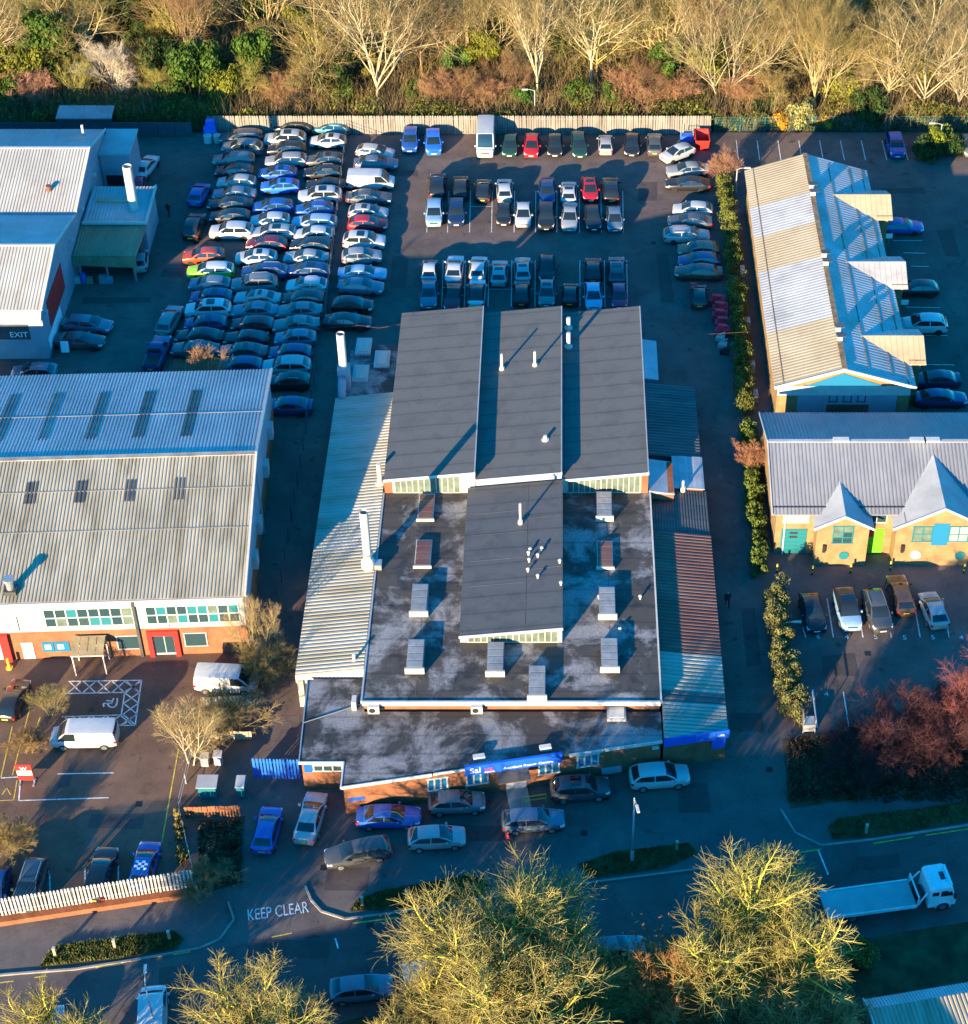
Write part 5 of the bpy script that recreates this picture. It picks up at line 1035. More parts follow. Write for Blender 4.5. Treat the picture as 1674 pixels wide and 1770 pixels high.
# --- right car parks
rg = 'cars in front of the buff brick unit'
for px, py, hd, cl, kd, ex, lb in [(1405, 1057, -84, 'black', 'h', '', 'black car leftmost below the teal door'), (1465, 1052, -86, 'light blue', 'u', 'sb', 'pale blue car with black roof below the buff brick unit'), (1516, 1055, -84, 'dark grey', 'u', 'r', 'dark car with roof rails below the green door'), (1557, 1027, 94, 'brown', 'e', '', 'brown estate parked higher than its neighbours below the brick gable'), (1614, 1053, 98, 'silver', 'h', '', 'silver hatchback rightmost of the bays below the brick gable')]:
    car(KD[kd], cl, px, py, hd, lb, rg, extras=ex, big=True)
rg = 'cars beside the tan roofed unit'
for px, py, hd, cl, kd, lb in [(1557, 391, 0, 'blue', 's', 'blue saloon half under the top gable of the tan roof'), (1586, 498, 180, 'black', 'h', 'black car below the middle gable of the tan roof'), (1597, 561, 180, 'white', 'u', 'white car above the lowest gable of the tan roof'), (1618, 656, 180, 'navy', 's', 'upper of two dark cars below the lowest tan gable'), (1626, 688, 0, 'dark blue', 's', 'lower of two dark cars beside the blue roofed unit'), (1548, 250, -90, 'blue', 'u', 'blue car nose down in the bays along the wood'), (1676, 250, -90, 'grey', 'h', 'grey car cut by the right edge near the wood')]:
    car(KD[kd], cl, px, py, hd, lb, rg)
# --- under the roadside trees
rg = 'vehicles parked along the road'
for px, py, hd, cl, kd, z_, lb in [(625, 1708, 8, 'blue grey', 'h', .7, 'car with blue lit roof at the left end of the roadside row'), (760, 1688, 10, 'white', 'v', 1.0, 'white van under the largest roadside tree'), (868, 1672, 10, 'light blue', 'h', .7, 'pale car under the branches right of the white van'), (965, 1655, 10, 'blue', 'h', .7, 'blue car seen through the branches of the largest roadside tree'), (1062, 1640, 10, 'blue grey', 'h', .7, 'car between the two big roadside trees'),
                                   (263, 1758, 97, 'white', 'v', 1.1, 'white van cut by the bottom edge between the trees'), (90, 1785, 100, 'silver', 'h', .7, 'pale car under the bottom left tree')]:
    car(KD[kd], cl, px, py, hd, lb, rg, z=z_, big=True)

# --- flatbed recovery truck
p = G(1535, 1548, 1.2); tr = thing('flatbed_truck', 'white flatbed recovery truck parked on the road at right', 'truck', (p.x, p.y, .018), None)
TA = R(9.5)
def tp(name, mb, mat, parent=tr, smooth=False):
    for i, q in enumerate(mb.v): mb.v[i] = (q[0] + ORG[parent.name].x, q[1] + ORG[parent.name].y, q[2] + ORG[parent.name].z)
    return build(name, mb, M[mat], parent, smooth)
M['truckpaint'] = surf('truck_white', (.72, .73, .74), .4, var=.1, scale=1.5, bmp=0)
tr.rotation_euler.z = TA
tp('flat_bed', MB().box(-4.9, 1.85, -1.15, 1.15, 1.02, 1.14), 'sh_frost'); tp('bed_rail', MB().box(-4.9, 1.85, 1.15, 1.25, .92, 1.2), 'truckpaint'); tp('bed_rail', MB().box(-4.9, 1.85, -1.25, -1.15, .92, 1.2), 'truckpaint')
tp('chassis', MB().box(-4.6, 4.4, -.5, .5, .5, 1.0), 'trim'); tp('headboard', MB().bar((1.95, -1.15, 1.9), (1.95, 1.15, 1.9), .1, .12).bar((1.95, -1.1, 1.0), (1.95, -1.1, 1.9), .1, .1, (1, 0, 0)).bar((1.95, 1.1, 1.0), (1.95, 1.1, 1.9), .1, .1, (1, 0, 0)).bar((1.95, -1.1, 1.05), (2.6, -1.0, 2.2), .1, .1).bar((1.95, 1.1, 1.05), (2.6, 1.0, 2.2), .1, .1), 'truckpaint')
tp('winch', MB().box(2.0, 2.6, -.6, .5, .95, 1.4), 'trim')
cb = MB(); sec = [(2.75, 1.10, 2.45), (2.9, 1.12, 2.62), (4.2, 1.12, 2.66), (4.45, 1.10, 2.5), (4.72, 1.12, 1.65), (4.85, 1.12, 1.35), (4.85, 1.08, .55)]
st = len(cb.v)
for x, hw, z in sec: cb.v += [(x, -hw, z), (x, -hw * .6, z + .03), (x, hw * .6, z + .03), (x, hw, z)]
cb.v += [(2.75, -1.12, .55), (2.75, 1.12, .55)]
for i in range(len(sec) - 1):
    for k in range(3): cb.f.append((4 * i + k, 4 * i + k + 1, 4 * i + 4 + k + 1, 4 * i + 4 + k))
e_ = 4 * len(sec); cb.f.append(tuple([4 * i for i in range(len(sec))] + [e_])); cb.f.append(tuple([4 * i + 3 for i in range(len(sec))][::-1] + [e_ + 1][:0] + [e_ + 1])); cb.f.append((e_, e_ + 1, 3, 2, 1, 0))
cab = tp('cab', cb, 'truckpaint')
tp('roof_hatch', MB().box(3.75, 4.1, -.35, .35, 2.68, 2.72), 'roofglass', cab); tp('light_bar', MB().box(4.25, 4.45, -.95, .95, 2.62, 2.74), 'lamp', cab)
tp('windscreen', MB().poly((4.485, -.98, 2.42), (4.485, .98, 2.42), (4.74, 1.0, 1.68), (4.74, -1.0, 1.68)), 'carglass', cab)
for sd in (1, -1):
    tp('side_window', MB().poly((3.6, sd * 1.125, 1.7), (4.55, sd * 1.128, 1.7), (4.36, sd * 1.118, 2.3), (3.6, sd * 1.125, 2.3)).poly((2.95, sd * 1.125, 1.85), (3.45, sd * 1.125, 1.85), (3.45, sd * 1.125, 2.25), (2.95, sd * 1.125, 2.25)), 'carglass', cab)
    tp('mirror', MB().box(4.55, 4.7, sd * 1.3 - .1, sd * 1.3 + .1, 1.6, 2.1), 'trim', cab); tp('headlight', MB().box(4.8, 4.88, sd * .85 - .2, sd * .85 + .2, .7, .92), 'lamp', cab)
    for x in (3.9, -2.9):
        wh = tp('wheel', MB().tube([(x, sd * .8, .46), (x, sd * 1.13, .46)], .46, 16), 'tyre'); tp('rim', MB().tube([(x, sd * 1.12, .46), (x, sd * 1.15, .46)], .26, 12), 'rim', wh)
    wa = MB()
    for k in range(9):
        a, b = math.pi * k / 9, math.pi * (k + 1) / 9; wa.bar((3.9 + .56 * math.cos(a), sd * 1.14, .46 + .56 * math.sin(a)), (3.9 + .56 * math.cos(b), sd * 1.14, .46 + .56 * math.sin(b)), .08, .08, (0, 1, 0))
    tp('wheel_arch', wa, 'truckpaint')
# ================================================================ VEGETATION
def barkmat(name, spread=.35):
    m, n, l, b = newmat(name); oi = n.new('ShaderNodeObjectInfo'); f = noise(n, l, pos(n, l), .9, 4)
    r = ramp(n, [(.3, (1 - spread, 1 - spread * 1.1, 1 - spread * 1.2, 1)), (.7, (1 + spread, 1 + spread * .9, 1 + spread * .6, 1))]); l.new(f, r.inputs[0])
    l.new(mix(n, l, 1.0, oi.outputs['Color'], r.outputs[0], 'MULTIPLY'), b.inputs['Base Color']); b.inputs['Roughness'].default_value = .9; b.inputs['Specular IOR Level'].default_value = .1
    return m
M['bark'] = barkmat('bark'); M['leaf'] = barkmat('leaf', .5)
def meshof(name, mb, mat, smooth=False):
    me = bpy.data.meshes.new(name); me.from_pydata(mb.v, [], mb.f); me.materials.append(M[mat])
    if smooth: me.polygons.foreach_set('use_smooth', [True] * len(me.polygons))
    return me
def gen_bare(seed, h=14.0, trunk=.3, ang=(28, 55), ratio=.66, n=(7, 6, 7, 7), up=.10, stems=1, r0=.24, tw=.020):
    rd = random.Random(seed); T = MB(); K = MB()
    def path(p, d, L, k, wob, up_):
        pts = [Vector(p)]; d = Vector(d)
        for i in range(k):
            d = (d + Vector((rd.gauss(0, wob), rd.gauss(0, wob), rd.gauss(0, wob * .6) + up_))).normalized(); pts.append(pts[-1] + d * (L / k))
        return pts, d
    def grow(p, d, L, r, lvl):
        k = (5, 4, 4, 3, 2)[lvl]; pts, de = path(p, d, L, k, (.05, .13, .17, .2, .22)[lvl], (0, up, up * .8, up * .5, up * .3)[lvl])
        re = r * (.55 if lvl < 4 else .4); rr = [r + (re - r) * i / k for i in range(k + 1)]
        mb = T if lvl <= 2 else K; ns = (8, 6, 4, 3, 3)[lvl]; mb.tube(pts, rr, ns, cap=False)
        if lvl == 4: return
        cnt = max(2, int(n[lvl] * rd.uniform(.8, 1.2))); az = rd.uniform(0, 6.28)
        for c in range(cnt):
            t = (.30 if lvl else .55) + (1 - (.30 if lvl else .55)) * (c + rd.uniform(.2, .9)) / cnt; t = min(t, .99)
            u = t * k; i = min(int(u), k - 1); q = pts[i].lerp(pts[i + 1], u - i); dd = (pts[i + 1] - pts[i]).normalized()
            az += 2.4 + rd.uniform(-.4, .4); a = R(rd.uniform(*ang)) * (1.0 if lvl else rd.uniform(.6, 1.15))
            s1 = dd.cross(Vector((.3, .2, 1)));
            if s1.length < .01: s1 = Vector((1, 0, 0))
            s1.normalize(); s2 = dd.cross(s1); nd = (dd * math.cos(a) + (s1 * math.cos(az) + s2 * math.sin(az)) * math.sin(a)).normalized()
            if lvl == 0: Lc = h * (1 - trunk) * ratio * rd.uniform(.75, 1.1)
            else: Lc = L * (.62 if lvl < 3 else .75) * rd.uniform(.65, 1.1) * (1.15 - .4 * t)
            grow(q, nd, Lc, max(tw * (1.0 if lvl < 3 else .8), rr[i] * (.66 if lvl < 3 else .5)), lvl + 1)
        if lvl in (1, 2, 3): grow(pts[-1], de, L * (.34 if lvl < 3 else .5), re, lvl + 1)
    for s in range(stems):
        a = 6.28 * s / max(1, stems) + rd.uniform(-.4, .4); o = .25 if stems > 1 else 0; ln = (.32 if stems > 1 else .05)
        grow((math.cos(a) * o, math.sin(a) * o, -.15), Vector((math.cos(a) * ln, math.sin(a) * ln, 1)).normalized(), h * trunk, r0 * (1 if stems == 1 else .6), 0)
    return meshof('trunk', T, 'bark', True), meshof('crown', K, 'bark', True)
VAR = {'tall': [gen_bare(s, 17, (.22, .30, .36, .26, .32, .2)[s - 1], [(24, 54), (20, 44), (28, 62), (22, 50), (18, 40), (26, 58)][s - 1], .72, (8, 7, 6, 6), (.10, .13, .06, .09, .14, .07)[s - 1], (1, 1, 1, 2, 3, 1)[s - 1], .19, .016) for s in (1, 2, 3, 4, 5, 6)],
       'wide': [gen_bare(s, 10.5, .16, (28, 58), .70, (13, 8, 8, 9), .06, 1, .38, .015) for s in (11, 12)],
       'small': [gen_bare(s, 7.5, .25, (24, 48), .72, (7, 6, 7, 6), .12, 2, .14, .014) for s in (21, 22)],
       'shrub': [gen_bare(s, 3.2, .18, (18, 46), .82, (7, 6, 6, 6), .10, 5, .05, .011) for s in (31, 32)],
       'dense': [gen_bare(s, 8.0, .18, (30, 62), .66, (12, 9, 9, 8), .04, 1, .16, .016) for s in (41,)]}
NT = [0]
def bare(kind, px, py, label, hscale=1.0, wscale=None, bark=(.42, .36, .26), twig=(.36, .28, .16), group=None, rot=None, world=None, cat='tree'):
    v = VAR[kind]; me = v[NT[0] % len(v)]; rd = random.Random(NT[0] + 99); NT[0] += 1; p = Vector(world) if world else G(px, py)
    t = thing('bare_shrub' if kind == 'shrub' else 'bare_tree', label, 'shrub' if kind == 'shrub' else cat, (p.x, p.y, 0), group); t.rotation_euler.z = rd.uniform(0, 6.28) if rot is None else rot; ws = wscale or hscale; t.scale = (ws, ws, hscale)
    for m, nm, c in ((me[0], 'trunk', bark), (me[1], 'crown', twig)):
        o = link(bpy.data.objects.new(nm, m)); o.parent = t; o.color = tuple(c) + (1,)
    return t
def gen_leafy(seed, r=2.2, h=3.5, n=2600, leaf=.16, blobs=16, conic=0.0):
    rd = random.Random(seed); K = MB(); B = []
    for i in range(blobs):
        a = rd.uniform(0, 6.28); z = rd.uniform(.22, .92); q = (1 - conic * z) * math.sqrt(max(.05, 1 - (2 * z - 1) ** 2 * .7)); rr = r * q * rd.uniform(.25, .75)
        B.append((Vector((math.cos(a) * rr, math.sin(a) * rr, z * h)), r * rd.uniform(.22, .42) * (1 - conic * z * .6)))
    for i in range(n):
        c, br = rd.choice(B); d = Vector((rd.gauss(0, 1), rd.gauss(0, 1), rd.gauss(0, 1) + .2)).normalized(); p = c + d * br * rd.uniform(.75, 1.08)
        if p.z < .05: continue
        nn = (d + Vector((rd.gauss(0, .5), rd.gauss(0, .5), rd.gauss(0, .5)))).normalized(); s1 = nn.cross(Vector((0, 0, 1)))
        if s1.length < .05: s1 = Vector((1, 0, 0))
        s1.normalize(); s2 = nn.cross(s1); L_ = leaf * rd.uniform(.6, 1.3)
        K.poly(p - s1 * L_ * .5, p - s2 * L_ * .9, p + s1 * L_ * .5, p + s2 * L_ * .9)
    T = MB()
    for c, br in B[:9]: T.tube([(0, 0, -.1), (c.x * .4, c.y * .4, c.z * .6), tuple(c)], [.09, .06, .02], 5, cap=False)
    return meshof('trunk', T, 'bark', True), meshof('foliage', K, 'leaf')
EV = [gen_leafy(51, 3.4, 7.5, 5200, .24, 26, .45), gen_leafy(52, 3.0, 5.0, 4600, .22, 22), gen_leafy(53, 2.0, 2.6, 2600, .15, 16), gen_leafy(54, 2.2, 3.0, 3000, .17, 18)]
def leafy(v, px, py, label, sc=1.0, col=(.05, .085, .018), group=None, wz=None, cat='bush', name='evergreen_bush'):
    rd = random.Random(int(px) * 3 + int(py)); p = G(px, py); t = thing(name, label, cat, (p.x, p.y, 0), group); t.rotation_euler.z = rd.uniform(0, 6.28); t.scale = (sc, sc, wz or sc)
    for m, nm, c in ((EV[v][0], 'trunk', (.10, .075, .05)), (EV[v][1], 'crown', col)):
        o = link(bpy.data.objects.new(nm, m)); o.parent = t; o.color = tuple(c) + (1,)
    return t
# --- the wood behind the fence
PALE = ((.43, .365, .245), (.28, .22, .11)); TAN = ((.42, .335, .18), (.26, .20, .08)); RUS = ((.28, .19, .11), (.23, .14, .075)); YEL = ((.42, .38, .13), (.27, .25, .07))
wg = 'bare trees of the wood'
front = [(655, 188, 'tall', 1.12, 1.15, PALE, 'largest pale spreading tree above the left end of the plot fence'), (928, 186, 'tall', 1.1, 1.0, PALE, 'tall pale tree beside the thin lamp post at the fence'), (1022, 160, 'tall', 1.1, 1.0, PALE, 'slender many stemmed pale tree right of the lamp post tree'),
         (1246, 188, 'tall', 1.0, .95, PALE, 'pale leaning tree above the right corner of the plot fence'), (1412, 196, 'tall', .95, .95, TAN, 'forked tan tree above the parking bays by the wood'), (1592, 200, 'tall', 1.1, 1.0, PALE, 'tall pale tree at the wood edge near the top right corner'),
         (205, 166, 'small', 1.05, 1.2, ((.58, .52, .44), (.48, .42, .33)), 'whitish leaning tree behind the small shed'), (138, 178, 'small', .8, .7, YEL, 'small yellowish tree left of the small shed'), (432, 180, 'small', .9, .9, YEL, 'yellowish bushy tree above the storage yard fence'), (545, 182, 'small', .85, .9, TAN, 'thin tan tree left of the largest pale tree'),
         (800, 184, 'small', .75, .85, RUS, 'reddish thin tree between the two tall pale trees'), (880, 176, 'small', .8, .8, RUS, 'dark reddish tree just left of the lamp post'), (1335, 196, 'small', .85, .9, TAN, 'low tan tree above the bays, second from the plot corner'), (1480, 190, 'small', 1.0, .8, PALE, 'narrow pale tree above the middle of the bays'),
         (1530, 200, 'tall', .8, .7, TAN, 'narrow tan tree beside the tallest tree at top right'), (1655, 200, 'tall', .85, .8, PALE, 'pale tree at the right edge of the wood'), (290, 182, 'small', .75, .8, YEL, 'thin branching tree in front of the dark ivy at top left'), (1115, 186, 'small', .8, .8, RUS, 'reddish thin tree above the row by the fence')]
for px, py, k, hs_, ws_, cc, lb in front: bare(k, px, py, lb, hs_, ws_, cc[0], cc[1], wg)
rd = random.Random(5)
for row, (py, n_, nm) in enumerate(((142, 19, 'second'), (94, 19, 'third'), (40, 17, 'fourth'), (-15, 15, 'fifth'))):
    for i in range(n_):
        px = -40 + (1760 / (n_ - 1)) * i + rd.uniform(-28, 28); cc = rd.choice([PALE, TAN, TAN, YEL, RUS, PALE])
        bare('tall' if rd.random() < .7 else 'small', px, py + rd.uniform(-14, 14), f'bare tree {ordn(i + 1)} from the left in the {nm} row of the wood', rd.uniform(.72, 1.0), rd.uniform(.75, 1.05), cc[0], cc[1], wg)
eg = 'evergreens in the wood'
GR = (.055, .10, .018); GY = (.13, .14, .02); GD = (.03, .06, .018)
for i, (px, py, v, sc, col, lb) in enumerate([(95, 150, 0, 1.35, GR, 'large green evergreen tree at the top left'), (40, 160, 1, 1.2, GY, 'yellow green evergreen at the left edge of the wood'), (20, 195, 1, .8, GR, 'green bush at the left edge behind the dark fence'), (350, 176, 1, 1.35, GR, 'broad ivy covered evergreen above the storage yard'), (395, 186, 1, 1.0, GY, 'yellow green bush right of the broad ivy evergreen'), (285, 150, 1, 1.1, GD, 'dark evergreen behind the whitish leaning tree'), (305, 190, 3, 1.2, GR, 'green bush hanging over the dark fence end'),
                                              (530, 120, 0, 1.1, GY, 'tall yellowish evergreen left of the largest pale tree'), (600, 186, 3, .9, GR, 'green bush under the largest pale tree'), (720, 178, 2, 1.0, GR, 'small green bush right of the largest pale tree'), (790, 140, 1, .8, (.06, .13, .03), 'bright green bush deep between the tall pale trees'), (905, 190, 3, .9, (.05, .13, .02), 'bright green bush beside the lamp post in the wood'), (1000, 190, 3, 1.1, GR, 'green undergrowth bush right of the lamp post tree'),
                                              (1060, 190, 3, 1.0, GR, 'green bush above the row of dark cars'), (1150, 160, 0, .95, GR, 'green evergreen tree above the right part of the plot fence'), (1200, 188, 2, 1.1, GY, 'olive bush above the right plot corner'), (1320, 200, 2, 1.1, GD, 'dark green bush above the first parking bays'), (1350, 222, 2, .8, (.42, .22, .02), 'orange leaved bush above the parking bays'), (1385, 220, 3, 1.0, (.26, .26, .10), 'pale variegated bush above the parking bays'),
                                              (1425, 222, 2, .7, (.35, .22, .03), 'yellow leaved bush right of the pale variegated bush'), (1455, 190, 1, .9, (.16, .17, .03), 'yellow bush behind the parking bays'), (1500, 215, 3, 1.3, GD, 'dark bush in the shadow above the bays'), (1620, 262, 3, .95, (.12, .16, .02), 'rounded bush with yellow top at the end of the bays'), (1600, 275, 2, 1.0, GD, 'low dark bush below the rounded yellow topped bush'), (1640, 270, 2, 1.0, GD, 'low dark bush at the right of the yellow topped bush'),
                                              (250, 90, 0, 1.0, GD, 'dark evergreen deep in the wood at top left'), (180, 40, 0, 1.0, GY, 'olive evergreen near the top edge at left'), (450, 60, 0, 1.1, GR, 'green evergreen near the top edge above the storage yard'), (860, 110, 0, .9, GD, 'dark evergreen between the two tall pale trees'), (1290, 90, 0, 1.0, GY, 'olive evergreen behind the pale leaning tree'), (1480, 110, 0, .9, GD, 'dark evergreen behind the tan forked tree')]):
    leafy(v, px, py, lb, sc, col, eg, cat='tree' if v == 0 else 'bush')
rd = random.Random(17)
for i in range(26):
    px = -10 + i * 66 + rd.uniform(-30, 30); leafy(rd.choice([0, 1, 1, 3]), px, rd.uniform(20, 178), f'ivy clad evergreen {ordn(i + 1)} from the left among the bare trunks of the wood', rd.uniform(.75, 1.25), rd.choice([GR, GY, GD, GY, (.16, .15, .03)]), eg, cat='bush', name='ivy_bush')
# brushwood, ivy and bramble on the wood floor: one mass
def brush(name, label, n, gen, mat='leaf', seed=1, col=(.2, .15, .07), hs_=1.0, lz=1.3):
    rd = random.Random(seed); mb = MB()
    for i in range(n):
        p, kind = gen(rd)
        if kind == 't':
            h = rd.uniform(.8, 4.6) * hs_; a = rd.uniform(0, 6.28); w_ = rd.uniform(.012, .03); l_ = Vector((rd.gauss(0, .35), rd.gauss(0, .35), 1)) * h; s = Vector((math.cos(a), math.sin(a), 0)) * w_
            mb.poly(p - s, p + s, p + l_); s2 = Vector((-s.y, s.x, 0)); mb.poly(p - s2, p + s2, p + l_)
        else:
            L_ = rd.uniform(.10, .26); hk = .30 + .7 * abs(math.sin(p.x * .53 + 1.3 * math.sin(p.x * .21)) * math.cos(p.y * .37 + p.x * .11)); q = p + Vector((0, 0, rd.uniform(.1, lz * hk))); d1 = Vector((rd.gauss(0, 1), rd.gauss(0, 1), rd.gauss(0, 1))).normalized(); d2 = d1.cross(Vector((.3, .5, .8))).normalized()
            mb.poly(q - d1 * L_, q - d2 * L_ * .6, q + d1 * L_, q + d2 * L_ * .6)
    o = build(name, mb, M[mat]); o.color = tuple(col) + (1,); tag(o, label, 'undergrowth', None, 'stuff'); return o
woodp = lambda rd: Vector((rd.uniform(-75, 56), FY + .8 + 34 * rd.random() ** 1.3, 0))
brush('woodland_brushwood', 'brown brushwood and saplings between the trees of the wood', 34000, lambda rd: (woodp(rd), 't'), 'bark', 3, (.29, .21, .11))
brush('woodland_undergrowth', 'dull green and brown bramble leaves on the floor of the wood', 42000, lambda rd: (woodp(rd), 'l'), 'leaf', 4, (.15, .135, .03), lz=3.6)
brush('ivy_bank', 'green ivy along the foot of the wood behind the fence', 20000, lambda rd: (Vector((rd.uniform(-64, 52), FY + .5 + 3.0 * rd.random(), 0)), 'l'), 'leaf', 5, (.085, .115, .02), lz=3.4)
# --- hedges: a core of stems wrapped in leaves
def hedge(label, pts, wd, ht, n, col, leaf=.13, seed=1):
    P = [G(*p) for p in pts]; rd = random.Random(seed); Ls = [(b - a).length for a, b in zip(P[:-1], P[1:])]; tot = sum(Ls); mb = MB(); st = MB()
    t = thing('hedge', label, 'hedge', P[len(P) // 2])
    def at(s):
        for a, b, l_ in zip(P[:-1], P[1:], Ls):
            if s <= l_: d = (b - a) / l_; return a + d * s, Vector((-d.y, d.x, 0))
            s -= l_
        return P[-1], Vector((1, 0, 0))
    nb = int(tot * 8.0); B = []
    for i in range(nb):
        c, s = at(rd.uniform(0, tot)); B.append((c + s * rd.uniform(-.30, .30) * wd + Vector((0, 0, ht * rd.uniform(.15, .82))), wd * rd.uniform(.15, .28)))
    for i in range(n):
        c, r_ = rd.choice(B); d = Vector((rd.gauss(0, 1), rd.gauss(0, 1), rd.gauss(0, 1) + .3)).normalized(); p = c + d * r_ * rd.uniform(.6, 1.08)
        if p.z < .04: p.z = .04 + rd.random() * .2
        nn = (d + Vector((rd.gauss(0, .5), rd.gauss(0, .5), rd.gauss(0, .5)))).normalized(); s1 = nn.cross(Vector((.1, .2, 1))).normalized(); s2 = nn.cross(s1); L_ = leaf * rd.uniform(.6, 1.4)
        mb.poly(p - s1 * L_ * .5, p - s2 * L_ * .8, p + s1 * L_ * .5, p + s2 * L_ * .8)
    s = .3
    while s < tot:
        c, sd = at(s); st.tube([c, c + Vector((rd.uniform(-.2, .2), rd.uniform(-.2, .2), ht * .7))], [.04, .015], 4, cap=False); s += .5
    o = build('foliage', mb, M['leaf'], t); o.color = tuple(col) + (1,); o = build('stems', st, M['bark'], t); o.color = (.1, .075, .05, 1)
    return t
hedge('long clipped green hedge along the right boundary of the main yard', [(1252, 320), (1263, 430), (1274, 530), (1281, 620), (1289, 720)], 2.3, 2.2, 30000, (.10, .12, .03), .12, 1)
hedge('darker middle hedge beside the blue grey roofed unit', [(1293, 745), (1299, 830), (1306, 920), (1312, 1000)], 2.0, 2.0, 13000, (.09, .125, .028), .14, 2)
hedge('grey green hedge at the front right corner beside the bay lines', [(1336, 1030), (1346, 1110), (1358, 1180), (1374, 1258)], 2.6, 2.6, 24000, (.145, .145, .055), .12, 3)
hedge('thin strip of hedge inside the white rail in the left car park', [(311, 1415), (318, 1500)], 1.0, 1.3, 2000, (.14, .11, .035), .13, 4)
bare('shrub', 1250, 310, 'bare reddish shrub beside the red skip', 1.0, .9, (.34, .20, .13), (.34, .19, .13))
bare('shrub', 1306, 815, 'bare brownish shrub in the gap of the right hedge', .9, .9, (.30, .18, .12), (.34, .17, .11))
q_ = G(338, 600, 7.8); bare('small', 0, 0, 'yellow and red bare tree top showing behind the long pale ribbed roof', 1.05, .8, (.48, .40, .14), (.36, .21, .11), world=(q_.x, q_.y, 0))
bare('shrub', 60, 186, 'rounded reddish shrub at the wood edge left of the shed', 1.4, 1.6, (.36, .22, .15), (.38, .21, .14))
for i, (px, sc, lb) in enumerate(((770, 1.2, 'reddish thicket above the white camper van'), (850, 1.1, 'red brown thicket above the dark green car'), (1090, 1.3, 'rusty thicket above the fence right of centre'), (1180, 1.2, 'tan thicket near the right corner of the plot fence'), (490, 1.2, 'tan thicket above the storage yard fence'), (1290, 1.3, 'rusty thicket at the wood edge right of the plot corner'))):
    bare('shrub', px, 186, lb, sc, sc * 1.3, (.32, .20, .13), (.34, .19, .11), 'thickets at the wood edge')
# --- roadside trees
lich = ((.50, .48, .07), (.31, .26, .09))
bare('wide', 878, 1772, 'huge bare yellow tree in the bottom centre over the parked van', 1.1, 1.32, lich[0], lich[1], 'roadside trees')
bare('wide', 1282, 1712, 'big bare yellow green tree left of the flatbed truck', 1.03, 1.22, (.50, .51, .07), (.31, .27, .085), 'roadside trees')
bare('wide', 960, 1765, 'second bare yellow tree right of the huge one at the bottom centre', .68, .85, lich[0], lich[1], 'roadside trees')
bare('wide', 740, 1830, 'lower bare tree at the bottom left of the huge yellow tree', .75, .8, lich[0], lich[1], 'roadside trees')
bare('wide', 455, 1872, 'bare yellow tree at the bottom edge left of centre', .9, .95, lich[0], lich[1], 'roadside trees')
bare('wide', 120, 1890, 'bare yellow tree at the bottom left corner', .85, .85, lich[0], lich[1], 'roadside trees')
bare('wide', 1160, 1800, 'rusty leaved tree at the bottom right of centre', .72, .62, (.32, .24, .08), (.40, .20, .08), 'roadside trees')
bare('wide', 1380, 1830, 'bare brownish tree at the bottom below the yellow green tree', .7, .75, (.34, .30, .08), (.33, .22, .10), 'roadside trees')
brush('oak_leaves', 'rusty leaves still clinging to the low tree at the bottom', 4200, lambda rd: (G(1150, 1745) + Vector((rd.gauss(0, 1.7), rd.gauss(0, 1.5), rd.uniform(1.2, 4.8))), 'l'), 'leaf', 9, (.34, .15, .035))
leafy(2, 1487, 1662, 'small rusty leaved bush right of the yellow green tree', .75, (.30, .16, .04))
# --- left car park trees
bare('small', 330, 1322, 'pale bare tree by the white rail in the left car park', .95, .85, (.55, .47, .32), (.30, .235, .12), 'trees around the left car park', cat='tree')
bare('small', 452, 1150, 'bare greenish tree at the corner of the orange brick unit', 1.0, .55, (.34, .30, .14), (.33, .24, .13), 'trees around the left car park')
bare('small', 88, 1238, 'small leafless tree in the car park island above the white van', .42, .5, (.28, .24, .10), (.24, .20, .08), 'trees around the left car park')
bare('shrub', 52, 1300, 'low bare shrub above the red sign board', .6, .8, (.28, .22, .10), (.26, .17, .08)); bare('shrub', 20, 1470, 'bare shrub at the left edge above the parked estate', .7, .9, (.30, .25, .12), (.26, .19, .08))
bare('shrub', 395, 1270, 'tangled shrub beside the pale tree near the boundary', 1.1, 1.5, (.28, .24, .10), (.26, .19, .09)); bare('shrub', 460, 1175, 'low shrub right of the upper white van', 1.0, 1.2, (.26, .22, .08), (.24, .18, .08))
bare('shrub', 362, 1540, 'dry shrub at the end of the pale palisade fence', .7, 1.0, (.26, .18, .1), (.26, .18, .09))
# --- purple thicket, right
PU = ((.10, .05, .045), (.085, .035, .038))
bare('dense', 1545, 1318, 'purple brown twiggy tree in the lower right car park', .95, 1.0, PU[0], PU[1], 'purple trees'); bare('dense', 1625, 1300, 'second purple twiggy tree behind the front one', .85, .85, PU[0], PU[1], 'purple trees'); bare('dense', 1700, 1270, 'pinkish twiggy tree cut by the right edge', 1.1, 1.0, (.20, .07, .07), (.20, .07, .068), 'purple trees')
bare('dense', 1480, 1330, 'smaller purple twiggy tree at the left of the clump', .6, .7, PU[0], PU[1], 'purple trees')
brush('leaf_litter', 'dark leaf litter and low twigs on the bank above the road at right', 6000, lambda rd: (G(rd.uniform(1362, 1700), 1270 + 110 * rd.random() + rd.uniform(0, 10)), 'l' if rd.random() < .8 else 't'), 'leaf', 12, (.11, .06, .035), .22, .25)
area('planted_bank', [(1352, 1278), (1440, 1262), (1720, 1262), (1720, 1340), (1674, 1354), (1500, 1378), (1366, 1398)], .014, M['soil'])
area('planted_bank', [(345, 1420), (425, 1410), (405, 1530), (350, 1545)], .014, M['soil'])
brush('leaf_litter', 'dark litter and rubbish on the bank behind the palisade fence', 2200, lambda rd: (G(rd.uniform(345, 418), rd.uniform(1420, 1530)), 'l'), 'leaf', 13, (.09, .075, .045), .3, .25)
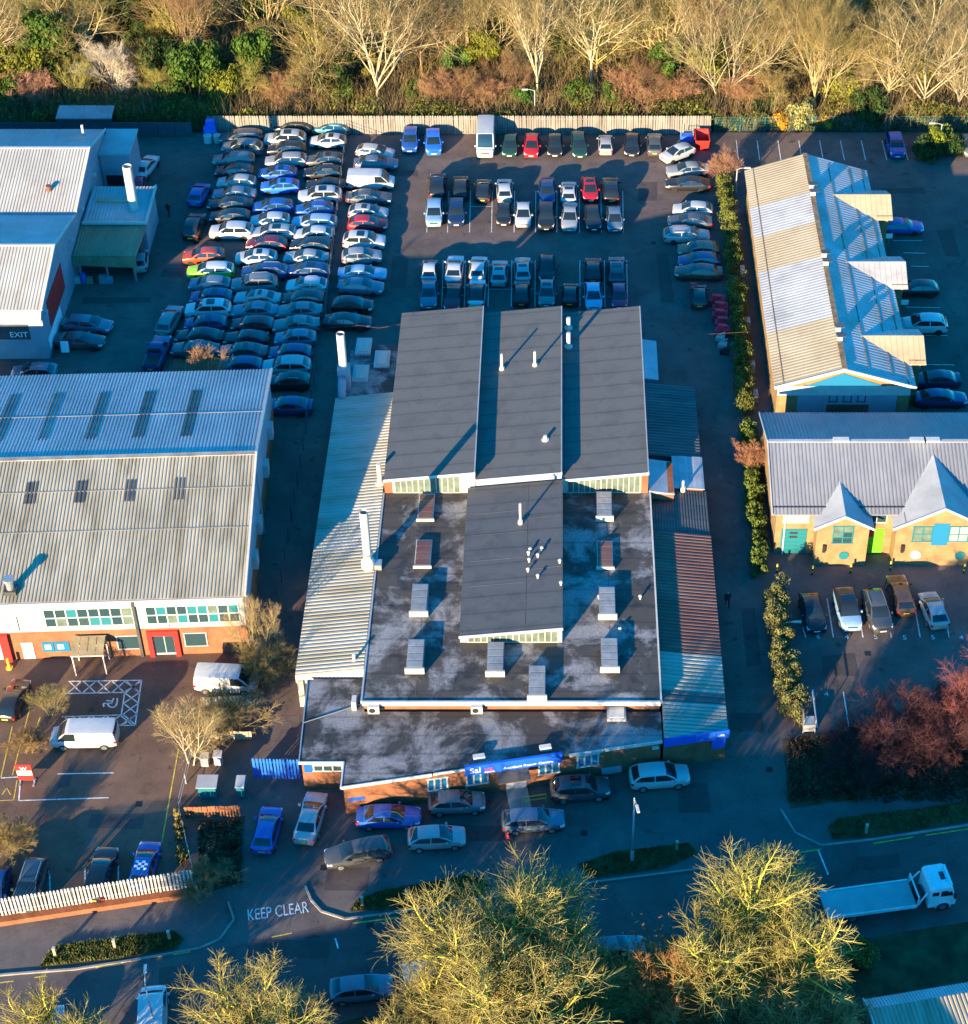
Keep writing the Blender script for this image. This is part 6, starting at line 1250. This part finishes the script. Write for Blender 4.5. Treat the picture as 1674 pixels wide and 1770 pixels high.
# ================================================================ FENCES, STREET FURNITURE, SMALL THINGS
def fence(name, label, a, b, ht, pitch, wpale, matp, matr, z0=0.0, pointed=True, posts=2.75, thick=.03):
    a = Vector(a); b = Vector(b); d = (b - a); L_ = d.length; d /= L_; t = thing(name, label, 'fence', (a.x, a.y, z0)); ang = math.atan2(d.y, d.x); t.rotation_euler.z = ang
    m = MB(); hw = wpale / 2
    if pointed: pr = [(-hw, 0), (hw, 0), (hw, ht - .12), (0, ht), (-hw, ht - .12)]
    else: pr = [(-hw, 0), (hw, 0), (hw, ht), (-hw, ht)]
    k = len(pr); m.v = [(x, -thick, z + .05) for x, z in pr] + [(x, 0, z + .05) for x, z in pr]; m.f = [tuple(range(k)), tuple(range(2 * k - 1, k - 1, -1))] + [(i, k + i, k + (i + 1) % k, (i + 1) % k) for i in range(k)]
    me = meshof('pale', m, matp); n = int(L_ / pitch); rd = random.Random(int(L_ * 10))
    for i in range(n):
        o = link(bpy.data.objects.new('pale', me)); o.parent = t; o.location = ((i + .5) * pitch, rd.uniform(-.015, .015), rd.uniform(-.03, .02)); o.rotation_euler.y = rd.gauss(0, .012)
    for z in (ht * .22, ht * .8):
        q = MB().box(0, L_, .005, .05, z, z + .06); o = link(bpy.data.objects.new('rail', meshof('rail', q, matr))); o.parent = t
    pm = meshof('post', MB().box(-.05, .05, .055, .16, 0, ht - .1), matr)
    for i in range(int(L_ / posts) + 1): o = link(bpy.data.objects.new('post', pm)); o.parent = t; o.location.x = min(i * posts, L_ - .06)
    return t
a, b = G(362, 235), G(1231, 235)
fence('palisade_fence', 'tall pale galvanised palisade fence along the back of both yards', (a.x, FY, 0), (b.x, FY, 0), 2.45, .285, .235, 'pale', 'steel')
a, b = G(-2, 1592), G(341, 1540)
fence('palisade_fence', 'pale palisade fence on a low brick wall at the bottom left', (a.x, a.y, 0), (b.x, b.y, 0), 2.0, .265, .15, 'pale_white', 'steel', z0=.5)
mb = MB(); d = (b - a).normalized(); s = Vector((d.y, -d.x, 0)); q = [a + s * .55, b + s * .55, b - s * .1, a - s * .1]; mb.hexa([(p.x, p.y) for p in q], 0, .5)
tag(build('dwarf_wall', mb, M['brick']), 'low orange brick wall carrying the pale palisade fence', 'wall')
a, b = G(441, 1345), G(523, 1347)
fence('palisade_gate', 'bright blue palisade gate left of the brick office', (a.x, a.y, 0), (b.x, b.y, 0), 2.3, .26, .16, 'bluefence', 'bluefence')
def rails(name, label, pix, ht, nr, mat, post=2.4, r=.035, cat='fence'):
    P = [G(*p) for p in pix]; t = thing(name, label, cat, P[0])
    for a, b in zip(P[:-1], P[1:]):
        for k in range(nr):
            z = ht * (k + 1) / nr; build('rail', MB().bar((a.x, a.y, z), (b.x, b.y, z), r, r), M[mat], t)
        L_ = (b - a).length; m = max(1, int(L_ / post))
        for i in range(m + 1):
            p = a.lerp(b, i / m); build('post', MB().bar((p.x, p.y, 0), (p.x, p.y, ht + .05), .07, .07, (1, 0, 0)), M[mat], t)
    return t
rails('rail_fence', 'white rail fence along the right side of the left car park', [(333, 1310), (311, 1400), (316, 1428), (343, 1548)], 1.1, 2, 'pale_white')
rails('boundary_fence', 'thin dark wire fence between the storage yard and the main yard', [(603, 222), (577, 440), (563, 560)], 1.9, 4, 'wall_dark')
rails('boundary_fence', 'thin dark wire fence beside the blue shaded end of the long unit', [(548, 640), (505, 900), (462, 1160)], 1.6, 3, 'wall_dark')
rails('mesh_fence', 'green mesh fence at the wood edge behind the parking bays', [(1236, 228), (1450, 226), (1690, 226)], 1.9, 9, 'teal', 2.6, .03)
# dark board fence in the shadow of the white unit
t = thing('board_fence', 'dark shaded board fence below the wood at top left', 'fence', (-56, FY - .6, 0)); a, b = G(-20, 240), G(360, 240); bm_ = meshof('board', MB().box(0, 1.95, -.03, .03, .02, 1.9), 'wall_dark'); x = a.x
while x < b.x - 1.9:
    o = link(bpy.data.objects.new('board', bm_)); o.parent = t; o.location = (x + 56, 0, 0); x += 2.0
# little yards beside the left car park
t = fence('timber_fence', 'brown timber fence above the litter bank', tuple(G(322, 1415)), tuple(G(418, 1412)), 1.3, .22, .19, 'brick', 'brown_seam', pointed=False)
t = fence('timber_fence', 'pale timber fence below the upper white van', tuple(G(352, 1222)), tuple(G(448, 1218)), 1.1, .25, .2, 'sh_frost', 'brown_seam', pointed=False)
t = fence('timber_fence', 'low tan timber fence beside the boundary shrubs', tuple(G(372, 1278)), tuple(G(442, 1278)), .9, .25, .22, 'sh_tan', 'brown_seam', pointed=False)
def bin_(px, py, label, mat, w_=.7, d=.7, h=1.2, lid='black', name='wheeled_bin', cat='bin'):
    p = G(px, py); t = thing(name, label, cat, (p.x, p.y, 0))
    build('body', MB().hexa([(p.x - w_ * .42, p.y - d * .42), (p.x + w_ * .42, p.y - d * .42), (p.x + w_ * .42, p.y + d * .42), (p.x - w_ * .42, p.y + d * .42)], .08, h * .9), M[mat], t)
    build('lid', MB().hexa([(p.x - w_ * .5, p.y - d * .5), (p.x + w_ * .5, p.y - d * .5), (p.x + w_ * .5, p.y + d * .5), (p.x - w_ * .5, p.y + d * .5)], h * .9, [h * .95, h * .95, h, h]), M[lid], t)
    for sx in (-.35, .35): build('wheel', MB().tube([(p.x + sx * w_ - .04, p.y + .3 * d, .1), (p.x + sx * w_ + .04, p.y + .3 * d, .1)], .1, 8), M['tyre'], t)
    return t
bin_(362, 1372, 'large teal waste container beside the boundary', 'teal', 1.6, 1.3, 1.5, 'sh_grey', 'waste_container', 'container'); bin_(356, 1322, 'grey bin left of the pair above the teal container', 'sh_grey', .7, .7, 1.1, 'sh_frost'); bin_(379, 1320, 'pale grey bin right of the pair above the teal container', 'wall_grey', .7, .7, 1.2, 'sh_frost'); bin_(419, 1372, 'tall teal and white bin against the plot boundary', 'teal', .7, 1.2, 1.5, 'sh_frost')
# red skip and crimson heap
def skip(px, py, label, L_=2.6, w_=1.5, h=1.2, rz=1.57, mat='red'):
    p = G(px, py); t = thing('skip', label, 'skip', (p.x, p.y, 0)); c, s = math.cos(rz), math.sin(rz); f = lambda x, y: (p.x + x * c - y * s, p.y + x * s + y * c)
    o_ = [f(-L_ / 2, -w_ / 2), f(L_ / 2, -w_ / 2), f(L_ / 2, w_ / 2), f(-L_ / 2, w_ / 2)]; i_ = [f(-L_ * .36, -w_ * .45), f(L_ * .36, -w_ * .45), f(L_ * .36, w_ * .45), f(-L_ * .36, w_ * .45)]
    mb = MB(); n = 0; mb.v = [(x, y, .02) for x, y in i_] + [(x, y, h) for x, y in o_]; mb.f = [(3, 2, 1, 0)] + [(k, (k + 1) % 4, 4 + (k + 1) % 4, 4 + k) for k in range(4)]; build('shell', mb, M[mat], t)
    for k in range(4): a, b = o_[k], o_[(k + 1) % 4]; build('rim', MB().bar((a[0], a[1], h), (b[0], b[1], h), .1, .1), M[mat], t)
    for sd in (-1, 1):
        a, b = f(-.2, sd * (w_ / 2 + .04)), f(.2, sd * (w_ / 2 + .04)); build('lifting_lug', MB().bar((a[0], a[1], h * .7), (b[0], b[1], h * .7), .1, .12), M[mat], t)
    return t
skip(1213, 252, 'bright red skip in the back right corner of the main yard', 2.8, 1.6, 1.4)
p = G(1187, 243); t = thing('storage_cage', 'blue framed cage against the back fence beside the red skip', 'cage', (p.x, p.y, 0))
build('tub', MB().box(p.x - .75, p.x + .75, p.y - .5, p.y + .5, .05, .8), M['bluefence'], t)
for sx in (-.72, .72):
    for sy_ in (-.47, .47): build('post', MB().box(p.x + sx - .03, p.x + sx + .03, p.y + sy_ - .03, p.y + sy_ + .03, .8, 1.6), M['steel'], t)
build('top_rail', MB().box(p.x - .75, p.x + .75, p.y - .5, p.y - .46, 1.55, 1.62), M['steel'], t)
M['crimson'] = surf('crimson_plastic', (.62, .03, .05), .5, var=.35, scale=1.5, bmp=0)
rd = random.Random(8)
for i in range(5):
    p = G(1240 + i * 2.6 + rd.uniform(-2, 2), 528 + i * 13); tag(build('crimson_barrier', MB().hexa([(p.x - .8, p.y - .3), (p.x + .75, p.y - .45), (p.x + .85, p.y + .4), (p.x - .75, p.y + .5)], 0, [.7, .9, 1.1, .8]).hexa([(p.x - .5, p.y - .1), (p.x + .5, p.y - .2), (p.x + .5, p.y + .2), (p.x - .5, p.y + .3)], .5, 1.3), M['crimson']), f'crimson plastic barrier {ordn(i + 1)} from the top of the heap by the right hedge', 'barrier', 'crimson barriers by the right hedge')
for i in range(3):
    p = G(1245 + i * 4, 588 + i * 12); tag(build('scrap_panel', MB().hexa([(p.x - .5, p.y - .15), (p.x + .4, p.y - .3), (p.x + .5, p.y + .2), (p.x - .4, p.y + .25)], 0, [.5, .25, .6, .4]).bar((p.x - .4, p.y, .5), (p.x + .5, p.y + .3, .8), .12, .08), M['sh_white' if i < 2 else 'dark']), f'scrap car panel {ordn(i + 1)} below the crimson heap', 'scrap', 'scrap below the crimson barriers')
# engine-less wreck load: red part on the dark wreck
p = G(1200, 497, 1.3); tag(build('scrap_panel', MB().hexa([(p.x - .4, p.y - .2), (p.x + .3, p.y - .25), (p.x + .35, p.y + .25), (p.x - .35, p.y + .3)], 1.62, [1.78, 1.72, 1.8, 1.74]), M['crimson']), 'red panel lying on the dark wreck at the right boundary', 'scrap')
# blue and white racking by the fence left
p = G(367, 238); t = thing('tool_rack', 'blue and white rack of drums beside the back fence at left', 'rack', (p.x, p.y, 0))
build('cabinet', MB().box(p.x - .8, p.x + .6, p.y - .5, p.y + .4, 0, 1.5), M['bluefence'], t); build('lid', MB().box(p.x - .5, p.x + .5, p.y - .3, p.y + .45, 1.5, 2.3), M['bluefence'], t); build('drum', MB().cyl((p.x - .3, p.y - 1.0), .5, 0, .9, 12), M['white'], t); build('drum', MB().cyl((p.x + .75, p.y - .9), .45, 0, .9, 12), M['cream'], t)
p = G(388, 222); t = thing('trolley', 'white wheeled frame in front of the back fence', 'trolley', (p.x, p.y, 0)); build('frame', MB().bar((p.x - .9, p.y, 1.3), (p.x + 1.3, p.y, 1.3), .07, .07).bar((p.x + 1.3, p.y, .1), (p.x + 1.3, p.y, 1.3), .07, .07, (1, 0, 0)).bar((p.x - .9, p.y, .1), (p.x - .9, p.y, 1.3), .07, .07, (1, 0, 0)), M['white'], t); build('box', MB().box(p.x - .9, p.x + .1, p.y - .4, p.y + .3, .1, 1.0), M['cream'], t)
# lamp posts
def lamp(px, py, h, label, rz=0.0, mat='sh_frost'):
    p = G(px, py); t = thing('street_lamp', label, 'street lamp', (p.x, p.y, 0)); build('pole', MB().cyl((p.x, p.y), .09, 0, h, 10, .05), M[mat], t, True); e = Vector((p.x + math.cos(rz) * .9, p.y + math.sin(rz) * .9, h + .12))
    build('arm', MB().tube([(p.x, p.y, h - .1), (p.x + math.cos(rz) * .4, p.y + math.sin(rz) * .4, h + .08), tuple(e)], .035, 6), M[mat], t); build('lamp_head', MB().bar((e.x - math.cos(rz) * .1, e.y - math.sin(rz) * .1, e.z), (e.x + math.cos(rz) * .6, e.y + math.sin(rz) * .6, e.z), .2, .12), M['white'], t); build('base_box', MB().cyl((p.x, p.y), .13, 0, 1.1, 10), M[mat], t); return t
lamp(1093, 1488, 7.2, 'tall lamp post between the forecourt and the right verge', -1.4); lamp(925, 203, 3.6, 'thin lamp post standing in front of the wood', 3.14); lamp(272, 1790, 6.0, 'lamp post beside the white van at the bottom edge', 1.7); lamp(1352, 1100, 1.6, 'short white post lamp beside the right hedge', 0)
lamp(1622, 262, 3.6, 'small lamp post behind the yellow topped bush', 3.14); lamp(1272, 332, 3.0, 'white lamp post at the top end of the right hedge', 0)
# verge posts
for i, (px, py) in enumerate(((97, 1654), (200, 1640), (294, 1625), (627, 1566), (704, 1556), (776, 1542), (1170, 1470), (1497, 1441))):
    p = G(px, py); t = thing('verge_post', f'pale concrete post {ordn(i + 1)} from the left on the road verges', 'bollard', (p.x, p.y, .1), 'posts along the verges'); build('shaft', MB().hexa([(p.x - .1, p.y - .1), (p.x + .1, p.y - .1), (p.x + .1, p.y + .1), (p.x - .1, p.y + .1)], .08, 1.0), M['sh_tan'], t); build('cap', MB().hexa([(p.x - .11, p.y - .11), (p.x + .11, p.y - .11), (p.x + .11, p.y + .11), (p.x - .11, p.y + .11)], 1.0, 1.08), M['cream'], t)
for i, (px, py) in enumerate(((1343, 990), (1404, 993), (1470, 990), (1539, 985), (1666, 990))):
    p = G(px, py); t = thing('striped_bollard', f'black and yellow bollard {ordn(i + 1)} from the left before the buff brick unit', 'bollard', (p.x, p.y, 0), 'bollards before the buff brick unit')
    for k in range(4): build('band', MB().cyl((p.x, p.y), .09, .25 * k, .25 * k + .25, 10), M['yellow' if k % 2 else 'black'], t)
# A-board, planters, tanks
p = G(48, 1352); t = thing('sign_board', 'red and white advertising board in the left car park', 'sign', (p.x, p.y, 0)); build('panel', MB().hexa([(p.x - .62, p.y - .1), (p.x + .62, p.y - .1), (p.x + .62, p.y), (p.x - .62, p.y)], .35, 2.1), M['red'], t); build('print_panel', MB().box(p.x - .58, p.x + .58, p.y - .12, p.y - .1, .95, 1.45), M['letter'], t)
text('lettering', 'W', .55, (p.x - .3, p.y - .125, 1.52), 0, M['letter'], t)
for sx in (-.55, .55): build('leg', MB().bar((p.x + sx, p.y, 0), (p.x + sx, p.y, .4), .06, .06, (1, 0, 0)), M['steel'], t); build('foot', MB().box(p.x + sx - .08, p.x + sx + .08, p.y - .45, p.y + .35, 0, .05), M['steel'], t)
p = G(17, 1155); tag(build('warning_post', MB().cyl((p.x, p.y), .12, 0, 1.1, 10).cyl((p.x, p.y), .3, 0, .12, 10), M['yellow']), 'yellow post beside the red door surround at left', 'post')
p = G(1397, 1262); t = thing('cage_trolley', 'pale wheeled cage at the foot of the front right hedge', 'trolley', (p.x, p.y, 0)); build('tray', MB().box(p.x - .45, p.x + .5, p.y - .3, p.y + .7, .15, .9), M['sh_frost'], t)
for sx, sy_ in ((-.45, -.3), (.5, -.3), (-.45, 3.1), (.5, 3.1)): build('post', MB().box(p.x + sx - .03, p.x + sx + .03, p.y + sy_ - .03, p.y + sy_ + .03, 0, 1.5), M['sh_frost'], t)
for sx in (-.45, .5): build('rail', MB().box(p.x + sx - .03, p.x + sx + .03, p.y - .3, p.y + 3.1, 1.45, 1.52), M['sh_frost'], t)
for i, (px, py) in enumerate(((1535, 421), (1562, 536))):
    p = G(px, py); t = thing('bay_sign', f'{("upper", "lower")[i]} white sign on a post beside the gabled tan roof', 'sign', (p.x, p.y, 0), 'bay signs'); build('post', MB().cyl((p.x, p.y), .04, 0, 1.2, 6), M['steel'], t); build('plate', MB().box(p.x - .4, p.x + .4, p.y - .06, p.y - .03, .7, 1.3), M['letter'], t)
for i, (px, py) in enumerate(((1283, 475), (1292, 565), (1300, 640), (1305, 690))):
    p = G(px, py); t = thing('wall_condenser', f'pale condenser box {ordn(i + 1)} from the top beside the tan roofed unit', 'air conditioner', (p.x, p.y, 0), 'condensers beside the tan roofed unit'); build('casing', MB().box(p.x - .25, p.x + .25, p.y - .5, p.y + .5, .1, .9), M['sh_frost'], t); build('grille', MB().tube([(p.x - .26, p.y, .5), (p.x - .28, p.y, .5)], .3, 12), M['black'], t); build('plinth', MB().box(p.x - .3, p.x + .3, p.y - .55, p.y + .55, 0, .1), M['concrete'], t)
# loose stickered boards, manhole covers
p = G(112, 602, .6); tag(build('notice_board', MB().hexa([(p.x - .4, p.y - .05), (p.x + .4, p.y - .05), (p.x + .4, p.y + .25), (p.x - .4, p.y + .25)], [.1, .1, .1, .1], [.2, .2, 1.3, 1.3]), M['letter']), 'white notice board leaning beside the dark parked car', 'sign')
for px, py in ((221, 547), (157, 1455), (1297, 1270)):
    p = G(px, py); o = build('manhole_cover', MB().box(p.x - .4, p.x + .4, p.y - .4, p.y + .4, .004, .02), M['sh_dark']); o['kind'] = 'structure'
# scattered clutter under the brown canopy: crates and drums
cl = [('crate', 'brick'), ('crate', 'white'), ('drum', 'bluefence'), ('crate', 'sh_tan'), ('drum', 'sh_rust'), ('crate', 'sh_grey'), ('crate', 'wall_blue')]
for i, (k, mt) in enumerate(cl):
    p = G(124 + i * 11, 488); h = .6 + .12 * (i % 3)
    mb = MB().box(p.x - .35, p.x + .35, p.y - .3, p.y + .3, 0, h) if k == 'crate' else MB().tube([(p.x, p.y, 0), (p.x, p.y, h * .3), (p.x, p.y, h * .33), (p.x, p.y, h * .7), (p.x, p.y, h * .73), (p.x, p.y, h + .2)], [.27, .28, .3, .3, .28, .28], 12)
    if k == 'crate':
        for z in (h * .25, h * .75): mb.box(p.x - .37, p.x + .37, p.y - .32, p.y - .3, z - .05, z + .05)
    tag(build('storage_' + k, mb, M[mt]), f'{k} {ordn(i + 1)} from the left under the brown canopy', k, 'clutter under the brown canopy')
# --- people
def person(px, py, label, top, legs, rz, stride=.25, hair=(.03, .02, .015), arm=.2):
    p = G(px, py); t = thing('person', label, 'person', (p.x, p.y, .02)); t.rotation_euler.z = rz
    V = {'pel': (0, 0, .95), 'wst': (0, 0, 1.1), 'ch': (0, 0, 1.35), 'nk': (.01, 0, 1.5), 'hd': (.03, 0, 1.62), 'tp': (.02, 0, 1.72)}
    E_ = [('pel', 'wst'), ('wst', 'ch'), ('ch', 'nk'), ('nk', 'hd'), ('hd', 'tp')]; Rr = {'pel': .16, 'wst': .15, 'ch': .18, 'nk': .065, 'hd': .105, 'tp': .06}
    for s, sg in (('l', 1), ('r', -1)):
        st_ = stride * sg; V.update({s + 'hip': (0, .10 * sg, .88), s + 'kn': (st_ * .5 + .03, .11 * sg, .5), s + 'an': (st_, .11 * sg, .09), s + 'to': (st_ + .16, .12 * sg, .05), s + 'sh': (0, .19 * sg, 1.41), s + 'el': (-st_ * .5 * arm * 2, .27 * sg, 1.14), s + 'wr': (.12 - st_ * .6, .25 * sg, .90), s + 'ha': (.16 - st_ * .7, .24 * sg, .82)})
        E_ += [('pel', s + 'hip'), (s + 'hip', s + 'kn'), (s + 'kn', s + 'an'), (s + 'an', s + 'to'), ('ch', s + 'sh'), (s + 'sh', s + 'el'), (s + 'el', s + 'wr'), (s + 'wr', s + 'ha')]
        Rr.update({s + 'hip': .10, s + 'kn': .068, s + 'an': .045, s + 'to': .04, s + 'sh': .075, s + 'el': .052, s + 'wr': .036, s + 'ha': .042})
    ks = list(V); me = bpy.data.meshes.new('body'); me.from_pydata([V[k] for k in ks], [(ks.index(a), ks.index(b)) for a, b in E_], []); o = link(bpy.data.objects.new('body_rig', me)); md = o.modifiers.new('s', 'SKIN')
    for k, sv in zip(ks, me.skin_vertices[0].data): sv.radius = (Rr[k], Rr[k]); sv.use_root = k == 'pel'
    o.modifiers.new('d', 'SUBSURF').levels = 2; bpy.context.view_layer.update(); nm = bpy.data.meshes.new_from_object(o.evaluated_get(bpy.context.evaluated_depsgraph_get())); bpy.data.objects.remove(o)
    mats = {'top': top, 'legs': legs, 'skin': (.45, .26, .18), 'shoe': (.02, .02, .02), 'hair': hair}; nm.materials.clear(); idx_ = {}
    for i, (k, c) in enumerate(mats.items()): nm.materials.append(M.setdefault('p_' + k + str(c), plain('cloth_' + k, c, .8))); idx_[k] = i
    for f in nm.polygons:
        c = f.center; f.use_smooth = True
        f.material_index = idx_['shoe'] if c.z < .11 else idx_['legs'] if c.z < .98 and abs(c.y) < .2 else idx_['skin'] if (c.z < .9 and abs(c.y) > .2) else idx_['top'] if c.z < 1.5 else idx_['hair'] if c.z > 1.66 or c.x < -.01 else idx_['skin']
    b = link(bpy.data.objects.new('body', nm)); b.parent = t; return t
person(293, 374, 'person in dark clothes walking in the storage yard aisle', (.015, .016, .02), (.015, .017, .025), 1.2); person(1257, 1048, 'person in dark clothes walking down the shaded right drive', (.02, .02, .025), (.015, .015, .02), -1.5, hair=(.3, .25, .2)); person(878, 1462, 'person in a red top at the edge of the forecourt', (.5, .03, .06), (.03, .035, .06), .3)
# --- unseen building added below the frame, heights stepped to shade forecourt and right drive
wk = thing('unseen_shade_building', 'unseen long building added across the road to shade the forecourt', 'building', (-8, -72, 0)); WF = Fr((-36, -68.5), .19)
for u0, u1, h in ((0, 14, 5.4), (14, 27, 6.2), (27, 52, 8.2)):
    build('wall', MB().hexa([WF.xy(u0, -16), WF.xy(u1, -16), WF.xy(u1, 0), WF.xy(u0, 0)], 0, h - .2), M['wall_grey'], wk); build('roof', MB().corr(WF(u0, -16.2, h), WF(u1, -16.2, h), WF(u1, .2, h), WF(u0, .2, h), .4, .05).slab(WF(u0, -16.2, h - .02), WF(u1, -16.2, h - .02), WF(u1, .2, h - .02), WF(u0, .2, h - .02), .18), M['sh_frost'], wk)
    window(wk, WF.xy(u0, -16), WF.xy(u1, -16), 2, 12, 3, 4.5, 6, 1, 'white', 'glass', .1)
